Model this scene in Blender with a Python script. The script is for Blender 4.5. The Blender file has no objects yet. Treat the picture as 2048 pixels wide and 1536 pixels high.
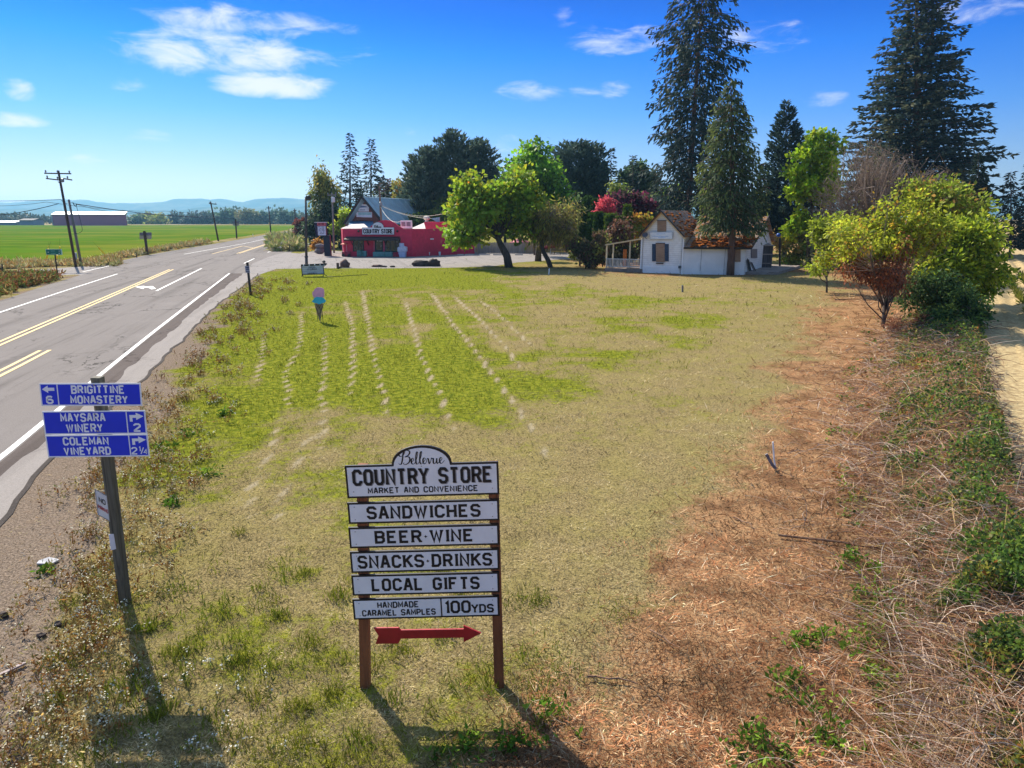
import bpy, math
import numpy as np
from mathutils import Vector

rng = np.random.default_rng(7)
scene = bpy.context.scene
COL = scene.collection
R = math.radians

# ------------------------------------------------------------------ camera
H, F = 4.2, 1366.0                       # camera height, focal length in photo pixels (2048 wide)
PITCH = math.atan((768 - 437) / F)
cam = bpy.data.cameras.new('camera')
cam.sensor_width = 36.0
cam.lens = 36.0 * F / 2048.0
cam.clip_start = 0.1
cam.clip_end = 30000
camo = bpy.data.objects.new('camera', cam)
COL.objects.link(camo)
camo.location = (0, 0, H)
camo.rotation_euler = (math.pi / 2 - PITCH, 0, 0)
scene.camera = camo

# ------------------------------------------------------------------ exposure
scene.view_settings.view_transform = 'Standard'
scene.view_settings.look = 'None'
scene.view_settings.exposure = 0.97
scene.view_settings.gamma = 1.0
scene.cycles.max_bounces = 6
scene.cycles.diffuse_bounces = 3
scene.cycles.transparent_max_bounces = 8
scene.cycles.volume_bounces = 0

# ------------------------------------------------------------------ sun
SUN_EL, SUN_AZ = 41.0, -34.5             # azimuth from +Y towards +X
sl = bpy.data.lights.new('sun', 'SUN')
sl.energy = 4.6
sl.angle = R(0.53)
sl.color = (1.0, 0.91, 0.76)
so = bpy.data.objects.new('sun', sl)
COL.objects.link(so)
sd = Vector((math.sin(R(SUN_AZ)) * math.cos(R(SUN_EL)), math.cos(R(SUN_AZ)) * math.cos(R(SUN_EL)), math.sin(R(SUN_EL))))
so.rotation_euler = sd.to_track_quat('Z', 'Y').to_euler()
so.location = (0, 0, 60)


# ------------------------------------------------------------------ picture <-> place
def ray(x, y):
    a = (x - 1024) / F
    b = -(y - 768) / F
    return np.array([a, math.cos(PITCH) + b * math.sin(PITCH), -math.sin(PITCH) + b * math.cos(PITCH)])


def g(x, y, z=0.0):
    r = ray(x, y)
    return np.array([0, 0, H]) + r * ((z - H) / r[2])


def aY(x, y, Y):
    r = ray(x, y)
    return np.array([0, 0, H]) + r * (Y / r[1])


def onplane(x, y, P0, P1):
    """point of the vertical plane through P0-P1 seen at a pixel"""
    d = np.array([P1[0] - P0[0], P1[1] - P0[1]])
    n = np.array([d[1], -d[0], 0.0])
    r = ray(x, y)
    O = np.array([0, 0, H])
    t = np.dot(np.array([P0[0], P0[1], 0]) - O, n) / np.dot(r, n)
    return O + r * t


# ------------------------------------------------------------------ sky
world = bpy.data.worlds.new('World')
scene.world = world
world.use_nodes = True
wt = world.node_tree
wt.nodes.clear()
N = wt.nodes.new
L = wt.links.new


def wmath(op, a, b=None, c=None):
    n = N('ShaderNodeMath')
    n.operation = op
    for i, v in enumerate((a, b, c)):
        if v is None:
            continue
        if isinstance(v, (int, float)):
            n.inputs[i].default_value = v
        else:
            L(v, n.inputs[i])
    return n.outputs[0]


sky = N('ShaderNodeTexSky')
sky.sky_type = 'NISHITA'
sky.sun_disc = False
sky.sun_elevation = R(SUN_EL)
sky.sun_rotation = R(SUN_AZ)
sky.altitude = 60
sky.air_density = 1.0
sky.dust_density = 0.6
sky.ozone_density = 2.5
tc = N('ShaderNodeTexCoord')
sep = N('ShaderNodeSeparateXYZ')
L(tc.outputs['Generated'], sep.inputs[0])
az = wmath('ARCTAN2', sep.outputs[0], sep.outputs[1])
el = wmath('ARCSINE', sep.outputs[2])
# the clear blue of the day: the tint follows the height above the horizon
ramp = N('ShaderNodeValToRGB')
L(wmath('MULTIPLY', el, 2.0), ramp.inputs[0])
cr = ramp.color_ramp
SKY_STOPS = [(0.0, (0.42, 0.42, 0.54)), (0.11, (0.30, 0.35, 0.52)), (0.27, (0.115, 0.275, 0.58)), (0.42, (0.020, 0.205, 0.60)), (0.49, (0.002, 0.155, 0.54)), (0.57, (0.0, 0.115, 0.45)), (0.80, (0.80, 0.82, 0.84)), (1.0, (1.15, 1.12, 1.08))]
while len(cr.elements) < len(SKY_STOPS):
    cr.elements.new(0.5)
for e, (p, c) in zip(cr.elements, SKY_STOPS):
    e.position = p
    e.color = (*c, 1)
mul = N('ShaderNodeMix')
mul.data_type = 'RGBA'
mul.blend_type = 'MULTIPLY'
mul.inputs[0].default_value = 1.0
L(sky.outputs[0], mul.inputs[6])
L(ramp.outputs[0], mul.inputs[7])
# scattered fair-weather clouds, each at its own bearing
com = N('ShaderNodeCombineXYZ')
L(az, com.inputs[0])
L(el, com.inputs[1])
CLOUDS = [(500, 45, 215, 30, .95), (455, 108, 210, 48, 1.1), (545, 168, 130, 28, 1.5), (248, 165, 40, 20, .55), (35, 240, 55, 14, .7),
          (165, 320, 45, 14, .75), (290, 273, 50, 16, .5), (40, 180, 30, 20, .45), (1235, 78, 115, 32, .8), (1065, 182, 80, 22, .7),
          (1200, 180, 70, 26, .75), (1510, 75, 110, 38, .62), (1130, 35, 35, 20, .5), (1660, 198, 50, 18, .6), (1960, 20, 95, 30, .55),
          (700, 105, 60, 30, .4), (820, 262, 20, 14, .5), (1015, 288, 34, 22, .5)]
dens = None
for cx, cy, hw, hh, s in CLOUDS:
    r = ray(cx, cy)
    r = r / np.linalg.norm(r)
    sub = N('ShaderNodeVectorMath')
    sub.operation = 'SUBTRACT'
    L(com.outputs[0], sub.inputs[0])
    sub.inputs[1].default_value = (math.atan2(r[0], r[1]), math.asin(r[2]), 0)
    sc = N('ShaderNodeVectorMath')
    sc.operation = 'MULTIPLY'
    L(sub.outputs[0], sc.inputs[0])
    sc.inputs[1].default_value = (F / hw, F / hh, 0)
    dt = N('ShaderNodeVectorMath')
    dt.operation = 'DOT_PRODUCT'
    L(sc.outputs[0], dt.inputs[0])
    L(sc.outputs[0], dt.inputs[1])
    v = wmath('MULTIPLY', wmath('SUBTRACT', 1.0, dt.outputs['Value']), s)
    dens = wmath('MAXIMUM', v, 0.0) if dens is None else wmath('MAXIMUM', dens, v)
mp = N('ShaderNodeMapping')
mp.inputs['Scale'].default_value = (9, 26, 1)
L(com.outputs[0], mp.inputs[0])
nz = N('ShaderNodeTexNoise')
nz.inputs['Scale'].default_value = 1.6
nz.inputs['Detail'].default_value = 7
nz.inputs['Roughness'].default_value = 0.6
nz.inputs['Distortion'].default_value = 0.5
L(mp.outputs[0], nz.inputs['Vector'])
cl = wmath('ADD', dens, wmath('MULTIPLY', wmath('SUBTRACT', nz.outputs[0], 0.575), 2.9))
cl = wmath('MULTIPLY', wmath('MULTIPLY', cl, 1.0), wmath('MINIMUM', wmath('MULTIPLY', dens, 4.0), 1.0))
ss = N('ShaderNodeMapRange')
ss.interpolation_type = 'SMOOTHSTEP'
ss.inputs['From Min'].default_value = 0.0
ss.inputs['From Max'].default_value = 1.3
ss.inputs['To Max'].default_value = 0.9
L(cl, ss.inputs[0])
cmix = N('ShaderNodeMix')
cmix.data_type = 'RGBA'
L(ss.outputs[0], cmix.inputs[0])
L(mul.outputs[2], cmix.inputs[6])
cmix.inputs[7].default_value = (3.9, 4.0, 4.35, 1)
bg = N('ShaderNodeBackground')
bg.inputs['Strength'].default_value = 0.13
L(cmix.outputs[2], bg.inputs[0])
wo = N('ShaderNodeOutputWorld')
L(bg.outputs[0], wo.inputs[0])


# ------------------------------------------------------------------ tags
def tag(o, label=None, cat=None, group=None, kind=None):
    if label:
        o['label'] = label
    if cat:
        o['category'] = cat
    if group:
        o['group'] = group
    if kind:
        o['kind'] = kind
    return o


def empty(name, loc, label, cat, group=None):
    o = bpy.data.objects.new(name, None)
    o.empty_display_size = 0.3
    COL.objects.link(o)
    o.location = tuple(float(v) for v in loc)
    return tag(o, label, cat, group)


def link(name, me, m, parent=None):
    if m is not None:
        for q in (m if isinstance(m, (list, tuple)) else [m]):
            me.materials.append(q)
    o = bpy.data.objects.new(name, me)
    COL.objects.link(o)
    if parent is not None:
        o.parent = parent
        p = Vector((0, 0, 0))
        q = parent
        while q is not None:
            p += q.location
            q = q.parent
        me.transform(__import__('mathutils').Matrix.Translation(-p))
    return o


# ------------------------------------------------------------------ materials
def srgb(r, gg, b):
    f = lambda v: (v / 255 / 12.92) if v / 255 <= 0.04045 else ((v / 255 + 0.055) / 1.055) ** 2.4
    return (f(r), f(gg), f(b))


class NT:
    def __init__(s, name):
        s.m = bpy.data.materials.new(name)
        s.m.use_nodes = True
        s.t = s.m.node_tree
        s.t.nodes.clear()
        s.out = s.t.nodes.new('ShaderNodeOutputMaterial')

    def n(s, kind, **kw):
        nd = s.t.nodes.new(kind)
        for k, v in kw.items():
            if k.startswith('_'):
                setattr(nd, k[1:], v)
            else:
                key = int(k[1:]) if k[0] == 'i' and k[1:].isdigit() else k.replace('__', ' ')
                if hasattr(v, 'is_output') or isinstance(v, bpy.types.NodeSocket):
                    s.t.links.new(v, nd.inputs[key])
                else:
                    nd.inputs[key].default_value = v
        return nd

    def math(s, op, a, b=0.0, c=None):
        nd = s.n('ShaderNodeMath', _operation=op, i0=a, i1=b)
        if c is not None:
            if isinstance(c, bpy.types.NodeSocket):
                s.t.links.new(c, nd.inputs[2])
            else:
                nd.inputs[2].default_value = c
        return nd.outputs[0]

    def noise(s, scale, detail=4, rough=0.55, vec=None, dist=0.0, out=0):
        nd = s.n('ShaderNodeTexNoise', Scale=scale, Detail=detail, Roughness=rough, Distortion=dist)
        if vec is not None:
            s.t.links.new(vec, nd.inputs['Vector'])
        return nd.outputs[out]

    def pos(s):
        return s.n('ShaderNodeTexCoord').outputs['Object']

    def geo(s):
        return s.n('ShaderNodeNewGeometry').outputs['Position']

    def mapping(s, vec, rot=(0, 0, 0), scale=(1, 1, 1)):
        return s.n('ShaderNodeMapping', Vector=vec, Rotation=rot, Scale=scale).outputs[0]

    def mix(s, f, a, b, mode='MIX'):
        nd = s.n('ShaderNodeMix', _data_type='RGBA', _blend_type=mode)
        for i, v in ((0, f), (6, a), (7, b)):
            if isinstance(v, bpy.types.NodeSocket):
                s.t.links.new(v, nd.inputs[i])
            else:
                nd.inputs[i].default_value = (*v, 1) if isinstance(v, (tuple, list)) and len(v) == 3 else v
        return nd.outputs[2]

    def step(s, v, lo, hi, a=0.0, b=1.0):
        nd = s.n('ShaderNodeMapRange', _interpolation_type='SMOOTHSTEP')
        s.t.links.new(v, nd.inputs[0])
        nd.inputs['From Min'].default_value = lo
        nd.inputs['From Max'].default_value = hi
        nd.inputs['To Min'].default_value = a
        nd.inputs['To Max'].default_value = b
        return nd.outputs[0]

    def bsdf(s, col, rough=0.7, bump=None, bstr=0.3, bdist=0.02, metal=0.0, spec=0.35):
        p = s.n('ShaderNodeBsdfPrincipled', Roughness=rough, Metallic=metal)
        p.inputs['Specular IOR Level'].default_value = spec
        if isinstance(col, bpy.types.NodeSocket):
            s.t.links.new(col, p.inputs['Base Color'])
        else:
            p.inputs['Base Color'].default_value = (*col, 1)
        if bump is not None:
            b = s.n('ShaderNodeBump', Strength=bstr, Distance=bdist, Height=bump)
            s.t.links.new(b.outputs[0], p.inputs['Normal'])
        s.t.links.new(p.outputs[0], s.out.inputs[0])
        return p


def mat(name, col, rough=0.7, var=0.18, scale=6.0, bump=0.15, metal=0.0, dirt=None, dirt_amt=0.3, spec=0.35):
    """plain painted / wooden / stone surface with uneven tone and a little wear"""
    t = NT(name)
    p = t.geo()
    n1 = t.noise(scale, 5, 0.6, p)
    n2 = t.noise(scale * 0.17, 3, 0.5, p)
    d = tuple(c * (1 - var) for c in col)
    u = tuple(min(0.92, c * (1 + var)) for c in col)
    c = t.mix(t.step(n1, 0.3, 0.7), d, u)
    c = t.mix(t.step(n2, 0.42, 0.72, 0, dirt_amt), c, dirt or tuple(v * 0.6 for v in col))
    t.bsdf(c, rough, n1, bump, 0.01, metal, spec)
    return t.m


def wood(name, a, b, stretch=(22, 22, 1.2), rough=0.8):
    t = NT(name)
    v = t.mapping(t.geo(), scale=stretch)
    n1 = t.noise(1.0, 6, 0.65, v, 0.6)
    n2 = t.noise(0.9, 3, 0.5, t.geo())
    c = t.mix(t.step(n1, 0.3, 0.68), a, b)
    c = t.mix(t.step(n2, 0.45, 0.75, 0, 0.4), c, tuple(x * 0.55 for x in a))
    t.bsdf(c, rough, n1, 0.35, 0.006)
    return t.m


def leafmat(name, trans=0.35, rough=0.6, spec=0.0):
    t = NT(name)
    at = t.n('ShaderNodeAttribute', _attribute_name='Col')
    p = t.n('ShaderNodeBsdfPrincipled', Roughness=rough)
    p.inputs['Specular IOR Level'].default_value = spec
    t.t.links.new(at.outputs[0], p.inputs['Base Color'])
    tr = t.n('ShaderNodeBsdfTranslucent')
    t.t.links.new(at.outputs[0], tr.inputs[0])
    mx = t.n('ShaderNodeMixShader', Fac=trans)
    t.t.links.new(p.outputs[0], mx.inputs[1])
    t.t.links.new(tr.outputs[0], mx.inputs[2])
    t.t.links.new(mx.outputs[0], t.out.inputs[0])
    return t.m


# ------------------------------------------------------------------ mesh builder
def nrm(v):
    v = np.asarray(v, float)
    return v / (np.linalg.norm(v) + 1e-12)


class MB:
    def __init__(s):
        s.v, s.f, s.mi, s.k = [], [], [], 0

    def add(s, vs, fs, mi=0):
        b = len(s.v)
        s.v.extend([tuple(map(float, p)) for p in vs])
        s.f.extend([tuple(b + i for i in f) for f in fs])
        s.mi.extend([mi] * len(fs))

    def obox(s, c, u, v, w, mi=0):
        """box by centre and three half vectors"""
        c, u, v, w = map(lambda q: np.asarray(q, float), (c, u, v, w))
        P = [c + a * u + b * v + d * w for a in (-1, 1) for b in (-1, 1) for d in (-1, 1)]
        s.add(P, [(0, 1, 3, 2), (4, 6, 7, 5), (0, 4, 5, 1), (2, 3, 7, 6), (0, 2, 6, 4), (1, 5, 7, 3)], mi)

    def box(s, lo, hi, mi=0):
        lo, hi = np.asarray(lo, float), np.asarray(hi, float)
        h = (hi - lo) / 2
        s.obox((lo + hi) / 2, (h[0], 0, 0), (0, h[1], 0), (0, 0, h[2]), mi)

    def beam(s, a, b, w, d, up=(0, 0, 1), mi=0):
        a, b = np.asarray(a, float), np.asarray(b, float)
        ax = nrm(b - a)
        up = np.asarray(up, float)
        if abs(np.dot(ax, up)) > 0.98:
            up = np.array([0, 1.0, 0])
        sd_ = nrm(np.cross(ax, up))
        uv = np.cross(sd_, ax)
        s.obox((a + b) / 2, (b - a) / 2, sd_ * w / 2, uv * d / 2, mi)

    def prism(s, poly, n, t, mi=0):
        """flat outline (3-D points) given a thickness t along -n"""
        P = [np.asarray(p, float) for p in poly]
        n = nrm(n)
        k = len(P)
        s.add(P + [p - n * t for p in P], [tuple(range(k)), tuple(range(2 * k - 1, k - 1, -1))] + [(i, i + k, (i + 1) % k + k, (i + 1) % k) for i in range(k)], mi)

    def tube(s, path, rad, n=8, cap=True, mi=0):
        P = [np.asarray(p, float) for p in path]
        rad = [rad] * len(P) if np.isscalar(rad) else rad
        ref = np.array([0.31, 0.17, 0.93])
        vs, fs = [], []
        for i, p in enumerate(P):
            d = nrm(P[min(i + 1, len(P) - 1)] - P[max(i - 1, 0)])
            a = np.cross(d, ref)
            if np.linalg.norm(a) < 0.15:
                a = np.cross(d, (1, 0, 0))
            a = nrm(a)
            b = np.cross(d, a)
            for j in range(n):
                th = 2 * math.pi * j / n
                vs.append(p + rad[i] * (a * math.cos(th) + b * math.sin(th)))
        for i in range(len(P) - 1):
            for j in range(n):
                fs.append((i * n + j, i * n + (j + 1) % n, (i + 1) * n + (j + 1) % n, (i + 1) * n + j))
        if cap:
            fs.append(tuple(range(n - 1, -1, -1)))
            fs.append(tuple((len(P) - 1) * n + j for j in range(n)))
        s.add(vs, fs, mi)

    def lathe(s, c, prof, n=16, mi=0):
        c = np.asarray(c, float)
        vs, fs = [], []
        for r, z in prof:
            for j in range(n):
                th = 2 * math.pi * j / n
                vs.append(c + np.array([r * math.cos(th), r * math.sin(th), z]))
        for i in range(len(prof) - 1):
            for j in range(n):
                fs.append((i * n + j, i * n + (j + 1) % n, (i + 1) * n + (j + 1) % n, (i + 1) * n + j))
        fs.append(tuple(range(n - 1, -1, -1)))
        fs.append(tuple((len(prof) - 1) * n + j for j in range(n)))
        s.add(vs, fs, mi)

    def blob(s, c, r, seed=0, sub=2, rough=0.25):
        """an uneven stone"""
        import bmesh
        bm = bmesh.new()
        bmesh.ops.create_icosphere(bm, subdivisions=sub, radius=1)
        rg = np.random.default_rng(seed)
        ph = rg.uniform(0, 6, (4, 3))
        for v in bm.verts:
            q = np.array(v.co)
            k = 1 + rough * sum(math.sin(3 * np.dot(q, ph[i]) + i) for i in range(4)) / 3
            v.co = Vector(tuple(np.asarray(c) + q * np.asarray(r) * k))
        bm.verts.ensure_lookup_table()
        s.add([tuple(v.co) for v in bm.verts], [tuple(v.index for v in f.verts) for f in bm.faces])
        bm.free()

    def build_each(s, name, m, parent=None, per=6):
        """every piece of equal face count as an object of its own"""
        for k in range(0, len(s.f), per):
            q = MB()
            ids = sorted({i for f in s.f[k:k + per] for i in f})
            mp_ = {v: j for j, v in enumerate(ids)}
            q.add([s.v[i] for i in ids], [tuple(mp_[i] for i in f) for f in s.f[k:k + per]])
            q.build(name, m, parent)

    def build(s, name, m, parent=None, smooth=False, bevel=0.0):
        me = bpy.data.meshes.new(name)
        me.from_pydata(s.v, [], s.f)
        me.validate()
        if isinstance(m, (list, tuple)):
            me.polygons.foreach_set('material_index', s.mi[:len(me.polygons)])
        if smooth:
            me.polygons.foreach_set('use_smooth', [True] * len(me.polygons))
        o = link(name, me, m, parent)
        if bevel:
            b = o.modifiers.new('bevel', 'BEVEL')
            b.width = bevel
            b.segments = 2
            b.limit_method = 'ANGLE'
        return o


def bulk(name, V, nper, m, C, parent=None, ngon=4):
    """many small faces at once: V (n*ngon,3), C (n,3) one colour per face"""
    V = np.asarray(V, np.float32).reshape(-1, 3)
    nf = len(V) // ngon
    me = bpy.data.meshes.new(name)
    me.vertices.add(len(V))
    me.vertices.foreach_set('co', V.ravel())
    me.loops.add(len(V))
    me.loops.foreach_set('vertex_index', np.arange(len(V), dtype=np.int32))
    me.polygons.add(nf)
    me.polygons.foreach_set('loop_start', np.arange(nf, dtype=np.int32) * ngon)
    me.update(calc_edges=True)
    ca = me.color_attributes.new('Col', 'FLOAT_COLOR', 'POINT')
    cc = np.ones((len(V), 4), np.float32)
    cc[:, :3] = np.repeat(np.clip(np.asarray(C, np.float32), 0.003, 0.9), ngon, axis=0)
    ca.data.foreach_set('color', cc.ravel())
    return link(name, me, m, parent)


def unit(a):
    return a / (np.linalg.norm(a, axis=-1, keepdims=True) + 1e-9)


def cards(P, D, Ln, W, rg=rng, flat=0.0):
    """leaf-shaped rhombi: base P, direction D, length, width"""
    n = len(P)
    D = unit(D)
    q = unit(rg.normal(size=(n, 3)))
    if flat:
        q = unit(np.cross(D, np.array([0, 0, 1.0]) + rg.normal(size=(n, 3)) * (1 - flat)))
        S = q
    else:
        S = unit(np.cross(D, q))
    Ln = np.broadcast_to(np.asarray(Ln), (n,))[:, None]
    W = np.broadcast_to(np.asarray(W), (n,))[:, None]
    m = P + D * Ln * 0.45
    return np.stack([P, m + S * W / 2, P + D * Ln, m - S * W / 2], axis=1).reshape(-1, 3)


# smooth value noise on the ground plane
_tab = np.random.default_rng(3).random((256, 256))


def vnoise(x, y):
    xi, yi = np.floor(x).astype(int), np.floor(y).astype(int)
    fx, fy = x - xi, y - yi
    fx, fy = fx * fx * (3 - 2 * fx), fy * fy * (3 - 2 * fy)
    t = lambda i, j: _tab[i & 255, j & 255]
    return (t(xi, yi) * (1 - fx) + t(xi + 1, yi) * fx) * (1 - fy) + (t(xi, yi + 1) * (1 - fx) + t(xi + 1, yi + 1) * fx) * fy


def fbm(x, y, s=1.0, o=4):
    v, a, t = 0, 1.0, 0
    for i in range(o):
        v = v + a * vnoise(x * s + 17.3 * i, y * s + 9.1 * i)
        t += a
        a *= 0.55
        s *= 2.03
    return v / t


def pline(px):
    P = np.array([g(*p)[:2] for p in px])
    o = np.argsort(P[:, 1])
    return P[o]


def xat(line, y):
    """x of a ground line at depth y, carried on straight past its ends"""
    P = line
    x = np.interp(y, P[:, 1], P[:, 0])
    s0 = (P[1, 0] - P[0, 0]) / (P[1, 1] - P[0, 1])
    s1 = (P[-1, 0] - P[-2, 0]) / (P[-1, 1] - P[-2, 1])
    x = np.where(y < P[0, 1], P[0, 0] + s0 * (y - P[0, 1]), x)
    return np.where(y > P[-1, 1], P[-1, 0] + s1 * (y - P[-1, 1]), x)


def sst(v, a, b):
    t = np.clip((v - a) / (b - a), 0, 1)
    return t * t * (3 - 2 * t)

# ================================================================== THE SETTING
L_ROAD_R = np.array([(-6.2, 4.8), (-7.4, 9.2), (-8.3, 11.6), (-9.0, 14.4), (-10.2, 18.7), (-12.0, 24.8), (-14.8, 34.1), (-18.4, 48.4), (-22.0, 62.0),
                     (-26.2, 80.0), (-34.6, 118.0), (-53.0, 200.0), (-100.0, 420.0)])
L_ROAD_L = np.array([(-17.6, 2.0), (-26.8, 35.8), (-29.6, 43.0), (-33.4, 54.0), (-38.6, 66.0), (-43.2, 82.2), (-50.6, 118.0), (-72.0, 216.0), (-116.0, 420.0)])
L_GRASS = pline([(560, 541), (505, 580), (470, 615), (448, 660), (430, 705), (400, 760), (365, 805), (325, 860), (295, 930), (272, 1000), (245, 1090), (205, 1200), (160, 1340), (90, 1536)])
L_MULCH = pline([(1700, 585), (1630, 660), (1580, 760), (1550, 860), (1440, 980), (1395, 1080), (1320, 1200), (1220, 1350), (1140, 1500)])
L_BR_L = pline([(1800, 650), (1770, 760), (1755, 860), (1775, 960), (1800, 1060), (1830, 1200), (1870, 1350), (1900, 1500)])
L_BR_R = pline([(1950, 600), (1965, 700), (1975, 780), (1990, 860), (2020, 960), (2060, 1060), (2110, 1200), (2180, 1400)])
WIND = [pline(p) for p in (
    [(862, 585), (900, 640), (950, 700), (990, 755), (1030, 810), (1070, 870), (1110, 930)],
    [(905, 590), (960, 640), (1005, 690), (1040, 735)],
    [(960, 600), (1010, 640), (1060, 690)],
    [(810, 600), (828, 660), (845, 720), (880, 790), (905, 860)],
    [(725, 580), (735, 640), (745, 700), (760, 760), (775, 830)],
    [(690, 600), (705, 660), (705, 730), (700, 790)],
    [(650, 660), (650, 720), (645, 780), (648, 850), (640, 900)],
    [(604, 620), (600, 690), (575, 740), (575, 800), (578, 830)],
    [(530, 660), (525, 720), (510, 770)],
    [(560, 830), (545, 900), (500, 980), (495, 1040)],
    [(620, 850), (590, 940), (560, 1010), (560, 1060)])]
PATCH = [(g(*p)[:2], r) for p, r in (((905, 790), 1.6), ((560, 580), 3.0), ((520, 620), 2.5), ((690, 560), 4.0), ((800, 547), 6.0), ((470, 690), 1.6),
                                     ((640, 780), 1.5), ((720, 740), 2.0), ((560, 700), 2.0), ((445, 800), .8), ((880, 720), 1.6))]


def zones(x, y):
    """how green, how mulched, how gravelly, how strewn with dry straw the ground is"""
    x, y = np.asarray(x, float), np.asarray(y, float)
    n1, n2, n3 = fbm(x, y, 0.12), fbm(x + 40, y + 7, 0.5), fbm(x + 11, y + 90, 1.7)
    dg = x - xat(L_GRASS, y)
    dm = x - xat(L_MULCH, y)
    dr = x - xat(L_ROAD_R, y)
    sc = 0.25 + y * 0.035
    far = sst(y, 6, 24)
    left = 1 - sst(x + 0.02 * y, -6 - 0.05 * y, 3 + .12 * y)
    green = 0.17 + 0.44 * far * left + 0.09 * far + 0.7 * (n1 - .5) + 1.0 * (n2 - .5) + 0.8 * (n3 - .5)
    green += 0.12 * np.exp(-((dg - 1.2) / 2.2) ** 2)
    for c, r in PATCH:
        green += 0.42 * np.exp(-(((x - c[0]) / r) ** 2 + ((y - c[1]) / (1.6 * r)) ** 2))
    green -= 0.45 * sst(y, 40, 56) * sst(x, 0, 8)
    mul = sst(dm / sc + (n2 - .5) * 3.2 + (n3 - .5) * 2.4, -3.4, 2.6)
    mul = np.maximum(mul, 0.75 * sst(y, 45, 56) * sst(x, 2, 9) * sst(n2, .35, .6))
    gra = 1 - sst(dg / sc + (n2 - .5) * 2.0 + (n3 - .5) * 1.3, -1.6, 0.3)
    gra = np.where(dr < 0.0, 1.0, gra)
    gra = gra * (1 - sst(y, 58, 66))
    straw = np.zeros_like(x)
    for w in WIND:
        lo, hi = w[0, 1], w[-1, 1]
        d = np.abs(x - xat(w, y) + .25 * (n3 - .5)) / (0.06 + 0.0028 * y)
        straw = np.maximum(straw, np.exp(-d * d) * sst(y, lo - 1, lo + .5) * (1 - sst(y, hi - 2, hi + 2)) * sst(n3, .08, .36) * .65)
    # open fields beyond the lawn
    dry = sst(y, 64, 80) * sst(x, -12, 5)
    green = np.where(y > 66, 0.25 + .3 * n1, green)
    lft = (x < xat(L_ROAD_L, y))
    straw = np.where(lft, .55 * sst(n3, .3, .6), straw)
    green = np.where(lft, .15 + .5 * n2, green)
    gra = np.where(lft, 0, gra)
    brr = x - xat(L_BR_R, y)
    mul = mul * (1 - sst(brr, -.5, .6))
    til = sst(brr, -.4, .5)
    green = green * (1 - .75 * mul) * (1 - .85 * straw) * (1 - .8 * gra)
    return np.clip(green, 0, 1), np.clip(mul, 0, 1), np.clip(gra, 0, 1), np.clip(straw, 0, 1), np.clip(til, 0, 1)


def axis(a, b, st, lo, hi, gr=1.13):
    v = list(np.arange(a, b + 1e-6, st))
    s_, q = st, b
    while q < hi:
        s_ *= gr
        q += s_
        v.append(q)
    s_, q = st, a
    while q > lo:
        s_ *= gr
        q -= s_
        v.insert(0, q)
    return np.array(v)


def grid_sheet(name, xs, ys, z, m, zfun=None):
    X, Y = np.meshgrid(xs, ys)
    Z = np.full_like(X, z) if zfun is None else zfun(X, Y)
    V = np.stack([X, Y, Z], -1).reshape(-1, 3).astype(np.float32)
    nx, ny = len(xs), len(ys)
    i = (np.arange(ny - 1)[:, None] * nx + np.arange(nx - 1)[None, :]).ravel()
    Fq = np.stack([i, i + 1, i + nx + 1, i + nx], 1).astype(np.int32)
    me = bpy.data.meshes.new(name)
    me.vertices.add(len(V))
    me.vertices.foreach_set('co', V.ravel())
    me.loops.add(Fq.size)
    me.loops.foreach_set('vertex_index', Fq.ravel())
    me.polygons.add(len(Fq))
    me.polygons.foreach_set('loop_start', np.arange(len(Fq), dtype=np.int32) * 4)
    me.update(calc_edges=True)
    return me, X.ravel(), Y.ravel()


# ---- ground material
t = NT('ground')
P = t.geo()
za = t.n('ShaderNodeAttribute', _attribute_name='zone')
zs = t.n('ShaderNodeSeparateColor')
t.t.links.new(za.outputs[0], zs.inputs[0])
zt = t.n('ShaderNodeAttribute', _attribute_name='tilled')
zg, zm, zr = zs.outputs[0], zs.outputs[1], zs.outputs[2]
zstraw = za.outputs[3]
nf = t.noise(34, 5, 0.7, P)
nm = t.noise(6.5, 5, 0.62, P)
nl = t.noise(1.3, 4, 0.55, P)
nff = t.noise(110, 3, 0.7, P)
dryc = t.mix(t.step(nf, .34, .66), (.11, .082, .038), (.35, .275, .125))
dryc = t.mix(t.step(nl, .42, .62, 0, .4), dryc, (.25, .215, .065))
grn = t.mix(t.step(nm, .35, .65), (.09, .115, .012), (.27, .265, .03))
grn = t.mix(t.step(nf, .35, .7, 0, .5), grn, (.05, .09, .01))
mulc = t.mix(t.step(nf, .33, .66), (.13, .058, .028), (.46, .27, .135))
mulc = t.mix(t.step(nm, .46, .66, 0, .6), mulc, (.34, .22, .115))
mulc = t.mix(t.step(nl, .44, .62, 0, .65), mulc, (.12, .06, .032))
grvc = t.mix(t.step(nf, .34, .66), (.095, .072, .052), (.30, .232, .175))
grvc = t.mix(t.step(nm, .5, .68, 0, .55), grvc, (.20, .145, .10))
straw = t.mix(t.step(nff, .35, .65), (.22, .18, .10), (.42, .35, .23))
tilc = t.mix(t.step(nm, .36, .66), (.33, .24, .125), (.52, .41, .22))
tilc = t.mix(t.step(nf, .5, .72, 0, .5), tilc, (.25, .18, .10))
jit = t.math('ADD', t.math('MULTIPLY', t.math('SUBTRACT', nm, .5), .9), t.math('MULTIPLY', t.math('SUBTRACT', nf, .5), .9))
c = t.mix(t.step(t.math('ADD', zg, jit), .25, .62), dryc, grn)
c = t.mix(t.step(t.noise(16, 3, .6, P), .56, .70, 0, .8), c, (.055, .045, .016))
c = t.mix(t.step(t.math('ADD', zstraw, t.math('MULTIPLY', jit, .6)), .3, .6), c, straw)
c = t.mix(t.step(t.math('ADD', zm, t.math('MULTIPLY', jit, .8)), .35, .65), c, mulc)
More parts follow.
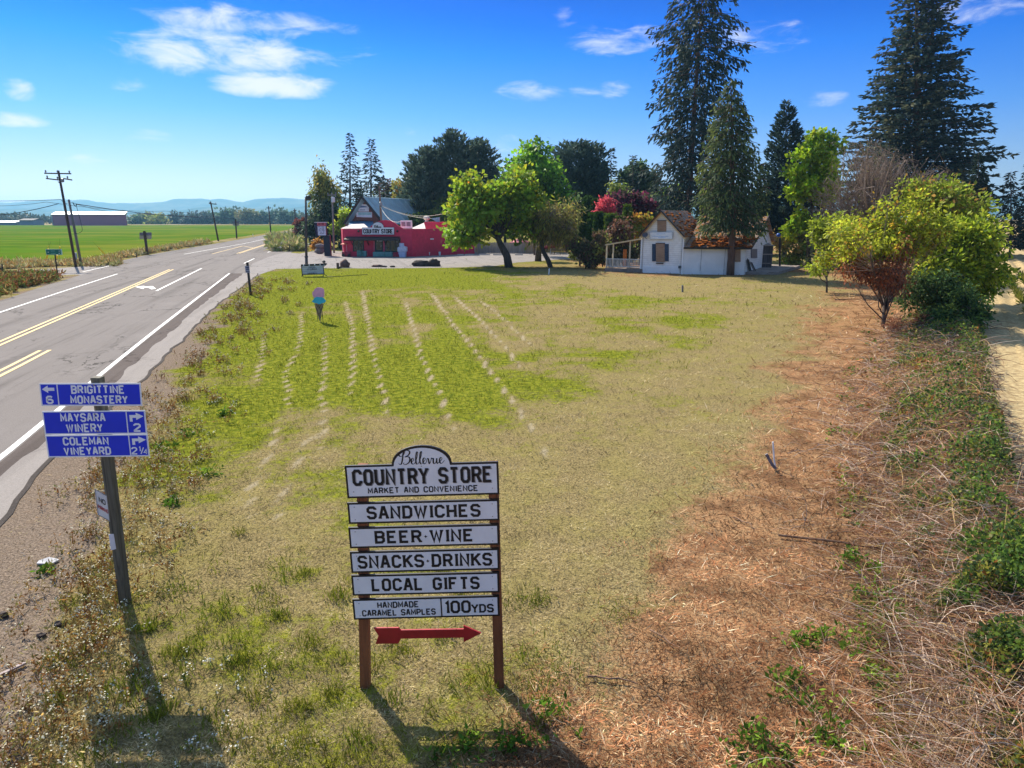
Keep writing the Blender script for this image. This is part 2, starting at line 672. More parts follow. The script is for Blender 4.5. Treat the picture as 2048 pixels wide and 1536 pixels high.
c = t.mix(t.step(t.math('ADD', zr, t.math('MULTIPLY', jit, .8)), .35, .65), c, grvc)
c = t.mix(t.step(t.math('ADD', zt.outputs['Fac'], t.math('MULTIPLY', jit, .5)), .4, .6), c, tilc)
hb = t.math('ADD', t.math('MULTIPLY', nm, .7), t.math('ADD', t.math('MULTIPLY', nf, .35), t.math('MULTIPLY', nff, .12)))
t.bsdf(c, 0.95, hb, 0.75, 0.07, spec=0)
M_GROUND = t.m

xs = axis(-16, 24, .2, -5200, 5200)
ys = axis(2.4, 62, .2, -300, 5600)
me, gx, gy = grid_sheet('ground', xs, ys, 0, M_GROUND)
zg_, zm_, zr_, zst_, ztl_ = zones(gx, gy)
ca = me.color_attributes.new('zone', 'FLOAT_COLOR', 'POINT')
ca.data.foreach_set('color', np.stack([zg_, zm_, zr_, zst_], 1).astype(np.float32).ravel())
fa = me.attributes.new('tilled', 'FLOAT', 'POINT')
fa.data.foreach_set('value', ztl_.astype(np.float32))
tag(link('ground', me, M_GROUND), 'mown lawn of dry and green grass with brown mulch along the hedge', 'ground', kind='structure')


def sheet(name, poly, z, m, label=None):
    b = MB()
    b.add([(p[0], p[1], z) for p in poly], [tuple(range(len(poly)))])
    o = b.build(name, m)
    tag(o, label, name.replace('_', ' '), kind='structure')
    return o


def strip(name, left, right, z, m, zfun=None):
    """a band between two lines of equal length"""
    b = MB()
    n = len(left)
    b.add([(p[0], p[1], z) for p in left] + [(p[0], p[1], z) for p in right], [(i, n + i, n + i + 1, i + 1) for i in range(n - 1)])
    return tag(b.build(name, m), None, None, kind='structure')


# ---- asphalt
ROAD_ANG = math.atan2(.25, .968)


def asphalt(name, lo, hi, cracks=1.0, streak=.5):
    t = NT(name)
    p = t.geo()
    pr = t.mapping(p, rot=(0, 0, -ROAD_ANG))
    f = t.noise(60, 4, .7, p)
    m_ = t.noise(.5, 4, .6, p)
    st = t.noise(1.0, 4, .6, t.mapping(pr, scale=(1.1, .035, 1)))
    st2 = t.noise(1.0, 4, .65, t.mapping(pr, scale=(5, .16, 1)))
    c = t.mix(t.step(f, .3, .7), lo, hi)
    dk = tuple(v * .62 for v in lo)
    c = t.mix(t.step(st, .5, .68, 0, streak), c, dk)
    c = t.mix(t.step(st2, .52, .72, 0, streak * .8), c, dk)
    c = t.mix(t.step(m_, .5, .75, 0, .3), c, tuple(min(.9, v * 1.12) for v in hi))
    wv = t.n('ShaderNodeVectorMath', _operation='ADD', i0=t.mapping(pr, scale=(.42, .16, 1)))
    nzc = t.n('ShaderNodeTexNoise', Scale=1.1, Detail=6.0, Roughness=.7)
    t.t.links.new(p, nzc.inputs['Vector'])
    scv = t.n('ShaderNodeVectorMath', _operation='SCALE', i0=nzc.outputs[1], Scale=.55)
    t.t.links.new(scv.outputs[0], wv.inputs[1])
    vo = t.n('ShaderNodeTexVoronoi', _feature='DISTANCE_TO_EDGE', Scale=1.0)
    t.t.links.new(wv.outputs[0], vo.inputs['Vector'])
    crk = t.step(vo.outputs['Distance'], .004, .014, 1, 0)
    gate = t.step(t.noise(.16, 3, .6, p), .44, .56)
    crk = t.math('MULTIPLY', crk, t.math('MULTIPLY', gate, cracks))
    c = t.mix(crk, c, tuple(v * .3 for v in lo))
    t.bsdf(c, .9, t.math('SUBTRACT', f, t.math('MULTIPLY', crk, 2.0)), .25, .01, spec=.03)
    return t.m


M_ASPH = asphalt('asphalt', (.150, .132, .120), (.235, .212, .195))
M_ASPH_D = asphalt('dark_asphalt', (.085, .068, .06), (.135, .112, .10), .6, .4)
M_ASPH_L = asphalt('pale_asphalt', (.215, .192, .172), (.31, .28, .255), .3, .25)
M_LOT = asphalt('lot_asphalt', (.205, .185, .172), (.30, .275, .255), .9, .35)

ysr = np.unique(np.concatenate([np.arange(2, 70, 2.0), np.arange(70, 420, 10.0)]))
rr = np.array([(float(xat(L_ROAD_R, y)), y) for y in ysr])
rl = np.array([(float(xat(L_ROAD_L, y)), y) for y in ysr])
tag(strip('road', rl, rr, .004, M_ASPH), 'worn grey two lane highway with cracked asphalt', 'road')


def offs(line, d):
    P = np.asarray(line, float)
    T = np.gradient(P, axis=0)
    T /= np.linalg.norm(T, axis=1, keepdims=True)
    return P + np.stack([T[:, 1], -T[:, 0]], 1) * d


WHITE_R = np.array([(-6.4, 2), (-9.3, 11.9), (-10.15, 14.6), (-11.5, 18.8), (-13.6, 25.6), (-17.4, 38.2), (-22.2, 54.2), (-27.9, 74.9)])


def dense(P, st=1.5):
    P = np.asarray(P, float)
    s_ = np.concatenate([[0], np.cumsum(np.linalg.norm(np.diff(P, axis=0), axis=1))])
    q = np.linspace(0, s_[-1], max(2, int(s_[-1] / st)))
    return np.stack([np.interp(q, s_, P[:, 0]), np.interp(q, s_, P[:, 1])], 1)


wr = dense(WHITE_R[:7], .5)
er = np.array([(float(xat(L_ROAD_R, y)) + .26 * (float(fbm(np.array([y]), np.array([5.5]), 1.1, 3)[0]) - .5), y) for y in wr[:, 1]])
mid = wr * .52 + er * .48
jag = np.array([(vnoise(np.array([y * 1.3]), np.array([3.3]))[0] - .5) * .22 for y in mid[:, 1]])
mid[:, 0] += jag
tag(strip('asphalt_patch', offs(wr, .1), mid, .0075, M_ASPH_D), 'dark strip of older asphalt beside the white edge line', 'asphalt')
tag(strip('road_shoulder', mid, er, .0085, M_ASPH_L), 'pale asphalt shoulder between road and gravel', 'shoulder')
# a broken asphalt lip where the pavement stops
b = MB()
for i in range(len(er) - 1):
    b.add([(er[i][0], er[i][1], .012), (er[i][0] + .09, er[i][1], .012), (er[i + 1][0] + .09, er[i + 1][1], .012), (er[i + 1][0], er[i + 1][1], .012)], [(0, 1, 2, 3)])
tag(b.build('pavement_edge', asphalt('edge_asphalt', (.035, .03, .027), (.10, .085, .075), 0, .3)), 'dark broken pavement edge along the gravel', 'pavement edge', kind='structure')


def gpoly(px):
    return [tuple(g(*p)[:2]) for p in px]


sheet('side_road', gpoly([(-700, 546), (0, 543.5), (120, 536), (225, 528), (300, 514), (300, 545), (225, 556), (150, 549), (100, 553), (0, 561), (-700, 600)]), .0025, M_ASPH_L, 'pale side road joining the highway from the left')
sheet('parking_lot', gpoly([(497, 562), (520, 549), (552, 538), (640, 536.5), (760, 537), (900, 535.5), (985, 533), (1035, 525), (1120, 519), (1290, 517), (1290, 507), (1130, 505), (900, 500), (690, 503), (640, 500), (600, 507), (570, 505), (540, 513), (505, 527), (492, 545)]), .0065, M_LOT, 'grey asphalt parking lot in front of the store')


# ---- painted markings
def paint(name, col):
    t = NT(name)
    p = t.geo()
    n1 = t.noise(30, 4, .7, p)
    n2 = t.noise(2.0, 4, .65, p)
    c = t.mix(t.step(n2, .5, .75, 0, .5), col, tuple(v * .6 + .06 for v in col))
    c = t.mix(t.step(n1, .6, .72, 0, .7), c, (.24, .22, .2))
    t.bsdf(c, .8)
    return t.m


M_WHITE = paint('white_road_paint', (.80, .78, .74))
M_YEL = paint('yellow_road_paint', (.74, .52, .21))


def line(px, w, m, name, label, world=False, z=.0125, shift=0.0):
    P_ = dense(px if world else [g(*p)[:2] for p in px], 2.0)
    P_ = offs(P_, shift) if shift else P_
    tag(strip(name, offs(P_, -w / 2), offs(P_, w / 2), z, m), label, 'road marking')


line(WHITE_R[:7], .13, M_WHITE, 'edge_line', 'long white edge line on the near side of the highway', True)
line([(488, 527), (509, 517)], .13, M_WHITE, 'edge_line', 'short white line end beside the parking lot entrance')
line([(535, 505), (560, 495), (590, 484)], .14, M_WHITE, 'edge_line', 'white edge line beyond the parking lot entrance')
line([(-300, 740), (0, 625), (120, 585), (235, 548)], .13, M_WHITE, 'edge_line', 'white edge line on the far side before the side road')
line([(165, 544), (232, 529)], .13, M_WHITE, 'edge_line', 'white line across the mouth of the side road')
line([(368, 508.5), (485, 488), (590, 465)], .14, M_WHITE, 'edge_line', 'white edge line along the far green field')
DY = [(-200, 778), (0, 687), (100, 644), (200, 601), (343, 539)]
line(DY, .12, M_YEL, 'center_line', 'double yellow line down the middle of the highway, left stripe', shift=-.14)
line(DY, .12, M_YEL, 'center_line', 'double yellow line down the middle of the highway, right stripe', shift=.14)
line([(-300, 895), (0, 748), (90, 701)], .12, M_YEL, 'center_line', 'short double yellow line near the blue signs, left stripe', shift=-.14)
line([(-300, 895), (0, 748), (90, 701)], .12, M_YEL, 'center_line', 'short double yellow line near the blue signs, right stripe', shift=.14)
line([(476, 507), (540, 486), (600, 465)], .13, M_YEL, 'center_line', 'far double yellow line leading to the trees, left stripe', shift=-.15)
line([(476, 507), (540, 486), (600, 465)], .13, M_YEL, 'center_line', 'far double yellow line leading to the trees, right stripe', shift=.15)
line([(313, 582), (403, 537)], .14, M_WHITE, 'turn_lane_line', 'solid white turn lane line right of the painted arrow')
line([(424, 508), (486, 492)], .13, M_YEL, 'turn_lane_line', 'pale yellow line opening the far median')
line([(486, 492), (507, 496)], .13, M_YEL, 'turn_lane_line', 'slanted yellow line closing the far median')
AR = [(270, 574), (289, 572), (288.5, 573.6), (305, 572.5), (312, 577.5), (303, 579), (297, 575.8), (288, 576), (287, 578.6)]
sheet('turn_arrow', gpoly(AR), .0125, M_WHITE, 'white left turn arrow painted in the turn lane')

# ---- crop field on the left
t = NT('crop_field')
p = t.geo()
pm = t.mapping(p, rot=(0, 0, .35), scale=(.05, .4, 1))
n1, n2, n3 = t.noise(1.0, 5, .6, pm), t.noise(.03, 4, .6, p), t.noise(5, 4, .7, p)
c = t.mix(t.step(n1, .35, .65), (.048, .115, .006), (.085, .160, .010))
c = t.mix(t.step(n2, .42, .60, 0, .8), c, (.16, .17, .022))
c = t.mix(t.step(t.noise(1.0, 3, .5, t.mapping(p, rot=(0, 0, .35), scale=(.008, .12, 1))), .5, .62, 0, .5), c, (.055, .095, .008))
c = t.mix(t.step(n3, .5, .8, 0, .4), c, (.035, .080, .006))
t.bsdf(c, .9, n3, .6, .08, spec=0)
lf = [(-70, 44), (-50.5, 58.5), (-46.5, 62.5), (-44.6, 66), (-47.6, 82), (-54.4, 118), (-74.6, 216), (-118.5, 418), (-118, 440), (-160, 452), (-330, 462), (-900, 470), (-1400, 470), (-1400, 40)]
sheet('crop_field', lf, .008, t.m, 'wide bright green crop field left of the highway')
# tilled field on the right : low seeded rows running away from the camera
t = NT('tilled_soil')
p = t.geo()
n1, n2 = t.noise(9, 5, .65, p), t.noise(45, 4, .7, p)
c = t.mix(t.step(n1, .36, .66), (.30, .22, .11), (.48, .37, .20))
c = t.mix(t.step(n2, .52, .75, 0, .5), c, (.22, .16, .085))
t.bsdf(c, .95, t.math('ADD', n1, t.math('MULTIPLY', n2, .4)), .7, .05, spec=0)
M_SOIL = t.m
RD = nrm((.545, .838, 0))[:2]
RN = np.array([RD[1], -RD[0]])
R0 = np.array([8.7, 10.0])
uu = np.arange(0.0, 14, .1)
vv = np.concatenate([np.arange(-12, 30, .4), np.arange(30, 90, 1.5)])
U, Vv = np.meshgrid(uu, vv)
X = R0[0] + RN[0] * U + RD[0] * Vv
Y = R0[1] + RN[1] * U + RD[1] * Vv
Z = .06 + .065 * np.cos(U / .95 * 2 * math.pi) + .04 * (fbm(X, Y, 1.6) - .5) * 2
Z = np.where(U < .4, Z * (U / .4) + .004, Z)
me, _, _ = grid_sheet('tilled_field', uu, vv, 0, M_SOIL)
me.vertices.foreach_set('co', np.stack([X, Y, Z], -1).astype(np.float32).ravel())
me.update()
tag(link('tilled_field', me, M_SOIL), 'pale tilled field with seeded rows beyond the hedge', 'field', kind='structure')

# ---- far hills
t = NT('hill_side')
p = t.geo()
n1 = t.noise(.006, 6, .6, p)
c = t.mix(t.step(n1, .4, .62), (.035, .06, .03), (.12, .12, .06))
t.bsdf(c, 1.0, spec=0)
M_HILL = t.m


def ridge(name, prof, Y, depth, label, seed):
    rg = np.random.default_rng(seed)
    px = np.array([p[0] for p in prof], float)
    py = np.array([p[1] for p in prof], float)
    q = np.linspace(px[0], px[-1], 420)
    top = np.interp(q, px, py) + (fbm(q + seed * 50, q * 0 + seed, .03, 5) - .5) * 7
    b = MB()
    vs, fs = [], []
    n = len(q)
    for k, (dy, fz) in enumerate(((-depth, 0), (-depth * .62, .34), (-depth * .35, .62), (-depth * .12, .9), (0, 1), (depth * .5, .5), (depth, 0))):
        for i in range(n):
            a = aY(q[i], top[i], Y)
            w = 1 + (.35 * (fbm(np.array([q[i] * 1.0]), np.array([k * 31.0 + seed]), .05)[0] - .5) if 0 < k < 4 else 0)
            vs.append((a[0], Y + dy, max(0, a[2] * fz * w) - (.5 if fz == 0 else 0)))
    for k in range(6):
        for i in range(n - 1):
            fs.append((k * n + i, k * n + i + 1, (k + 1) * n + i + 1, (k + 1) * n + i))
    b.add(vs, fs)
    tag(b.build(name, M_HILL, smooth=True), label, 'hills', kind='structure')


ridge('hills', [(-700, 408), (0, 405), (60, 402), (160, 399), (235, 408), (330, 403), (345, 399), (400, 396), (440, 399), (480, 404), (510, 399), (560, 397), (640, 398), (900, 404), (1300, 402), (1800, 400), (1985, 393), (2100, 396), (2700, 402)], 4700, 700, 'pale blue mountain ridge on the horizon', 1)
ridge('hills', [(-700, 424), (0, 418), (120, 420), (235, 425), (330, 422), (440, 413), (520, 418), (640, 412), (900, 424), (1500, 424), (2000, 408), (2700, 420)], 3600, 500, 'nearer and lower blue hill line under the mountain ridge', 2)

# ================================================================== LETTERING
GL = {
    'A': [[(0, 0), (1.6, 6), (2.4, 6), (4, 0)], [(.75, 2), (3.25, 2)]],
    'B': [[(0, 3), (0, 6), (3, 6), (4, 5.2), (4, 3.9), (3, 3.1), (0, 3.1)], [(3, 3.1), (4, 2.3), (4, .9), (3, 0), (0, 0), (0, 3)]],
    'C': [[(4, 4.4), (4, 5), (3, 6), (1, 6), (0, 5), (0, 1), (1, 0), (3, 0), (4, 1), (4, 1.6)]],
    'D': [[(0, 0), (0, 6), (2.8, 6), (4, 4.8), (4, 1.2), (2.8, 0), (0, 0)]],
    'E': [[(4, 6), (0, 6), (0, 0), (4, 0)], [(0, 3.1), (3, 3.1)]],
    'F': [[(4, 6), (0, 6), (0, 0)], [(0, 3.1), (3, 3.1)]],
    'G': [[(4, 4.5), (4, 5), (3, 6), (1, 6), (0, 5), (0, 1), (1, 0), (3, 0), (4, 1), (4, 2.7), (2.3, 2.7)]],
    'H': [[(0, 0), (0, 6)], [(4, 0), (4, 6)], [(0, 3), (4, 3)]],
    'I': [[(.6, 0), (.6, 6)]],
    'K': [[(0, 0), (0, 6)], [(3.8, 6), (.2, 2.6)], [(1.4, 3.7), (4, 0)]],
    'L': [[(0, 6), (0, 0), (3.7, 0)]],
    'M': [[(0, 0), (0, 6), (2.3, 1.6), (4.6, 6), (4.6, 0)]],
    'N': [[(0, 0), (0, 6), (4, 0), (4, 6)]],
    'O': [[(1, 0), (0, 1), (0, 5), (1, 6), (3, 6), (4, 5), (4, 1), (3, 0), (1, 0)]],
    'P': [[(0, 0), (0, 6), (3, 6), (4, 5), (4, 3.6), (3, 2.7), (0, 2.7)]],
    'R': [[(0, 0), (0, 6), (3, 6), (4, 5), (4, 3.8), (3, 2.9), (0, 2.9)], [(2.4, 2.9), (4, 0)]],
    'S': [[(4, 4.7), (4, 5.1), (3.1, 6), (.9, 6), (0, 5.1), (0, 3.9), (.8, 3.2), (3.2, 2.9), (4, 2.2), (4, .9), (3.1, 0), (.9, 0), (0, .9), (0, 1.4)]],
    'T': [[(0, 6), (4, 6)], [(2, 6), (2, 0)]],
    'U': [[(0, 6), (0, 1), (1, 0), (3, 0), (4, 1), (4, 6)]],
    'V': [[(0, 6), (2, 0), (4, 6)]],
    'W': [[(0, 6), (1.4, 0), (2.8, 5.4), (4.2, 0), (5.6, 6)]],
    'Y': [[(0, 6), (2, 2.8), (4, 6)], [(2, 2.8), (2, 0)]],
    '0': [[(1, 0), (0, 1), (0, 5), (1, 6), (2.8, 6), (3.8, 5), (3.8, 1), (2.8, 0), (1, 0)]],
    '1': [[(0, 4.9), (1.1, 6), (1.1, 0)]],
    '2': [[(0, 4.6), (0, 5.1), (.9, 6), (3, 6), (3.9, 5.1), (3.9, 3.9), (0, .6), (0, 0), (4, 0)]],
    '4': [[(3, 0), (3, 6), (0, 2), (4, 2)]],
    '6': [[(3.8, 5.2), (3, 6), (1, 6), (0, 5), (0, 1), (1, 0), (3, 0), (4, 1), (4, 2.4), (3, 3.3), (1, 3.3), (0, 2.6)]],
    '/': [[(0, 0), (2.4, 6)]],
}
SERIF_OK = set('AFHIKLMNPRTUVWYD1BE')


def gw(ch):
    if ch == ' ':
        return 2.4
    if ch == '*':
        return .9
    if ch == '|':
        return .2
    return max(p[0] for s in GL[ch] for p in s)


class Face:
    """a flat face: origin, unit right, unit up, outward normal"""

    def __init__(s, O, u, v):
        s.O, s.u, s.v = np.asarray(O, float), nrm(u), nrm(v)
        s.n = np.cross(s.u, s.v)
        s.k = 0

    def at(s, x, y, d=0.0):
        return s.O + s.u * x + s.v * y + s.n * d


def stroke(mb, fc, pts, w, d0):
    """one pen stroke with mitred corners"""
    P = np.asarray(pts, float)
    closed = np.allclose(P[0], P[-1]) and len(P) > 3
    n = len(P)
    lf, rt = [], []
    for i in range(n):
        a = P[(i - 1) if i > 0 else (n - 2 if closed else 0)]
        c_ = P[(i + 1) if i < n - 1 else (1 if closed else n - 1)]
        d1, d2 = nrm(P[i] - a) if not np.allclose(P[i], a) else None, nrm(c_ - P[i]) if not np.allclose(c_, P[i]) else None
        d1 = d2 if d1 is None else d1
        d2 = d1 if d2 is None else d2
        n1, n2 = np.array([-d1[1], d1[0]]), np.array([-d2[1], d2[0]])
        m = nrm(n1 + n2)
        k = min(1.9, 1 / max(.3, np.dot(m, n1)))
        lf.append(P[i] + m * w / 2 * k)
        rt.append(P[i] - m * w / 2 * k)
    fc.k += 1
    d = d0 + (fc.k % 12) * .00012
    vs = [fc.at(*p, d) for p in lf] + [fc.at(*p, d) for p in rt]
    mb.add(vs, [(i, n + i, n + i + 1, i + 1) for i in range(n - 1)])


def width(txt, h, sx=1.0, gap=1.5):
    return (sum(gw(c) for c in txt) + gap * (len(txt) - 1)) * h / 6 * sx


def text(mb, fc, txt, x, y, h, w, slab=0.0, sx=1.0, gap=1.5, d=.0025, align='c', fit=None):
    """letters drawn as pen strokes on a face, baseline at (x, y)"""
    if fit:
        sx *= fit / width(txt, h, sx, gap)
    W = width(txt, h, sx, gap)
    q = x - (W / 2 if align == 'c' else 0)
    k = h / 6
    for ch in txt:
        if ch == '*':
            fc.k += 1
            c0 = np.array([q + .45 * k * sx, y + h * .47])
            r = h * .13
            mb.add([fc.at(c0[0] + r * (1 if j % 2 == 0 else .45) * math.cos(j * math.pi / 4), c0[1] + r * (1 if j % 2 == 0 else .45) * math.sin(j * math.pi / 4), d + .0002) for j in range(8)], [tuple(range(8))])
        elif ch != ' ':
            for s_ in GL[ch]:
                # keep the pen inside the letter's height
                kk = (h - w) / 6
                P = [(q + p[0] * k * sx, y + w / 2 + p[1] * kk) for p in s_]
                stroke(mb, fc, P, w, d)
                if slab and ch in SERIF_OK:
                    for e in (0, -1):
                        p = s_[e]
                        r_ = s_[1] if e == 0 else s_[-2]
                        if p[1] in (0, 6) and abs(p[1] - r_[1]) > 1.5:
                            X_, Y_ = P[e]
                            sh = slab * w
                            stroke(mb, fc, [(X_ - sh, Y_), (X_ + sh, Y_)], w * .62, d)
        q += (gw(ch) + gap) * k * sx
    return W


def smooth(P, n=8):
    P = np.asarray(P, float)
    Q = np.vstack([2 * P[0] - P[1], P, 2 * P[-1] - P[-2]])
    out = []
    for i in range(1, len(Q) - 2):
        for k in range(n):
            s_ = k / n
            a, b_, c_, d_ = Q[i - 1], Q[i], Q[i + 1], Q[i + 2]
            out.append(.5 * (2 * b_ + (c_ - a) * s_ + (2 * a - 5 * b_ + 4 * c_ - d_) * s_ ** 2 + (3 * b_ - a - 3 * c_ + d_) * s_ ** 3))
    out.append(P[-1])
    return np.array(out)


# the flowing word on the arch of the country store sign
SCRIPT = [
    [(.55, 2.7), (.1, 2.35), (.25, 1.95), (.75, 2.0), (1.25, 2.55), (1.3, 3.05), (1.0, 2.6), (.75, 1.2), (.45, .25), (.1, .1), (-.1, .35)],
    [(1.0, 2.75), (1.6, 3.2), (2.2, 3.15), (2.4, 2.7), (2.0, 2.1), (1.3, 1.75)],
    [(1.3, 1.75), (2.1, 1.75), (2.35, 1.25), (2.05, .45), (1.3, .05), (.9, .25), (1.1, .5)],
    [(2.45, .55), (2.9, .75), (3.15, 1.15), (2.95, 1.45), (2.65, 1.1), (2.65, .4), (2.95, .1), (3.35, .35), (3.75, 1.2), (4.1, 2.4), (4.05, 2.85), (3.8, 2.5), (3.6, 1.2), (3.65, .25), (3.9, .1), (4.25, .5),
     (4.6, 1.3), (4.95, 2.5), (4.9, 2.9), (4.65, 2.5), (4.45, 1.2), (4.5, .3), (4.75, .1), (5.1, .4), (5.4, .75), (5.65, 1.15), (5.45, 1.45), (5.15, 1.1), (5.15, .4), (5.45, .1), (5.8, .5), (6.0, 1.2), (6.15, 1.3)],
    [(6.0, 1.2), (6.2, 1.3), (6.32, .9), (6.45, .1), (6.75, .6), (6.95, 1.35), (7.1, 1.2), (7.35, 1.25), (7.3, .5), (7.45, .08), (7.8, .3), (8.08, 1.3), (8.05, .5), (8.2, .1), (8.55, .4),
     (8.95, .75), (9.2, 1.15), (9.0, 1.45), (8.7, 1.1), (8.7, .4), (9.0, .1), (9.4, .4), (9.7, .8)]]


def script(mb, fc, x, y, Wd, w, d=.0025):
    k = Wd / 9.8
    for s_ in SCRIPT:
        P = smooth(s_, 7)
        P = np.stack([x + (P[:, 0]) * k, y + P[:, 1] * k], 1)
        # thin upstrokes, thicker downstrokes
        dv = np.gradient(P, axis=0)
        dv /= np.linalg.norm(dv, axis=1, keepdims=True) + 1e-9
        ww = w * (.5 + .75 * np.clip(-dv[:, 1], 0, 1))
        nn = np.stack([-dv[:, 1], dv[:, 0]], 1) * ww[:, None] / 2
        fc.k += 1
        dd = d + (fc.k % 12) * .00012
        n = len(P)
        mb.add([fc.at(*p, dd) for p in P + nn] + [fc.at(*p, dd) for p in P - nn], [(i, n + i, n + i + 1, i + 1) for i in range(n - 1)])


# ================================================================== THE COUNTRY STORE SIGN BOARD
M_BOARD = mat('white_sign_board', (.74, .75, .76), .35, .05, 5, .05, dirt=(.55, .53, .50), dirt_amt=.18)
M_BLACK = mat('black_sign_paint', (.012, .011, .012), .45, .3, 9, .02)
M_INK = mat('black_lettering', (.010, .010, .012), .5, .2, 9, 0)
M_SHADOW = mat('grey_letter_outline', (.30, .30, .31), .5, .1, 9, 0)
M_POST = wood('brown_post', (.15, .052, .020), (.27, .095, .034))
M_RED = mat('red_arrow_paint', (.42, .018, .022), .45, .2, 7, .05, dirt=(.25, .012, .014), dirt_amt=.5)
M_STEEL = mat('grey_screw', (.32, .32, .33), .4, .1, 30, 0, .8)
YS = 5.42
root = empty('roadside_sign', (-.75, YS, 0), 'tall white country store sign of six stacked boards on two brown posts', 'sign')


def pY(p, Y):
    return aY(p[0], p[1], Y)


for pts in (((719, 930), (727, 1382)), ((983, 925), (999, 1378))):
    top, bot = pY(pts[0], YS), pY(pts[1], YS)
    bot[2] = -.15
    b = MB()
    b.beam(bot + (0, .062, 0), (top[0] + .01, top[1] + .062, top[2] - .02), .088, .088, up=(0, 1, 0))
    b.build('post', M_POST, root, bevel=.006)

BOARDS = [((691, 933), (998.6, 923.3), (694.9, 996.8), (998.8, 990)), ((695.6, 1007.7), (998.6, 998.5), (698, 1048), (999.4, 1042.5)),
          ((698, 1056), (999, 1048), (700, 1096.7), (999.4, 1090)), ((700.6, 1104), (999, 1096.7), (703, 1146), (999.6, 1139)),
          ((704, 1152), (999.2, 1144), (705.7, 1191.5), (999.8, 1186)), ((706, 1199), (999.4, 1191), (708, 1239.6), (1000, 1232))]
for i, (tl, tr, bl, br) in enumerate(BOARDS):
    TL, TR, BL, BR = (pY(p, YS) for p in (tl, tr, bl, br))
    wd = (np.linalg.norm(TR - TL) + np.linalg.norm(BR - BL)) / 2
    hd = (np.linalg.norm(TL - BL) + np.linalg.norm(TR - BR)) / 2
    fc = Face((TL + BL) / 2 - (TL - BL) / 2, TR - TL + BR - BL, (0, 0, 1))
    fc.v = nrm(np.cross((0, -1, 0), fc.u))
    fc.n = np.array([0, -1.0, 0])

    def outline(e):
        if i:
            return [(e, e), (wd - e, e), (wd - e, hd - e), (e, hd - e)]
        P_ = [(e, e), (wd - e, e), (wd - e, hd - e)]
        ux = wd / (998.6 - 691)
        c0, r0, rise = (845.6 - 691) * ux, 60.5 * ux - e * .9, 37 * ux - e * .2
        P_.append((c0 + r0, hd - e))
        # the raised arch in the middle
        for a in np.linspace(0, math.pi, 19):
            P_.append((c0 + (r0 - .004) * math.cos(a), hd - e + .006 + rise * math.sin(a)))
        P_.append((c0 - r0, hd - e))
        P_.append((e, hd - e))
        return P_

    b = MB()
    b.prism([fc.at(*p) for p in outline(0)], fc.n, .019)
    bo = b.build('board', M_BLACK, root)
    b = MB()
    b.prism([fc.at(p[0], p[1], .0018) for p in outline(.017)], fc.n, .0015)
    b.build('panel', M_BOARD, bo)
    ink, shd = MB(), MB()
    cx = wd / 2
    if i == 0:
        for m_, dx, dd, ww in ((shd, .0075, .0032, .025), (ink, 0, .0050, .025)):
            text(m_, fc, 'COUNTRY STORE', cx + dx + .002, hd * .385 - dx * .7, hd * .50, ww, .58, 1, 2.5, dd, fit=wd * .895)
        text(ink, fc, 'MARKET AND CONVENIENCE', cx, hd * .125, hd * .19, .0105, 0, 1, 2.2, .0035, fit=wd * .715)
        script(ink, fc, cx - .185, hd * .985, .385, .0095, .0035)
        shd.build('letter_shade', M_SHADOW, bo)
    elif i < 5:
        tx, fw = [('SANDWICHES', .735), ('BEER*WINE', .64), ('SNACKS*DRINKS', .885), ('LOCAL GIFTS', .715)][i - 1]
        text(ink, fc, tx, cx, hd * .20, hd * .62, .0235, .62, 1, 2.5, .0035, fit=wd * fw)
    else:
        text(ink, fc, 'HANDMADE', wd * .31, hd * .54, hd * .31, .0118, 0, 1, 2.2, .0035, fit=wd * .275)
        text(ink, fc, 'CARAMEL SAMPLES', wd * .312, hd * .16, hd * .31, .0118, 0, 1, 2.2, .0035, fit=wd * .495)
        stroke(ink, fc, [(wd * .604, .006), (wd * .604, hd - .006)], .012, .0033)
        text(ink, fc, '100', wd * .716, hd * .20, hd * .62, .023, .6, 1, 2.0, .0035, fit=wd * .16)
        text(ink, fc, 'YDS', wd * .885, hd * .20, hd * .42, .0165, .6, 1, 2.2, .0035, fit=wd * .14)
    ink.build('lettering', M_INK, bo)
    b = MB()
    for sx_, sy_ in ((.045, .2), (.045, .8), (.955, .2), (.955, .8), (.5, .93)):
        c0 = fc.at(wd * sx_, hd * sy_, .002)
        b.tube([c0, c0 + fc.n * .0035], .0045, 6)
    b.build_each('screw', M_STEEL, bo, 8)
AP = [(747, 1256.5), (797, 1255.8), (801.5, 1260.6), (927, 1258.6), (927, 1251.5), (962.5, 1267), (927, 1285), (927, 1275.5), (801.5, 1277.8), (797, 1287.4), (750.7, 1288.3), (757, 1272)]
b = MB()
b.prism([pY(p, YS - .012) for p in AP], (0, -1, 0), .02)
b.build('arrow', M_RED, root, bevel=.003)
b = MB()
for p in ((775, 1256), (912, 1259)):
    b.tube([pY(p, YS), pY((p[0] - 1, 1236), YS)], .0016, 5)
b.build_each('hanger_wire', M_STEEL, root, 7)

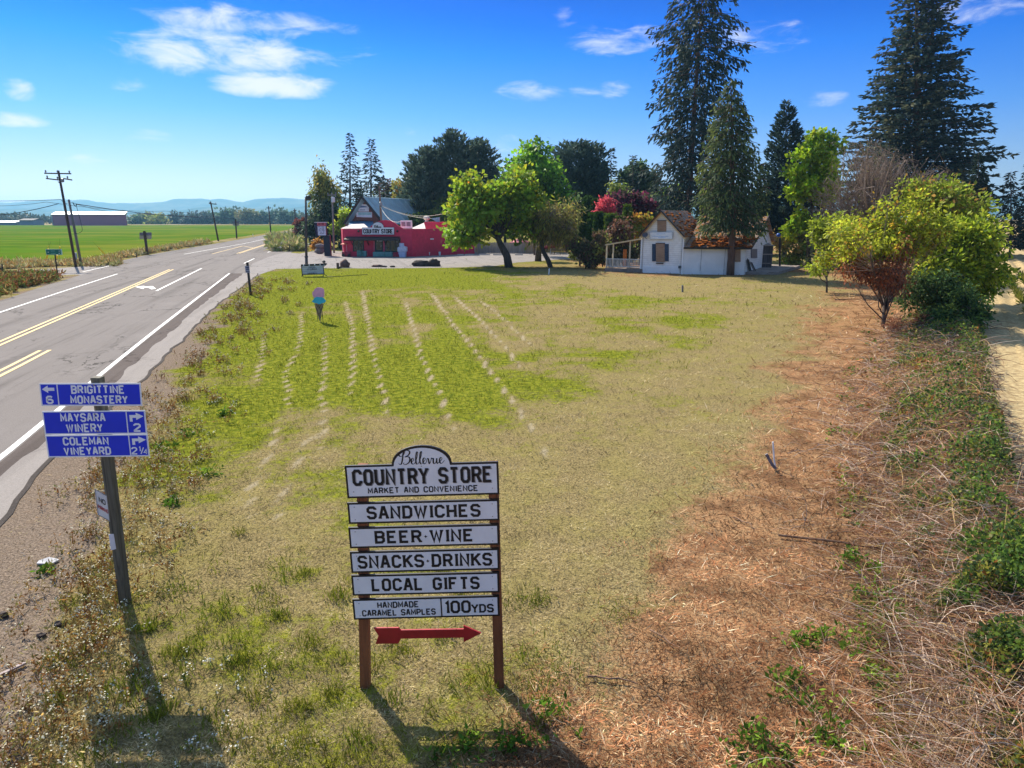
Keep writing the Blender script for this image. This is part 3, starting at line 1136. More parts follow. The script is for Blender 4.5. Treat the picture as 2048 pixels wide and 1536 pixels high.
# ================================================================== THE BLUE GUIDE SIGN
M_BLUE = mat('blue_sign_sheet', (.008, .035, .60), .38, .06, 4, 0, dirt=(.01, .03, .42), dirt_amt=.3)
M_SIGNWHITE = mat('white_sign_sheet', (.78, .80, .84), .4, .05, 6, 0, dirt=(.6, .6, .6), dirt_amt=.2)
M_GREYWOOD = wood('weathered_post', (.05, .042, .030), (.15, .14, .10))
YB = 6.79
root = empty('guide_sign', (-4.34, YB, 0), 'three blue guide sign panels on a weathered wooden roadside post', 'sign')
b = MB()
top, bot = pY((186, 757), YB), pY((244, 1222), YB)
b.beam(bot - (0, -.075, .2), top + (0, .075, 0), .094, .10, up=(0, 1, 0))
b.build('post', M_GREYWOOD, root, bevel=.008)


def guide(px, lines, split, side, arrow, num):
    TL, TR, BR, BL = (pY(p, YB - .012) for p in px)
    wd = (np.linalg.norm(TR - TL) + np.linalg.norm(BR - BL)) / 2
    hd = (TL[2] - BL[2] + TR[2] - BR[2]) / 2
    fc = Face(BL, BR - BL + TR - TL, TL - BL + TR - BR)
    fc.n = nrm(np.cross(fc.u, fc.v))
    b = MB()
    b.prism([fc.at(0, 0), fc.at(wd, 0), fc.at(wd, hd), fc.at(0, hd)], fc.n, .004)
    po = b.build('panel', M_SIGNWHITE, root)
    e = .014
    xs_ = (0, split * wd, wd) if side == 'l' else (0, split * wd, wd)
    b = MB()
    for a, c_ in ((xs_[0], xs_[1]), (xs_[1], xs_[2])):
        l_ = a + (e if a == 0 else e * .45)
        r_ = c_ - (e if c_ == wd else e * .45)
        b.add([fc.at(l_, e, .0015), fc.at(r_, e, .0015), fc.at(r_, hd - e, .0015), fc.at(l_, hd - e, .0015)], [(0, 1, 2, 3)])
    b.build('blue_field', M_BLUE, po)
    ink = MB()
    m0, m1 = (split * wd, wd) if side == 'l' else (0, split * wd)
    c0 = (m0 + m1) / 2 - (m1 - m0) * (.015 if side == 'l' else .02)
    for k, (tx, fw) in enumerate(lines):
        text(ink, fc, tx, c0 + (k * .004), hd * (.535 - .445 * k), hd * .375, .0180, 0, 1, 2.3, .003, fit=fw * (m1 - m0))
    s0, s1 = (0, split * wd) if side == 'l' else (split * wd, wd)
    sc_ = (s0 + s1) / 2
    sw = s1 - s0
    ah = hd * .14
    if arrow == 'left':
        yy = hd * .74
        A = [(-.36, 0), (-.02, .17), (-.02, .07), (.34, .07), (.34, -.07), (-.02, -.07), (-.02, -.17)]
        ink.add([fc.at(sc_ + p[0] * sw, yy + p[1] * hd * .98, .0032) for p in A], [tuple(range(7))])
    else:
        yy = hd * .74
        ink.add([fc.at(sc_ + p[0] * sw, yy + p[1] * hd, .0032) for p in [(-.34, -.21), (-.19, -.21), (-.19, -.05), (.02, -.05), (.02, .07), (-.34, .07)]], [(0, 1, 2, 3, 4, 5)])
        ink.add([fc.at(sc_ + p[0] * sw, yy + p[1] * hd, .0034) for p in [(.0, -.145), (.40, .01), (.0, .165)]], [(0, 1, 2)])
    if num == '2 1/4':
        text(ink, fc, '2', sc_ - sw * .27, hd * .09, hd * .34, .0145, 0, .9, 1.4, .003)
        text(ink, fc, '1', sc_ + sw * .02, hd * .22, hd * .24, .011, 0, .8, 1.4, .003)
        text(ink, fc, '/', sc_ + sw * .14, hd * .09, hd * .34, .011, 0, 1, 1.4, .003)
        text(ink, fc, '4', sc_ + sw * .31, hd * .09, hd * .25, .011, 0, .8, 1.4, .003)
    else:
        text(ink, fc, num, sc_ + sw * .02, hd * .09, hd * .37, .019, 0, .95, 1.4, .003)
    ink.build('lettering', M_SIGNWHITE, po)
    return po


guide([(79, 766), (281, 766), (285.5, 811), (83, 812)], [('BRIGITTINE', .62), ('MONASTERY', .67)], .175, 'l', 'left', '6')
guide([(84, 822), (290, 820.5), (294.5, 867), (90, 869.5)], [('MAYSARA', .52), ('WINERY', .42)], .815, 'r', 'turn', '2')
guide([(90.5, 870.5), (294.8, 868), (300, 912.5), (96.5, 915)], [('COLEMAN', .53), ('VINEYARD', .55)], .815, 'r', 'turn', '2 1/4')
b = MB()
for p in ((188, 770), (196, 806), (190, 828), (196, 862), (199, 874), (201, 908)):
    c0 = pY(p, YB - .014)
    b.tube([c0, c0 + (0, -.008, 0)], .009, 8)
b.build_each('bolt', M_STEEL, root, 10)
# the small plate turned towards the road and the reflector strip below it
q = [aY(p[0], p[1], yy) for p, yy in (((189.5, 977), YB - .16), ((214, 986), YB - .02), ((220, 1043), YB - .02), ((196, 1030), YB - .16))]
fc = Face(q[3], q[2] - q[3], q[0] - q[3])
wd, hd = np.linalg.norm(q[2] - q[3]), np.linalg.norm(q[0] - q[3])
M_PLATE = mat('white_plate', (.66, .65, .68), .45, .06, 9, 0)
M_REDINK = mat('red_lettering', (.40, .03, .04), .5, .1, 9, 0)
b = MB()
b.prism([fc.at(0, 0), fc.at(wd, 0), fc.at(wd, hd), fc.at(0, hd)], fc.n, .003)
po = b.build('parking_plate', M_PLATE, root)
b = MB()
e = .006
for s_ in ([(e, e), (wd - e, e)], [(wd - e, e), (wd - e, hd - e)], [(wd - e, hd - e), (e, hd - e)], [(e, hd - e), (e, e)]):
    stroke(b, fc, s_, .005, .0015)
text(b, fc, 'NO', wd / 2, hd * .56, hd * .2, .012, 0, 1, 1.6, .0025, fit=wd * .5)
b.build('lettering', M_INK, po)
b = MB()
text(b, fc, 'PARKING', wd / 2, hd * .28, hd * .15, .008, 0, 1, 1.3, .0025, fit=wd * .82)
b.build('lettering', M_REDINK, po)
b = MB()
Rq = [pY(p, YB - .013) for p in ((217, 1069), (227, 1068), (232, 1098), (222, 1101))]
b.prism(Rq, (0, -1, 0), .004)
b.build('tag_plate', M_PLATE, root)

# ================================================================== THE ICE CREAM CONE BOARD
YI = 28.3
root = empty('ice_cream_cutout', g(640, 645), 'flat painted ice cream cone board standing on the green lawn', 'cutout sign')
zx, zy = 1536 / 120., 1536 / 120.
zp = lambda pts: [pY((600 + p[0] / zx, 560 + p[1] / zy), YI) for p in pts]
M_PINK = mat('pink_paint', (.72, .34, .48), .6, .12, 5, 0)
M_TEAL = mat('teal_paint', (.05, .46, .62), .6, .10, 5, 0)
M_CONE = mat('cone_brown', (.30, .21, .12), .7, .25, 14, .05)
M_DARKSTEEL = mat('dark_steel', (.03, .028, .028), .5, .2, 20, 0, .5)
b = MB()
pk = [(345, 450), (322, 390), (312, 340), (320, 300), (348, 285), (362, 245), (395, 210), (450, 188), (510, 192), (570, 208), (605, 228), (618, 290), (622, 350), (618, 400), (625, 440)]
b.prism([p + (0, .004, 0) for p in zp(pk)], (0, -1, 0), .016)
b.build('top_scoop', M_PINK, root)
b = MB()
tl_ = [(300, 540), (345, 508), (365, 460), (430, 428), (490, 440), (560, 436), (612, 462), (632, 500), (672, 530), (640, 570), (600, 592), (560, 592), (535, 612), (480, 620), (430, 592), (380, 590), (340, 572)]
b.prism([p + (0, -.014, 0) for p in zp(tl_)], (0, -1, 0), .016)
b.build('bottom_scoop', M_TEAL, root)
b = MB()
b.prism(zp([(365, 595), (610, 600), (570, 760), (530, 980), (520, 1090), (500, 1050), (465, 930), (420, 800)]), (0, -1, 0), .014)
co = b.build('cone', M_CONE, root)
b = MB()
for a, c_ in (((400, 610), (560, 780)), ((480, 615), (550, 900)), ((560, 605), (430, 800)), ((600, 630), (470, 930)), ((390, 680), (530, 985)), ((500, 612), (408, 745))):
    A, C_ = zp([a, c_])
    b.beam(A + (0, -.006, 0), C_ + (0, -.006, 0), .012, .004, up=(0, 1, 0))
b.build('waffle_line', M_DARKSTEEL, co)
for a, c_ in (((425, 820), (458, 1060)), ((565, 800), (585, 1060))):
    A, C_ = zp([a, c_])
    C_[2] = -.1
    b = MB()
    b.tube([A + (0, .03, 0), C_ + (0, .03, 0)], .012, 6)
    b.build('stake', M_DARKSTEEL, root)

# ================================================================== BUILDINGS
def wall_poly(b, px, P0, P1, thick, off=0.0, mi=0):
    """an outline read off the photo on the vertical plane through P0-P1, given real thickness"""
    d = nrm((P1[0] - P0[0], P1[1] - P0[1], 0))
    n = np.array([d[1], -d[0], 0.0])
    pts = [onplane(p[0], p[1], P0, P1) + n * off for p in px]
    b.prism(pts, n, thick, mi)
    return n


def wall_rect(b, r, P0, P1, thick, off=0.0):
    x0, y0, x1, y1 = r
    wall_poly(b, [(x0, y1), (x1, y1), (x1, y0), (x0, y0)], P0, P1, thick, off)


M_STORE = mat('red_stucco', (.66, .035, .085), .75, .10, 3, .1, dirt=(.34, .02, .05), dirt_amt=.35)
M_STORE_S = M_STORE
M_PALEROOF = mat('pale_membrane_roof', (.62, .56, .52), .8, .1, 2, .05)
M_GLASS = mat('dark_window_glass', (.012, .016, .016), .08, .3, 2, 0, spec=.7)
M_FRAME = mat('dark_green_frame', (.014, .035, .033), .5, .2, 8, 0)
M_TRIM = mat('dark_trim', (.03, .022, .02), .6, .2, 8, .05)
M_WHITE_P = mat('white_panel', (.74, .76, .78), .5, .06, 4, 0)
M_GREENBOX = mat('green_planter_paint', (.055, .17, .13), .7, .2, 6, .05)
M_TEALBOX = mat('teal_planter_paint', (.12, .26, .25), .7, .2, 6, .05)

YF = 78.6
A0, A1 = np.array([aY(688, 512, YF)[0], YF]), np.array([aY(824, 512, YF)[0], YF])
B1 = np.array([-4.6, 85.6])
AL = A0 + np.array([-.55, 1.6])
store = empty('store_building', (A0[0] + 3.9, YF, 0), 'bright red country store with arched front parapet and dark awning', 'store building')
b = MB()
front = [(688, 518), (824, 518), (824, 457.5), (806, 456.5), (797, 452), (790, 446), (781, 441.5), (771, 440), (761, 441), (751, 445.5), (743, 451), (738, 456.5), (688, 457.5)]
wall_poly(b, front, A0, A1, .3)
b.build('front_wall', M_STORE, store)
zt_ = onplane(824, 457.5, A0, A1)[2]
b = MB()


def vwall(b, p, q, z0, z1, th):
    d = nrm((q[0] - p[0], q[1] - p[1], 0))
    n = np.array([d[1], -d[0], 0])
    b.prism([(p[0], p[1], z0), (q[0], q[1], z0), (q[0], q[1], z1), (p[0], p[1], z1)], n, th)


vwall(b, (A1[0], A1[1] + .003), B1, -.2, zt_ - .02, .3)
b.build('side_wall', M_STORE, store)
b = MB()
vwall(b, (AL[0], AL[1] + 8), AL, -.2, zt_ - .02, .3)
vwall(b, AL, (A0[0] - .003, A0[1] + .003), -.2, zt_ - .02, .3)
b.build('corner_wall', M_STORE, store)
b = MB()
zr_top = aY(700, 446, 88)[2]
b.add([(A0[0] + .2, YF + .35, zt_ - .45), (A1[0] - .2, YF + .35, zt_ - .45), (B1[0] - .3, B1[1] - .2, zt_ - .45), (B1[0] - .3, 93, zt_ - .45), (AL[0] + .1, 93, zt_ - .45), (AL[0] + .1, AL[1] + .1, zt_ - .45)], [(0, 1, 2, 3, 4, 5)])
# the low pale hips that show above the parapet
for pts in (((681, 457), (738, 457), (727, 447.5), (702, 448.5)), ((820, 457.5), (851, 457.5), (848, 445.5))):
    P_ = [aY(p[0], p[1], 82 + (0 if p[1] > 455 else 2.5)) for p in pts]
    b.prism(P_, (0, -1, 0), .3)
b.build('roof', M_PALEROOF, store)
b = MB()
wall_rect(b, (848.5, 444, 920, 460), (-12, 84), (0, 84), 4.0)
b.build('rear_parapet', M_STORE, store)
b = MB()
wall_rect(b, (688, 457, 739, 458.6), A0, A1, .36, .03)
wall_rect(b, (806, 456.6, 824.4, 458.4), A0, A1, .36, .03)
b.build_each('parapet_cap', mat('pink_coping', (.55, .20, .20), .7), store)
# awning
b = MB()
q = [onplane(*p, A0, A1) for p in ((692, 474), (800, 474), (800, 477), (692, 477))]
f_ = np.array([0, -1.1, -.22])
b.add([q[0] + f_, q[1] + f_, q[1] + (0, .02, .06), q[0] + (0, .02, .06), q[3] + f_, q[2] + f_, q[2] + (0, .02, 0), q[3] + (0, .02, 0)],
      [(0, 1, 2, 3), (7, 6, 5, 4), (0, 4, 5, 1), (1, 5, 6, 2), (2, 6, 7, 3), (3, 7, 4, 0)])
aw = b.build('awning', M_TRIM, store)
for x_ in (705, 737, 771, 801):
    p = onplane(min(x_, 799), 476, A0, A1)
    b = MB()
    b.beam(p + (0, -.02, -.75), p + (0, -.95, -.2), .07, .07)
    b.build('bracket', M_TRIM, aw)
M_DIM = mat('window_display', (.10, .085, .06), .6, .5, 3, 0)
for (x0, y0, x1, y1), nv in (((707, 476.5, 727, 502), 1), ((771, 476.5, 800, 503), 2)):
    b = MB()
    wall_rect(b, (x0 - 1, y0, x1 + 1, y1 + 1), A0, A1, .07, .05)
    w = b.build('window', M_FRAME, store)
    for k in range(nv + 1):
        a = x0 + (x1 - x0) * k / (nv + 1) + .7
        c_ = x0 + (x1 - x0) * (k + 1) / (nv + 1) - .7
        b = MB()
        wall_rect(b, (a, y0 + 4.6, c_, y1 - .6), A0, A1, .02, .058)
        wall_rect(b, (a, y0 + .6, c_, y0 + 4), A0, A1, .02, .058)
        b.build('pane', M_GLASS, w)
    b = MB()
    wall_rect(b, (x0 + 1.4, y1 - 10, x0 + 5.5, y1 - 5), A0, A1, .012, .064)
    wall_rect(b, (x1 - 7, y0 + 9, x1 - 3.4, y1 - 7), A0, A1, .012, .064)
    b.build_each('display', M_DIM, w)
b = MB()
wall_rect(b, (750, 476, 766, 504), A0, A1, .08, .05)
dr = b.build('door', M_FRAME, store)
b = MB()
wall_rect(b, (752.5, 482, 763.5, 500), A0, A1, .02, .06)
b.build('pane', M_GLASS, dr)
for x0, x1 in ((753.5, 757), (758.5, 765)):
    b = MB()
    wall_rect(b, (x0, 477, x1, 482.5), A0, A1, .02, .062)
    b.build('notice', M_WHITE_P, dr)
b = MB()
wall_rect(b, (762, 490, 763, 494), A0, A1, .05, .1)
b.build('handle', M_STEEL, dr)
b = MB()
for r in ((766.5, 476, 770, 503), (747, 476, 749.6, 503)):
    wall_rect(b, r, A0, A1, .06, .07)
b.build_each('door_pilaster', mat('pink_trim', (.60, .10, .16), .7), store)
for x_ in (716, 795):
    b = MB()
    p = onplane(x_ if x_ == 795 else 717.5, 462.5, A0, A1)
    b.lathe(p + (0, -.14, -.12), [(.04, 0), (.12, .06), (.12, .2), (.05, .26)], 8)
    b.build('wall_lamp', M_TRIM, store)
b = MB()
p = onplane(862, 478, A1, B1)
b.obox(p + (.12, -.1, 0), (.18, .05, 0), (-.03, .1, 0), (0, 0, .06))
b.build('wall_light', M_WHITE_P, store)

# the store's own sign
sg = empty('store_sign', aY(756, 470, YF - .1), 'white arched country store sign mounted on the red store front', 'sign')
oy = YF - .16
out = [(724, 469.5), (788.5, 469.5), (788.5, 454.8), (767.5, 454.8), (766.5, 450), (763, 446), (758, 443.9), (753, 443.9), (748, 446), (744.8, 450), (743.8, 454.8), (724, 454.8)]
b = MB()
b.prism([pY(p, oy) for p in out], (0, -1, 0), .06)
bd = b.build('board', mat('sign_edge', (.10, .13, .16), .5), sg)
cx_, cy_ = 756.2, 459
b = MB()
b.prism([pY((cx_ + (p[0] - cx_) * .975, cy_ + (p[1] - cy_) * .93), oy - .008) for p in out], (0, -1, 0), .006)
b.build('panel', M_WHITE_P, bd)
fc = Face(pY((725.5, 468.6), oy - .01), (1, 0, 0), (0, 0, 1))
fc.n = np.array([0, -1.0, 0])
wd = pY((787, 460), oy)[0] - fc.O[0]
hh = pY((740, 456), oy)[2] - fc.O[2]
b = MB()
text(b, fc, 'COUNTRY STORE', wd / 2, hh * .12, hh * .72, .10, .6, 1, 1.7, .01, fit=wd * .93)
b.build('lettering', M_INK, bd)
b = MB()
script(b, fc, wd / 2 - .44, hh * 1.05, .86, .05, .01)
b.build('script_lettering', M_INK, bd)


# roof machines
def thing_box(name, lab, cat, px, Y, depth, m, group=None, bev=.02):
    r = empty(name, aY((px[0] + px[2]) / 2, px[3], Y), lab, cat, group)
    b = MB()
    P0_, P1_ = aY(px[0], px[3], Y), aY(px[2], px[1], Y)
    b.box((P0_[0], Y, P0_[2]), (P1_[0], Y + depth, P1_[2]))
    b.build('housing', m, r, bevel=bev)
    return r, P0_, P1_


r, p0, p1 = thing_box('rooftop_air_conditioner', 'white air conditioner with dark grilles on the store roof', 'air conditioner', (801.5, 441, 822, 457), 80.2, 1.0, M_WHITE_P)
for a, c_ in ((.08, .46), (.56, .94)):
    b = MB()
    w = p1[0] - p0[0]
    for k in range(6):
        z = p0[2] + (p1[2] - p0[2]) * (.3 + .09 * k)
        b.box((p0[0] + w * a, p0[1] - .02, z), (p0[0] + w * c_, p0[1] + .01, z + .05))
    b.build('grille', mat('grille_grey', (.12, .11, .14), .5), r)
c0 = aY(853.5, 445, 84.5)
r = empty('roof_vent', c0, 'round white turbine vent on the store roof', 'vent')
b = MB()
b.lathe(c0, [(.22, 0), (.22, .3), (.34, .38), (.38, .55), (.34, .72), (.1, .78)], 14)
b.build('turbine', mat('vent_cream', (.66, .60, .50), .5, metal=.2), r)
c0 = aY(872, 445, 84.5)
r = empty('roof_duct', c0, 'pale blue wedge shaped roof duct hood beside the turbine vent', 'duct hood')
b = MB()
b.prism([pY(p, 84.5) for p in ((862, 436.5), (878.5, 434.5), (878.5, 445), (874, 445))], (0, -1, 0), .9)
b.build('hood', mat('duct_blue', (.30, .50, .56), .45, metal=.1), r)
b = MB()
b.tube([pY((874, 445), 84.9), pY((874, 447), 84.9)], .12)
b.build('collar', M_STEEL, r)

# things in front of the store
r, p0, p1 = thing_box('planter_box', 'dark green slatted planter box left of the store door', 'planter', (714, 501, 723, 512.8), 77.3, .6, M_GREENBOX)
b = MB()
for k in range(5):
    x_ = p0[0] + (p1[0] - p0[0]) * (.12 + .19 * k)
    b.box((x_ - .025, p0[1] - .02, .06), (x_ + .025, p0[1], p1[2] - .05))
b.build('slat', M_TEALBOX, r)
r, p0, p1 = thing_box('planter_box', 'narrow grey green planter beside the slatted green one', 'planter', (725, 502, 731.5, 513), 77.35, .6, M_TEALBOX)
b = MB()
b.box((p0[0] + .1, p0[1] - .02, .1), (p0[0] + .14, p0[1], p1[2] - .1))
b.build('slat', M_GREENBOX, r)
r, p0, p1 = thing_box('planter_box', 'long teal planter trough under the store door and right window', 'planter', (746, 504, 784, 513.5), 77.3, .7, M_TEALBOX)
b = MB()
b.box((p0[0] + 1.3, p0[1] - .02, .05), (p0[0] + 1.37, p0[1], p1[2]))
b.build('batten', M_GREENBOX, r)
M_ICE = mat('pale_blue_plastic', (.40, .46, .62), .5, .12, 5, .03)
c0 = g(804.5, 514.8)
r = empty('ice_freezer', c0, 'pale blue ice freezer standing right of the store window', 'freezer')
b = MB()
w = .36
b.prism([c0 + np.array(p) for p in ((-.30, 0, .0), (.34, 0, 0), (.40, 0, .45), (.40, 0, .62), (-.42, 0, .62), (-.40, 0, .4))], (0, -1, 0), .7)
b.build('lower_body', M_ICE, r, bevel=.03)
b = MB()
b.prism([c0 + np.array(p) for p in ((-.50, -.03, .62), (.52, -.03, .62), (.52, -.03, 1.12), (.28, -.03, 1.2), (-.36, -.03, 1.16), (-.5, -.03, 1.05))], (0, -1, 0), .72)
b.build('lid', mat('pale_lilac_plastic', (.50, .54, .66), .5), r, bevel=.03)
b = MB()
b.prism([c0 + np.array(p) for p in ((-.28, .02, 1.2), (.22, .02, 1.2), (.22, .02, 1.55), (-.28, .02, 1.55))], (0, -1, 0), .3)
b.build('header', M_ICE, r, bevel=.02)
# popcorn wagon
c0 = g(690.5, 513.5)
r = empty('popcorn_wagon', c0, 'small red wagon stall with orange peaked canopy at the store corner', 'wagon')
M_WAG = mat('wagon_red', (.30, .02, .045), .6, .2, 6, .05)
b = MB()
b.box(c0 + (-.36, 0, .15), c0 + (.62, .7, .55))
b.build('bed', M_WAG, r, bevel=.02)
b = MB()
for x_ in (-.28, .2):
    b.box(c0 + (x_ - .02, .02, .55), c0 + (x_ + .02, .06, 1.35))
    b.box(c0 + (x_ - .02, .6, .55), c0 + (x_ + .02, .64, 1.35))
b.build('frame', mat('pink_frame', (.62, .35, .36), .6), r)
b = MB()
b.lathe(c0 + (-.04, .33, 1.35), [(.5, 0), (.48, .05), (.22, .14), (.05, .32)], 8)
b.build('canopy', mat('orange_canopy', (.62, .12, .07), .7), r)
for x_ in (-.22, .42):
    b = MB()
    b.tube([c0 + (x_, -.03, .17), c0 + (x_, .03, .17)], .17, 12)
    b.build('wheel', M_TRIM, r)
for px, lab in (((831.5, 513.5), 'red'),):
    c0 = g(*px)
    r = empty('bollard', c0, 'short red post at the store corner', 'bollard')
    b = MB()
    b.tube([c0 - (0, 0, .1), c0 + (0, 0, .42)], .07, 8)
    b.build('post', M_STORE, r)
for px, lab in (((858, 511.5), 'small white bucket by the dark wall of the store'), ((879.5, 511), 'small white bucket by the wooden gate')):
    c0 = g(*px)
    r = empty('bucket', c0, lab, 'bucket')
    b = MB()
    b.lathe(c0, [(.10, 0), (.14, .42), (.15, .42)], 10)
    b.build('body', M_WHITE_P, r)
    b = MB()
    b.tube([c0 + (-.13, 0, .42), c0 + (0, 0, .5), c0 + (.13, 0, .42)], .01, 5)
    b.build('handle', M_STEEL, r)
c0 = g(844, 511.5)
r = empty('storage_bin', c0, 'low dark grey bin against the shaded store side wall', 'bin')
b = MB()
b.lathe(c0 + (0, 0, 0), [(.62, 0), (.62, .5), (.5, .78), (.2, .86)], 12)
b.build('body', mat('bin_black', (.018, .022, .03), .6), r)

# ---- the brown A-frame behind the store
Y2 = 93.0
barn = empty('brown_barn', aY(725, 480, Y2), 'brown gabled building with teal metal roof behind the store', 'building')
M_BROWN = wood('brown_board_wall', (.17, .062, .046), (.27, .10, .072), (9, 9, .6))
b = MB()
gp = [(690, 503), (764, 503), (764, 446), (723, 396.5), (690, 446)]
b.prism([pY(p, Y2) for p in gp], (0, -1, 0), .25)
b.build('gable_wall', M_BROWN, barn)
M_TEALROOF = mat('teal_metal_roof', (.33, .47, .50), .4, .12, .8, .03, metal=.25, dirt=(.24, .38, .42), dirt_amt=.5)
M_TEALDK = mat('blue_metal_roof', (.045, .17, .30), .45, .15, 1, .03, metal=.2)
ap, e1, e0 = pY((723, 393), Y2 - .7), pY((768, 448), Y2 - .7), pY((688, 448), Y2 - .7)
back = np.array([10.0, 15.0, -.2])
b = MB()
for a, c_ in ((ap, e1), (e0, ap)):
    n = nrm(np.cross(c_ - a, back))
    n = n if n[2] > 0 else -n
    b.prism([a, c_, c_ + back, a + back], n, .12)
    for k in range(1, 16):
        s_ = a + back * k / 16 + n * .03
        b.beam(s_, s_ + (c_ - a), .05, .05)
b.build('roof', M_TEALROOF, barn)
b = MB()
b.beam(ap + (0, -.05, .0), e1 + (0, -.05, 0), .1, .3)
b.beam(e0 + (0, -.05, 0), ap + (0, -.05, .0), .1, .3)
b.build('barge_board', M_TRIM, barn)
b = MB()
P_ = [pY((697, 453), 89.5), pY((746, 453), 89.5), pY((746, 442.5), Y2 - .05), pY((700, 442.5), Y2 - .05)]
b.prism(P_, (0, -.5, 1), .1)
for k in range(9):
    s0 = P_[0] + (P_[1] - P_[0]) * k / 8 + (0, 0, .03)
    s1 = P_[3] + (P_[2] - P_[3]) * k / 8 + (0, 0, .03)
    b.beam(s0, s1, .06, .05)
b.build('lean_to_roof', M_TEALDK, barn)
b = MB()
wall_rect(b, (712, 441, 736, 443.6), (-20, Y2 - .1), (0, Y2 - .1), .1)  # dark strip standing in for the shade under the eave
b.build('painted_eave_shadow', M_TRIM, barn)
r = empty('gable_sign', pY((726, 415), Y2 - .1), 'square white board with a blue hill picture high on the brown gable', 'sign')
b = MB()
b.prism([pY(p, Y2 - .08) for p in ((717, 423), (737.5, 423), (737.5, 412), (734, 409), (722, 408.5), (716.5, 410))], (0, -1, 0), .08)
bo = b.build('board', M_WHITE_P, r)
b = MB()
b.prism([pY(p, Y2 - .1) for p in ((718.2, 415.5), (735.5, 414.5), (733, 413), (728, 411.5), (722, 411), (718.5, 412.5))], (0, -1, 0), .02)
b.build('picture', mat('slate_blue_paint', (.11, .19, .34), .6), bo)
b = MB()
for k, (x0, x1) in enumerate(((719.5, 721), (722, 723.2), (724, 725.2), (726.4, 727.6), (728.4, 729.6))):
    b.prism([pY(p, Y2 - .1) for p in ((x0, 421), (x1, 421), (x1, 418.4), (x0, 418.4))], (0, -1, 0), .02)
b.build('lettering', mat('slate_grey_ink', (.2, .24, .34), .6), bo)
r = empty('gable_sign', pY((728, 430), Y2 - .1), 'long pale green and white panel below the square gable board', 'sign')
b = MB()
b.prism([pY(p, Y2 - .08) for p in ((713, 434), (744, 435), (744, 424), (712.5, 424))], (0, -1, 0), .08)
bo = b.build('board', M_WHITE_P, r)
for a, c_ in ((716.5, 724), (724.5, 732), (732.6, 742.5)):
    b = MB()
    b.prism([pY(p, Y2 - .1) for p in ((a, 430.5), (c_, 429.5), (c_, 424.8), (a, 424.8))], (0, -1, 0), .02)
    b.build('tinted_panel', mat('pale_teal', (.36, .58, .56), .6), bo)

# ---- the white cottage
G0, G1 = g(1281, 545)[:2], g(1363.5, 548.4)[:2]
W1, S1 = g(1487, 550)[:2], np.array([20.7, 57.6])
M_SIDING = NT('white_lap_siding')
t = M_SIDING
p = t.geo()
sp_ = t.n('ShaderNodeSeparateXYZ', Vector=p)
fr = t.math('FRACT', t.math('MULTIPLY', sp_.outputs[2], 6.4))
n1 = t.noise(3, 5, .6, p)
n2 = t.noise(.9, 4, .6, t.mapping(p, scale=(1, 1, .3)))
c = t.mix(t.step(n1, .3, .7), (.76, .74, .70), (.87, .86, .83))
c = t.mix(t.step(n2, .5, .75, 0, .4), c, (.50, .47, .42))
c = t.mix(t.step(fr, .0, .12, .75, 0), c, (.33, .31, .30))
t.bsdf(c, .65, fr, .5, .02)
M_SIDING = t.m
M_WPLY = mat('white_painted_plywood', (.83, .83, .82), .6, .05, 1.5, .04, dirt=(.56, .54, .50), dirt_amt=.35)
M_PLY = wood('bare_plywood', (.27, .165, .105), (.37, .245, .165), (2, 2, 12))
M_SHUT = mat('navy_shutter', (.015, .035, .075), .6, .2, 6, .05)
M_CREAM = mat('cream_trim', (.68, .55, .35), .6, .1, 5, .03)
t = NT('mossy_shingles')
p = t.geo()
n1, n2, n3 = t.noise(2.6, 5, .65, p), t.noise(8, 4, .7, p), t.noise(.8, 3, .5, p)
v_ = t.n('ShaderNodeTexVoronoi', Scale=4.2, Vector=t.mapping(p, rot=(0, 0, .5), scale=(1, 2.2, 2.2)))
c = t.mix(t.step(v_.outputs['Color'], .2, .8), (.20, .15, .12), (.40, .31, .25))
mo = t.math('ADD', t.math('MULTIPLY', n1, .8), t.math('MULTIPLY', n2, .35))
c = t.mix(t.step(mo, .565, .66), c, t.mix(t.step(n2, .35, .65), (.28, .085, .02), (.52, .22, .05)))
c = t.mix(t.step(n3, .6, .7, 0, .5), c, (.12, .10, .03))
c = t.mix(t.step(n2, .66, .72, 0, .6), c, (.035, .022, .016))
t.bsdf(c, .95, mo, .9, .08, spec=.1)
M_MOSS = t.m
house = empty('white_cottage', (*((G0 + W1) / 2), 0), 'abandoned white cottage with boarded windows and rust coloured mossy roof', 'house')
e3 = lambda p, z: np.array([p[0], p[1], z])
gd = nrm(e3(G1 - G0, 0))
gn = np.array([gd[1], -gd[0], 0])
bk = -gn
ez = onplane(1368, 471, G0, G1)[2]
apx = onplane(1324.5, 423, G0, G1)
b = MB()
b.prism([e3(G0, -.2), e3(G1, -.2), e3(G1, ez), apx, e3(G0, ez)], gn, .15)
b.build('gable_wall', M_SIDING, house)
LG = 6.6
b = MB()
b.prism([e3(G0, -.2) + bk * LG, e3(G0, -.2), e3(G0, ez), e3(G0, ez) + bk * LG], np.cross(bk, (0, 0, 1)) * -1, .15)
b.prism([e3(G1, -.2), e3(G1, -.2) + bk * LG, e3(G1, ez) + bk * LG, e3(G1, ez)], gd, .15)
b.prism([e3(G1, -.2) + bk * LG, e3(G0, -.2) + bk * LG, e3(G0, ez) + bk * LG, apx + bk * LG, e3(G1, ez) + bk * LG], bk, .15)
b.build('side_wall', M_SIDING, house)
b = MB()
up = np.array([0, 0, .10])
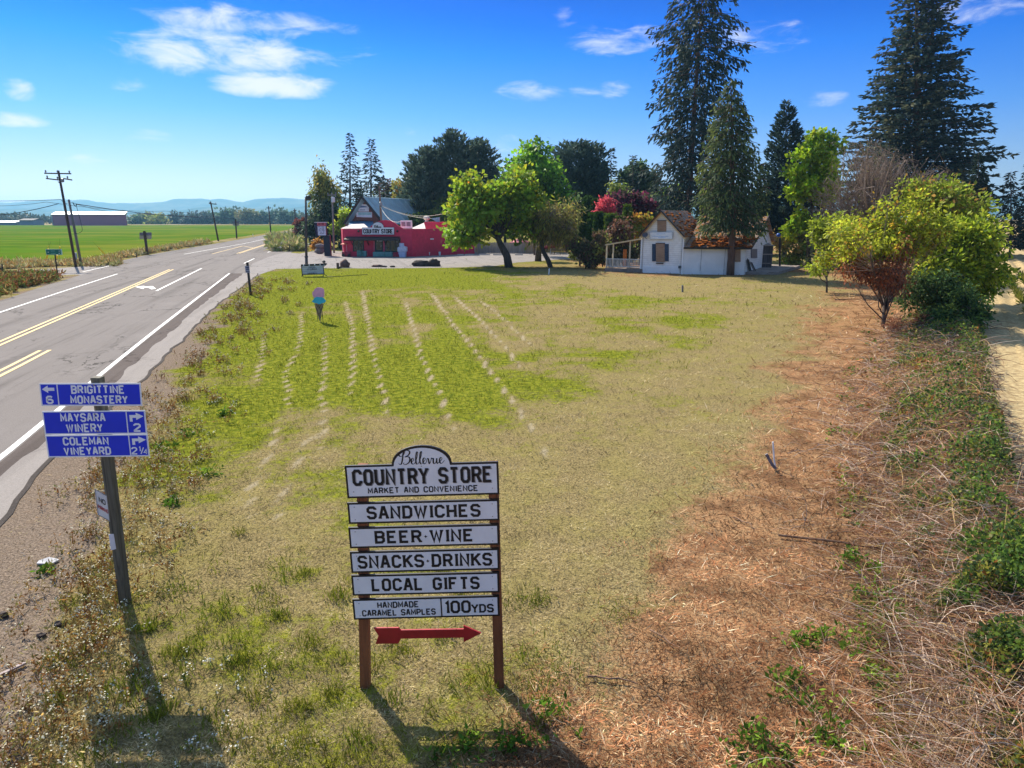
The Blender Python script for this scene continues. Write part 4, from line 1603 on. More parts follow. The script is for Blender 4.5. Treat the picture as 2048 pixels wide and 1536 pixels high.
for E_, sg_ in ((e3(G1, ez), 1), (e3(G0, ez), -1)):
    sl_ = nrm(E_ - apx)
    n = nrm(np.cross(sl_, bk))
    n = n if n[2] > 0 else -n
    E2 = E_ + sl_ * .22
    b.prism([apx - bk * .3 + up, E2 - bk * .3 + up, E2 + bk * LG + up, apx + bk * LG + up], n, .10)
rf = b.build('main_roof', M_MOSS, house)
rg_ = np.random.default_rng(5)
b = MB()
for k in range(85):
    s_, d_ = rg_.random() ** .6, rg_.random()
    q_ = apx + (e3(G1, ez) - apx) * (.06 + .96 * s_) + bk * (LG * d_ - .2) + up
    b.blob(q_, (.10 + .16 * rg_.random(), .10 + .16 * rg_.random(), .05 + .06 * rg_.random()), k, 1, .3)
M_MOSSP = mat('rust_moss', (.30, .095, .020), .95, .4, 7, .6, dirt=(.12, .07, .02), dirt_amt=.6, spec=.05)
b.build('moss', M_MOSSP, rf)
b = MB()
for E_ in (e3(G1, ez), e3(G0, ez)):
    sl_ = nrm(E_ - apx)
    b.beam(apx - bk * .34 + up * .6, E_ + sl_ * .24 - bk * .34 + up * .6, .06, .20, up=gn)
b.build('barge_board', M_TRIM, house)
b = MB()
for E_ in (e3(G1, ez), e3(G0, ez)):
    sl_ = nrm(E_ - apx)
    b.beam(apx - bk * .12 - up, E_ + sl_ * .2 - bk * .12 - up, .16, .05, up=gn)
b.build('soffit', M_CREAM, house)
b = MB()
for p_ in (G0, G1):
    b.beam(e3(p_, -.1) + gn * .02, e3(p_, ez) + gn * .02, .12, .06, up=gn)
b.build_each('corner_board', M_WPLY, house)
b = MB()
wall_rect(b, (1286, 533, 1358, 546.5), G0, G1, .05, .05)
b.build('skirt_board', M_WPLY, house)


def boarded(px, P0, P1, m=M_PLY, name='window', par=house, lintel=True):
    x0, y0, x1, y1 = px
    b = MB()
    wall_rect(b, px, P0, P1, .05, .06)
    w = b.build(name, m, par)
    if lintel:
        b = MB()
        wall_rect(b, (x0 - .6, y0 - 1.1, x1 + .6, y0), P0, P1, .10, .09)
        b.build('lintel', M_TRIM, w)
    return w


boarded((1315, 441.5, 1332.5, 463), G0, G1)
w = boarded((1312.5, 487, 1329.5, 524), G0, G1)
b = MB()
wall_rect(b, (1312.5, 525.5, 1327, 527.5), G0, G1, .1, .09)
b.build('sill', M_TRIM, w)
for x0, x1 in ((1304.5, 1311.8), (1330.2, 1337.5)):
    b = MB()
    wall_rect(b, (x0, 488, x1, 522.5), G0, G1, .04, .05)
    s_ = b.build('shutter', M_SHUT, house)
    b = MB()
    wall_rect(b, (x0 + .9, 489.5, x1 - .9, 504.5), G0, G1, .02, .055)
    wall_rect(b, (x0 + .9, 506, x1 - .9, 521), G0, G1, .02, .055)
    b.build('louver_panel', mat('shutter_louver', (.03, .055, .10), .6), s_)
r = empty('cottage_sign', onplane(1322, 471, G0, G1), 'long white banner sign with faint blue lines on the cottage gable', 'sign')
b = MB()
wall_poly(b, [(1301, 478.8), (1346, 478.4), (1346.5, 463.8), (1300, 464)], G0, G1, .05, .13)
bo = b.build('board', mat('banner_edge', (.40, .46, .52), .5), r)
b = MB()
wall_poly(b, [(1301.8, 478), (1345.3, 477.6), (1345.8, 464.6), (1300.8, 464.8)], G0, G1, .01, .137)
b.build('panel', M_WHITE_P, bo)
M_FAINT = mat('faint_blue_ink', (.36, .50, .72), .6, .2, 9, 0)
for y_, x0, x1 in ((467.6, 1314, 1332), (472.4, 1306, 1338), (475, 1318, 1332)):
    b = MB()
    wall_poly(b, [(x0, y_ + .8), (x1, y_ + .7), (x1, y_ - .5), (x0, y_ - .5)], G0, G1, .004, .141)
    b.build('text_line', M_FAINT, bo)
# satellite dish
c0 = onplane(1293, 470, G0, G1) + gn * .28
r = empty('satellite_dish', c0, 'small dark satellite dish on the left side of the cottage gable', 'satellite dish')
b = MB()
ax = nrm(gn + np.array([0, 0, .35]))
u_ = nrm(np.cross(ax, (0, 0, 1)))
v_2 = np.cross(u_, ax)
vs, fs = [], []
for i, rr_ in enumerate((0, .09, .17, .235)):
    for j in range(16):
        th = 2 * math.pi * j / 16
        vs.append(c0 + (u_ * math.cos(th) + v_2 * math.sin(th) * .88) * rr_ + ax * (rr_ ** 2 * 1.3))
for i in range(3):
    for j in range(16):
        fs.append((i * 16 + j, i * 16 + (j + 1) % 16, (i + 1) * 16 + (j + 1) % 16, (i + 1) * 16 + j))
b.add(vs, fs)
b.build('dish', mat('dish_grey', (.10, .10, .12), .5), r)
b = MB()
b.tube([c0, c0 - gn * .12 - (0, 0, .2), c0 - gn * .27 - (0, 0, .3)], .02, 6)
b.build('bracket', M_TRIM, r)
b = MB()
b.tube([c0 - v_2 * .2, c0 + ax * .25 - v_2 * .22], .012, 6)
b.build('feed_arm', M_TRIM, r)

# the low wing
wez = onplane(1425, 495.6, G1, W1)[2]
dW = nrm(e3(W1 - G1, 0))
nW = np.array([dW[1], -dW[0], 0])
b = MB()
b.prism([e3(G1, -.2) + dW * .02, e3(W1, -.2), e3(W1, wez), e3(G1, wez) + dW * .02], nW, .15)
b.build('wing_wall', M_WPLY, house)
dS = nrm(e3(S1 - W1, 0))
nS = np.array([dS[1], -dS[0], 0])
rz = aY(1440, 437.2, 57.5)[2] + .1
RW, RG = e3(W1 + (S1 - W1) * .95, rz), e3(G1, rz) + bk * 4.6
b = MB()
b.prism([e3(W1, -.2) + dS * .01, e3(S1, -.2) + dS * 3.5, e3(S1, wez + .3) + dS * 3.5, RW, e3(W1, wez) + dS * .01], nS, .15)
b.build('end_wall', M_SIDING, house)
b = MB()
f0, f1 = e3(G1, wez) + nW * .35 + (0, 0, .02), e3(W1, wez) + nW * .35 + dW * .35 + (0, 0, .02)
midL, midR = f0 * .62 + RG * .38 + (0, 0, -.10), f1 * .62 + (RW + dW * .35) * .38 + (0, 0, -.12)
n = nrm(np.cross(f1 - f0, midL - f0))
n = n if n[2] > 0 else -n
b.prism([f0, f1, midR, midL], n, .10)
n = nrm(np.cross(midR - midL, RG - midL))
n = n if n[2] > 0 else -n
b.prism([midL, midR, RW + dW * .35 + up, RG + up], n, .10)
bkS = e3(S1, wez + .3) + dS * 3.5 + dW * .3
n = np.array([0, .5, 1])
b.prism([RG + up, RW + dW * .35 + up, bkS, bkS - dW * 7], n, .10)
rf = b.build('wing_roof', M_MOSS, house)
b = MB()
for k in range(150):
    a_, s_ = .12 + .86 * rg_.random(), rg_.random()
    q_ = (f0 * (1 - a_) + f1 * a_) * (1 - s_) + (midL * (1 - a_) + midR * a_) * s_ if s_ < .75 or k % 5 else (midL * (1 - a_) + midR * a_) * (1 - s_) + (RG * (1 - a_) + RW * a_) * s_
    b.blob(q_ + (0, 0, .08), (.10 + .2 * rg_.random(), .10 + .16 * rg_.random(), .04 + .05 * rg_.random()), k + 300, 1, .3)
b.build('moss', M_MOSSP, rf)
b = MB()
b.beam(f0 + nW * .02 - (0, 0, .04), f1 + nW * .02 - (0, 0, .04), .06, .14, up=(0, 0, 1))
b.beam(f1 + dW * .02 - (0, 0, .02), midR + dW * .02 - (0, 0, .02), .06, .15)
b.beam(midR + dW * .02 - (0, 0, .02), RW + dW * .38 + up, .06, .15)
b.build('fascia', M_TRIM, house)
b = MB()
for k in (.30, .68):
    p_ = G1 + (W1 - G1) * k
    b.beam(e3(p_, 0) + nW * .01, e3(p_, wez - .1) + nW * .01, .03, .02, up=nW)
b.build_each('panel_joint', mat('joint_grey', (.35, .35, .36), .7), house)
boarded((1455, 498, 1481, 523.5), G1, W1, M_PLY, lintel=False)
boarded((1501.5, 498, 1513, 516), W1, S1, mat('dusty_window', (.10, .105, .14), .4), lintel=False)
b = MB()
p_ = G1 + (W1 - G1) * .27
b.tube([e3(p_, .9) + nW * .05, e3(p_, .3) + nW * .05], .03, 6)
b.tube([e3(p_, .3) + nW * .05, e3(p_, .3) + nW * .12 + dW * .12, e3(p_, 0) + nW * .12 + dW * .12], .025, 6)
b.build('drain_pipe', M_WPLY, house)
b = MB()
p_ = G1 + (G0 - G1) * .05
b.obox(e3(p_, .55) + gn * .09, gd * .10, gn * .05, (0, 0, .10))
b.build('meter_box', mat('meter_grey', (.10, .12, .13), .5), house)
# stubby porch on the left
PA, PB = onplane(1209, 541, (4, 57.2), (20, 57.2))[:2], None
pY0 = 56.6
P0 = aY(1211, 540, pY0)
P0[2] = 0
P1 = e3(G0, 0) + bk * .2
porch_d = np.array([.9, 1.9, 0])
zl, zh = aY(1209, 488.5, pY0)[2], onplane(1281, 475.5, G0, G1)[2]
b = MB()
T0, T1 = e3(P0, zl), e3(P1, zh)
b.prism([T0 - (.15, .25, 0), T1 - (0, .25, 0), T1 + porch_d, T0 + porch_d - (.15, 0, 0)], (0, -.2, 1), .10)
b.build('porch_roof', M_CREAM, house)
for s_ in (0.02, .2, .66):
    q_ = P0 * (1 - s_) + P1 * s_
    b = MB()
    b.beam(e3(q_, 0), e3(q_, zl + (zh - zl) * s_ - .1), .11, .11, up=(0, 1, 0))
    b.build('porch_post', M_CREAM, house)
b = MB()
b.prism([e3(P0, .28) - (.1, .3, 0), e3(P1, .28) - (0, .3, 0), e3(P1, .28) + porch_d, e3(P0, .28) + porch_d], (0, 0, 1), .3)
b.build('porch_floor', wood('grey_porch_boards', (.16, .12, .10), (.28, .22, .18)), house)
b = MB()
q0, q1 = e3(P0, 0) - (0, .12, 0), e3(P1, 0) - (0, .12, 0)
b.beam(q0 + (0, 0, 1.02), q1 + (0, 0, 1.02), .05, .06)
b.beam(q0 + (0, 0, .42), q1 + (0, 0, .42), .05, .06)
for k in range(26):
    q_ = q0 + (q1 - q0) * (k + .5) / 26
    b.beam(q_ + (0, 0, .42), q_ + (0, 0, 1.02), .05, .04, up=(0, 1, 0))
b.build('railing', mat('grey_white_rail', (.55, .54, .50), .7), house)
b = MB()
q_ = P0 * .42 + P1 * .58
b.box(e3(q_, .3) + (-.12, 1.1, 0), e3(q_, 1.75) + (.18, 1.15, 0))
b.build('orange_door', mat('orange_door', (.55, .17, .03), .6), house)
# leaning boards, deck and shed at the right end
r = empty('plank_deck', g(1530, 547), 'low weathered wooden deck at the right end of the cottage', 'deck')
b = MB()
D = [g(1490, 549), g(1556, 549.5), g(1600, 536), g(1530, 533)]
for k in range(12):
    a, c_ = k / 12, (k + .9) / 12
    q_ = [D[0] + (D[3] - D[0]) * a, D[1] + (D[2] - D[1]) * a, D[1] + (D[2] - D[1]) * c_, D[0] + (D[3] - D[0]) * c_]
    b.prism([p + (0, 0, .2 + .01 * (k % 3)) for p in q_], (0, 0, 1), .05)
M_DECK = wood('weathered_deck', (.20, .165, .14), (.36, .31, .27), (2, 8, 8))
b.build('deck_boards', M_DECK, r)
b = MB()
b.beam(D[0] + (.05, .02, .08), D[1] + (-.05, .02, .08), .05, .18)
b.beam(D[1] + (-.03, .06, .08), D[2] + (-.03, 0, .08), .05, .18)
b.build('rim_board', M_DECK, r)
M_OLD = wood('old_grey_boards', (.045, .04, .042), (.115, .105, .105), (9, 9, .8))
SY = 58.0
r = empty('board_shed', aY(1535, 540, SY), 'dark weathered board shed against the right end of the cottage', 'shed')
x0, x1 = aY(1521, 500, SY)[0], aY(1546, 500, SY)[0]
z1 = aY(1533, 491.5, SY)[2]
for nm_, lo, hi in (('front_panel', (x0, SY, -.1), (x1, SY + .06, z1)), ('side_panel', (x0, SY + .07, -.1), (x0 + .06, SY + 1.6, z1)), ('side_panel', (x1 - .06, SY + .07, -.1), (x1, SY + 1.6, z1 - .1))):
    b = MB()
    b.box(lo, hi)
    b.build(nm_, M_OLD, r)
b = MB()
b.prism([(x0 - .1, SY - .1, z1 + .06), (x1 + .1, SY - .1, z1 + .02), (x1 + .1, SY + 1.7, z1 + .2), (x0 - .1, SY + 1.7, z1 + .25)], (0, 0, 1), .05)
b.build('roof', M_DECK, r)
b = MB()
for z_ in (.5, 1.25):
    b.box((x0, SY - .03, z_), (x1, SY - .002, z_ + .09))
b.build_each('rail', M_DECK, r)
for k, (px, lab) in enumerate((((1490, 1497, 519), 'dark plank leaning on the right end wall of the cottage'), ((1496, 1506, 524), 'pale plank leaning beside the dark one on the cottage end wall'))):
    A_, B_ = g(px[1] + 2, 547.5), onplane(px[0] + 2, px[2], W1, S1) + nS * .1
    r = empty('leaning_plank', A_, lab, 'plank')
    b = MB()
    b.beam(A_ + (0, 0, .24), B_, .22, .05, up=nS)
    b.build('board', M_OLD if k == 0 else M_DECK, r)
    b = MB()
    b.beam(A_ + (.1, 0, .24), B_ + (.1, 0, -.02), .06, .06, up=nS)
    b.build('batten', M_OLD, r)

# ---- the far purple barn
bx = lambda x, Y: aY(x, 440, Y)[0]
Yb = 430.0
barn2 = empty('long_barn', (bx(160, Yb), Yb, 0), 'long plum coloured metal barn with white roof across the field', 'barn')
zw, za_ = aY(150, 429.8, Yb)[2], aY(84, 424.6, Yb)[2]
xl, xm, xr = bx(66.5, Yb), bx(106, Yb), bx(253, Yb)
M_PLUM = mat('plum_metal', (.36, .06, .13), .6, .08, .05, .0)
M_PLUMG = mat('grey_blue_metal', (.16, .19, .26), .6, .08, .05, .0)
M_BROOF = mat('white_metal_roof', (.76, .76, .78), .4, .05, .05, 0)
dp = np.array([xl - xm, 32.0, 0])
b = MB()
b.prism([(xm, Yb, -.3), (xr, Yb, -.3), (xr, Yb, zw), (xm, Yb, zw)], (0, -1, 0), .3)
b.build('long_wall', M_PLUM, barn2)
gA, gB = np.array([xl, Yb + 22., 0]), np.array([xm - .4, Yb + .1, 0])
gM = (gA + gB) / 2 + (1.5, 0, 0)
b = MB()
b.prism([gA - (0, 0, .3), gB - (0, 0, .3), gB + (0, 0, zw), gM + (0, 0, za_), gA + (0, 0, zw + .1)], (-1, -.6, 0), .3)
b.build('gable_wall', M_PLUMG, barn2)
b = MB()
dn = nrm(np.array([gB[1] - gA[1], -(gB[0] - gA[0]), 0])) * -1
ds = nrm(gB - gA)
q_ = gA + (gB - gA) * .48 + np.array([-.4, -.5, 0])
q2 = gA + (gB - gA) * .93 + np.array([-.4, -.5, 0])
b.prism([q_ + (0, 0, .2), q2 + (0, 0, .2), q2 + (0, 0, zw * .82), q_ + (0, 0, zw * .82)], (-.6, -.8, 0), .2)
b.build('door', mat('pale_barn_door', (.42, .42, .48), .6), barn2)
ln = np.array([xr - xm, 0, 0])
b = MB()
e_f, e_b, rd_ = gB + (0, -.8, zw + .35), gA + (0, .8, zw + .35), gM + (0, 0, za_ + .5)
for a, c_ in ((e_f, rd_), (rd_, e_b)):
    n = nrm(np.cross(ln, c_ - a))
    n = n if n[2] > 0 else -n
    b.prism([a, a + ln, c_ + ln, c_], n, .4)
b.build('roof', M_BROOF, barn2)
b = MB()
b.prism([(xr - .2, Yb + .4, -.3), (xr + xl - xm - .6, Yb + 22, -.3), (xr + xl - xm - .6, Yb + 22, zw), (xr - .2, Yb + .4, zw)], (1, .6, 0), .3)
b.build('end_wall', M_PLUM, barn2)
for (x0, x1, y0, y1), lab, m_ in (((40, 66, 437, 449), 'low blue grey shed left of the long barn', M_PLUMG), ((-40, 30, 441.5, 450), 'long white low roofed shed at the left edge of the field', M_BROOF)):
    A_, B_ = aY(x0, y1, 452), aY(x1, y0, 452)
    r = empty('farm_shed', ((A_[0] + B_[0]) / 2, 452, 0), lab, 'shed')
    b = MB()
    b.box((A_[0], 452, -.3), (B_[0], 462, B_[2] - .9))
    b.build('wall', M_PLUMG, r)
    b = MB()
    b.prism([(A_[0] - .5, 451, B_[2] - 1.0), (B_[0] + .5, 451, B_[2] - 1.0), (B_[0] + .5, 457, B_[2]), (A_[0] - .5, 457, B_[2])], (0, -.3, 1), .2)
    b.prism([(A_[0] - .5, 457, B_[2]), (B_[0] + .5, 457, B_[2]), (B_[0] + .5, 463, B_[2] - 1.0), (A_[0] - .5, 463, B_[2] - 1.0)], (0, .3, 1), .2)
    b.build('roof', m_ if m_ is M_BROOF else M_OLD, r)

# ---- wooden fence behind the parking lot
M_FENCE = wood('grey_fence', (.235, .195, .165), (.38, .32, .275), (9, 9, .7))
M_FENCE2 = wood('tan_fence', (.34, .235, .145), (.50, .36, .24), (9, 9, .7))
YFc = 86.0


def fence(px0, px1, ytop, Y, m, lab, label_cat='fence', bot=None):
    a, c_ = aY(px0, ytop, Y), aY(px1, ytop, Y)
    z = a[2]
    r = empty('board_fence', ((a[0] + c_[0]) / 2, Y, 0), lab, label_cat)
    n = max(2, int((c_[0] - a[0]) / .2))
    b = MB()
    for k in range(n):
        x0 = a[0] + (c_[0] - a[0]) * k / n
        x1 = a[0] + (c_[0] - a[0]) * (k + .93) / n
        dz = (vnoise(np.array([k * 3.1]), np.array([px0 * 1.0]))[0] - .5) * .05
        b.box((x0, Y + (k % 2) * .01, .03), (x1, Y + .025 + (k % 2) * .01, z + dz))
    b.build('fence_boards', m, r)
    m_n = max(2, int((c_[0] - a[0]) / 2.4) + 1)
    for k in range(m_n):
        x = a[0] + (c_[0] - a[0]) * k / (m_n - 1)
        b = MB()
        b.box((x - .05, Y + .045, -.1), (x + .05, Y + .145, z + .04))
        b.build('fence_post', m, r)
    return r


fence(876, 902, 484.5, 85.2, M_FENCE, 'short grey board fence panel beside the red store wall')
fence(903, 917, 495, 85.8, M_FENCE2, 'low tan board gate right of the short grey fence')
fence(955, 1050, 485, YFc, M_FENCE, 'long grey board fence behind the maple trunk')
fence(1051, 1082, 484.5, YFc + .2, M_FENCE2, 'tan board fence section right of the grey fence')
fence(1078, 1136, 481, YFc + 5, M_FENCE2, 'far tan board fence on the rise beyond the umbrellas')
r = empty('gate_post', g(948, 508.5), 'tan wooden gate frame left of the long grey fence', 'gate')
a = aY(942, 486, 85.5)
c_ = aY(954, 486, 85.5)
for x_ in (a[0], c_[0]):
    b = MB()
    b.box((x_ - .07, 85.5, -.1), (x_ + .07, 85.64, a[2] + .3))
    b.build('post', M_FENCE2, r)
b = MB()
b.box((a[0] + .08, 85.54, .2), (c_[0] - .08, 85.6, a[2] - .5))
b.build('panel', M_FENCE2, r)


def umbrella(px, Y, rx, col, lab, tb=None):
    c0 = aY(px[0], px[1], Y)
    r = empty('patio_umbrella', (c0[0], Y, 0), lab, 'umbrella', None)
    b = MB()
    n = 8
    vs = [c0 + (0, 0, rx * .42)]
    for j in range(n):
        th = 2 * math.pi * j / n
        vs.append(c0 + np.array([rx * math.cos(th), rx * math.sin(th), 0]))
    for j in range(n):
        th = 2 * math.pi * j / n
        vs.append(c0 + np.array([rx * math.cos(th), rx * math.sin(th), -.22]))
    b.add(vs, [(0, 1 + j, 1 + (j + 1) % n) for j in range(n)] + [(1 + j, 9 + j, 9 + (j + 1) % n, 1 + (j + 1) % n) for j in range(n)])
    b.build('canopy', col, r)
    b = MB()
    b.tube([(c0[0], Y, 0), c0 + (0, 0, rx * .42)], .03, 6)
    b.build('pole', M_WHITE_P, r)
    return r


M_UMB = mat('faded_red_canvas', (.56, .16, .18), .8, .15, 3, 0)
M_UMB2 = mat('deep_red_canvas', (.25, .02, .03), .8, .2, 3, 0)
umbrella((1040, 484), 88, 1.3, M_UMB, 'faded red patio umbrella peeking over the grey fence')
umbrella((1101, 492), 84.5, .62, M_UMB2, 'dark red umbrella with a pale rim under the willow tree')
umbrella((1087, 494), 85, .55, M_UMB2, 'small dark red umbrella left of the pale rimmed one')

for k, (x0, x1) in enumerate(((915, 927), (930, 948), (958, 980), (986, 1008), (1030, 1046))):
    lab = ['first concrete parking stop, beside the tan gate', 'second concrete parking stop, left of the gate frame', 'third concrete parking stop, left end of the long grey fence', 'fourth concrete parking stop, just left of the maple trunk', 'fifth concrete parking stop, right of the maple trunk'][k]
    a, c_ = g(x0, 510.5), g(x1, 510.5)
    b = MB()
    b.prism([(a[0], a[1] - .09, .005), (a[0], a[1] - .05, .14), (a[0], a[1] + .05, .14), (a[0], a[1] + .09, .005)], (-1, 0, 0), c_[0] - a[0])
    tag(b.build('parking_stop', mat('pale_concrete', (.52, .45, .38), .9, .1, 5, .1)), lab, 'parking stop', 'concrete parking stops by the fence')

# ================================================================== POLES, WIRES AND SMALL SIGNS
M_POLE = wood('dark_pole', (.045, .026, .02), (.085, .052, .042), (16, 16, .8))
M_POLEG = wood('grey_pole', (.12, .11, .10), (.22, .20, .185), (16, 16, .8))
M_CABLE = mat('black_cable', (.012, .014, .018), .6, .1, 9, 0)
M_INSUL = mat('grey_insulator', (.20, .21, .22), .4, .1, 9, 0)
M_YELLOW = mat('yellow_guard', (.80, .55, .01), .5, .08, 5, 0)


def pole(bot_px, top_px, w_px, lab, m=M_POLE, name='utility_pole', cat='utility pole', group=None):
    B_ = g(*bot_px)
    T_ = aY(top_px[0], top_px[1], B_[1])
    w = w_px * B_[1] * 1.0 / F
    r = empty(name, B_, lab, cat, group)
    b = MB()
    b.tube([B_ - (0, 0, .3), B_ * .5 + T_ * .5, T_], [w * .31, w * .28, w * .23], 10)
    b.build('pole', m, r, smooth=True)
    return r, B_, T_


def xarm(r, p0, p1, Y, th=.11, ins=3, m=M_POLE):
    A_, B_ = aY(p0[0], p0[1], Y - .16), aY(p1[0], p1[1], Y - .16)
    b = MB()
    b.beam(A_, B_, th, th)
    a = b.build('crossarm', m, r)
    for k in range(ins):
        s_ = (k + .12) / (ins - .76) if ins > 1 else .5
        q_ = A_ + (B_ - A_) * min(.98, s_)
        b = MB()
        b.lathe(q_ + (0, 0, th / 2), [(.025, 0), (.06, .06), (.07, .14), (.03, .22)], 8)
        b.build('insulator', M_INSUL, a)
    return A_, B_


def wire(pts, rad, lab, sag=None, name='power_line'):
    P_ = []
    for a, c_ in zip(pts[:-1], pts[1:]):
        a, c_ = np.asarray(a, float), np.asarray(c_, float)
        ln_ = np.linalg.norm(c_ - a)
        s_ = ln_ * .012 if sag is None else sag
        n = 14
        for k in range(n + (1 if c_ is pts[-1] or np.allclose(c_, pts[-1]) else 0)):
            q_ = k / n
            p_ = a + (c_ - a) * q_
            P_.append(p_ - (0, 0, s_ * 4 * q_ * (1 - q_)))
    b = MB()
    b.tube(P_, rad, 5)
    return tag(b.build(name, M_CABLE), lab, 'cable', 'overhead wires')


r1, B1_, T1_ = pole((152, 534), (116.5, 341), 8.5, 'tall dark leaning utility pole with two crossarms at the side road')
xarm(r1, (89, 346.5), (142, 347.5), B1_[1], .10)
xarm(r1, (92.5, 357), (118, 360), B1_[1], .10, 2)
xarm(r1, (127, 357), (144, 360), B1_[1], .10, 1)
b = MB()
p = aY(125, 361, B1_[1] - .3)
b.lathe(p - (0, 0, .15), [(.05, 0), (.13, .05), (.13, .28), (.05, .32)], 10)
b.build('transformer', M_INSUL, r1)
b = MB()
b.tube([aY(116, 363, B1_[1] - .2), aY(120, 367, B1_[1] - .15)], .03, 6)
b.build('brace', M_POLE, r1)
r2, B2_, T2_ = pole((163, 531), (137.5, 399), 8.5, 'shorter grey stub pole with a meter box beside the tall dark pole', M_POLEG)
b = MB()
p = aY(150.5, 511, B2_[1] - .25)
b.box(p - (.12, .08, .25), p + (.12, .08, .25))
b.build('meter_box', mat('pale_meter', (.46, .50, .56), .5), r2)
b = MB()
p = aY(151, 517, B2_[1] - .25)
b.lathe(p - (0, 0, .12), [(.05, 0), (.12, .02), (.12, .2), (.05, .22)], 10)
b.build('meter_dial', M_INSUL, r2)
r3, B3_, T3_ = pole((437, 482), (421, 403), 5.5, 'leaning dark utility pole beside the highway at the field edge')
xarm(r3, (418, 407), (433, 408.5), B3_[1], .16, 2)
r4, B4_, T4_ = pole((542, 468), (537, 412), 4.5, 'dark utility pole farther along the highway by the field')
xarm(r4, (533, 416), (542, 416), B4_[1], .2, 2)
r5, B5_, T5_ = pole((592, 462.5), (589, 417), 4.0, 'farthest dark utility pole near the highway bend')
xarm(r5, (586, 421), (593, 421), B5_[1], .22, 2)
r6, B6_, T6_ = pole((668, 506), (664.5, 388), 6.0, 'pale grey utility pole rising in front of the weeping trees left of the store', M_POLEG)
xarm(r6, (655, 390.5), (673, 389.5), B6_[1], .14, 3, M_POLEG)
b = MB()
p = aY(666, 399, B6_[1] - .35)
b.lathe(p - (0, 0, .35), [(.1, 0), (.24, .05), (.24, .6), (.1, .68)], 12)
b.build('transformer', mat('pale_transformer', (.50, .54, .56), .5), r6)
B7_ = np.array([aY(763, 440, 91)[0], 91.0, 0])
r7 = empty('utility_pole', B7_, 'brown utility pole standing in front of the teal metal roof', 'utility pole')
T7_ = aY(758.5, 372, 91)
b = MB()
b.tube([B7_, T7_], [.17, .12], 8)
b.build('pole', wood('brown_pole', (.13, .085, .06), (.22, .15, .11), (16, 16, .8)), r7)
xarm(r7, (748, 378), (772, 382), 91, .12, 2)
b = MB()
p = aY(761.5, 407, 90.6)
b.lathe(p - (0, 0, .3), [(.1, 0), (.2, .05), (.2, .45), (.1, .5)], 10)
b.build('transformer', M_INSUL, r7)

wire([aY(-160, 398, 62), aY(122, 399, B1_[1] - .2), aY(136, 405.5, B2_[1] - .2)], .022, 'thin wire from the left edge to the stub pole', .15)
wire([aY(-120, 436, 55), aY(118, 407, B1_[1] - .25)], .028, 'black cable rising from the left edge to the tall pole', .35)
wire([aY(146, 405, B2_[1] - .2), aY(153, 408, B2_[1] - .3), aY(385, 432.5, 112), aY(432, 434, B3_[1]), aY(540, 440, B4_[1]), aY(590, 440, B5_[1])], .035, 'thick black cable from the stub pole across the field to the far poles', .25)
wire([aY(142, 405, B2_[1] - .2), aY(270, 426, 82), aY(428, 431, B3_[1])], .02, 'thinner wire below the thick black cable', .3)
lp = [aY(152, 407, B2_[1] - .3), aY(155, 420, B2_[1] - .3), aY(163, 450, B2_[1] - .3), aY(164, 462, B2_[1] - .3), aY(157, 466, B2_[1] - .25), aY(150, 467, B2_[1] - .15)]
b = MB()
b.tube(smooth(lp, 5), .02, 5)
tag(b.build('hanging_cable', M_CABLE), 'loose cable loop hanging from the grey stub pole', 'cable', 'overhead wires')
for k, (p0, p1, q_, q1) in enumerate((((92, 346), (419, 407), B1_[1], B3_[1]), ((140, 346.5), (432, 408), B1_[1], B3_[1]), ((419, 407), (534, 415.5), B3_[1], B4_[1]), ((432, 408), (541, 415.5), B3_[1], B4_[1]))):
    pass
wire([aY(-100, 407, 70), aY(93, 404, 66), aY(330, 422, 100), aY(424, 421, B3_[1]), aY(537, 423, B4_[1]), aY(605, 424, 260)], .018, 'faint high wire running along the highway poles', .3)
wire([T6_ + (0, -.1, -.3), T7_ + (0, -.1, -.4)], .02, 'sagging wire between the grey pole and the brown pole', .6)
M_CABW = mat('pale_cable', (.42, .38, .30), .6, .1, 9, 0)
for a, c_, sg_, lab in ((T7_ + (0, 0, -2.3), aY(900, 424, 86), .9, 'pale service cable from the brown pole to the trees on the right'), (T7_ + (0, 0, -2.5), aY(802, 442, 80.5), .8, 'pale service cable drooping to the rooftop air conditioner'),
                        (T7_ + (0, 0, -2.4), aY(880, 437, 85), .5, 'thin cable from the brown pole over the store roof')):
    o = wire([a, c_], .022, lab, sg_)
    o.data.materials[0] = M_CABW

# lamp post with floodlight at the lot corner
BL_ = g(613, 532)
r = empty('lamp_post', BL_, 'slim dark lamp post with a floodlight on top at the lot corner', 'lamp post')
TL_ = aY(611.5, 394, BL_[1])
b = MB()
M_RUSTY = mat('dark_rusty_pole', (.055, .042, .042), .6, .25, 4, .05)
b.tube([BL_ - (0, 0, .2), aY(612.7, 513, BL_[1])], .13, 10)
b.tube([aY(612.7, 513.2, BL_[1]), TL_], [.115, .085], 10)
b.build('post', M_RUSTY, r, smooth=True)
b = MB()
b.lathe(aY(612.7, 515, BL_[1]), [(.14, 0), (.17, .03), (.17, .12), (.14, .15)], 10)
b.build('collar', M_RUSTY, r)
b = MB()
p = aY(616.5, 396.5, BL_[1] - .2)
b.obox(p, (.19, 0, 0), (0, .16, -.06), (0, .07, .15))
b.build('floodlight', M_TRIM, r, bevel=.02)
b = MB()
b.obox(p + (0, -.17, .03), (.10, 0, 0), (0, .02, 0), (0, 0, .09))
b.build('lens', M_GLASS, r)
b = MB()
b.tube([TL_ - (0, 0, .02), p + (0, .05, .02)], .03, 6)
b.build('bracket', M_TRIM, r)

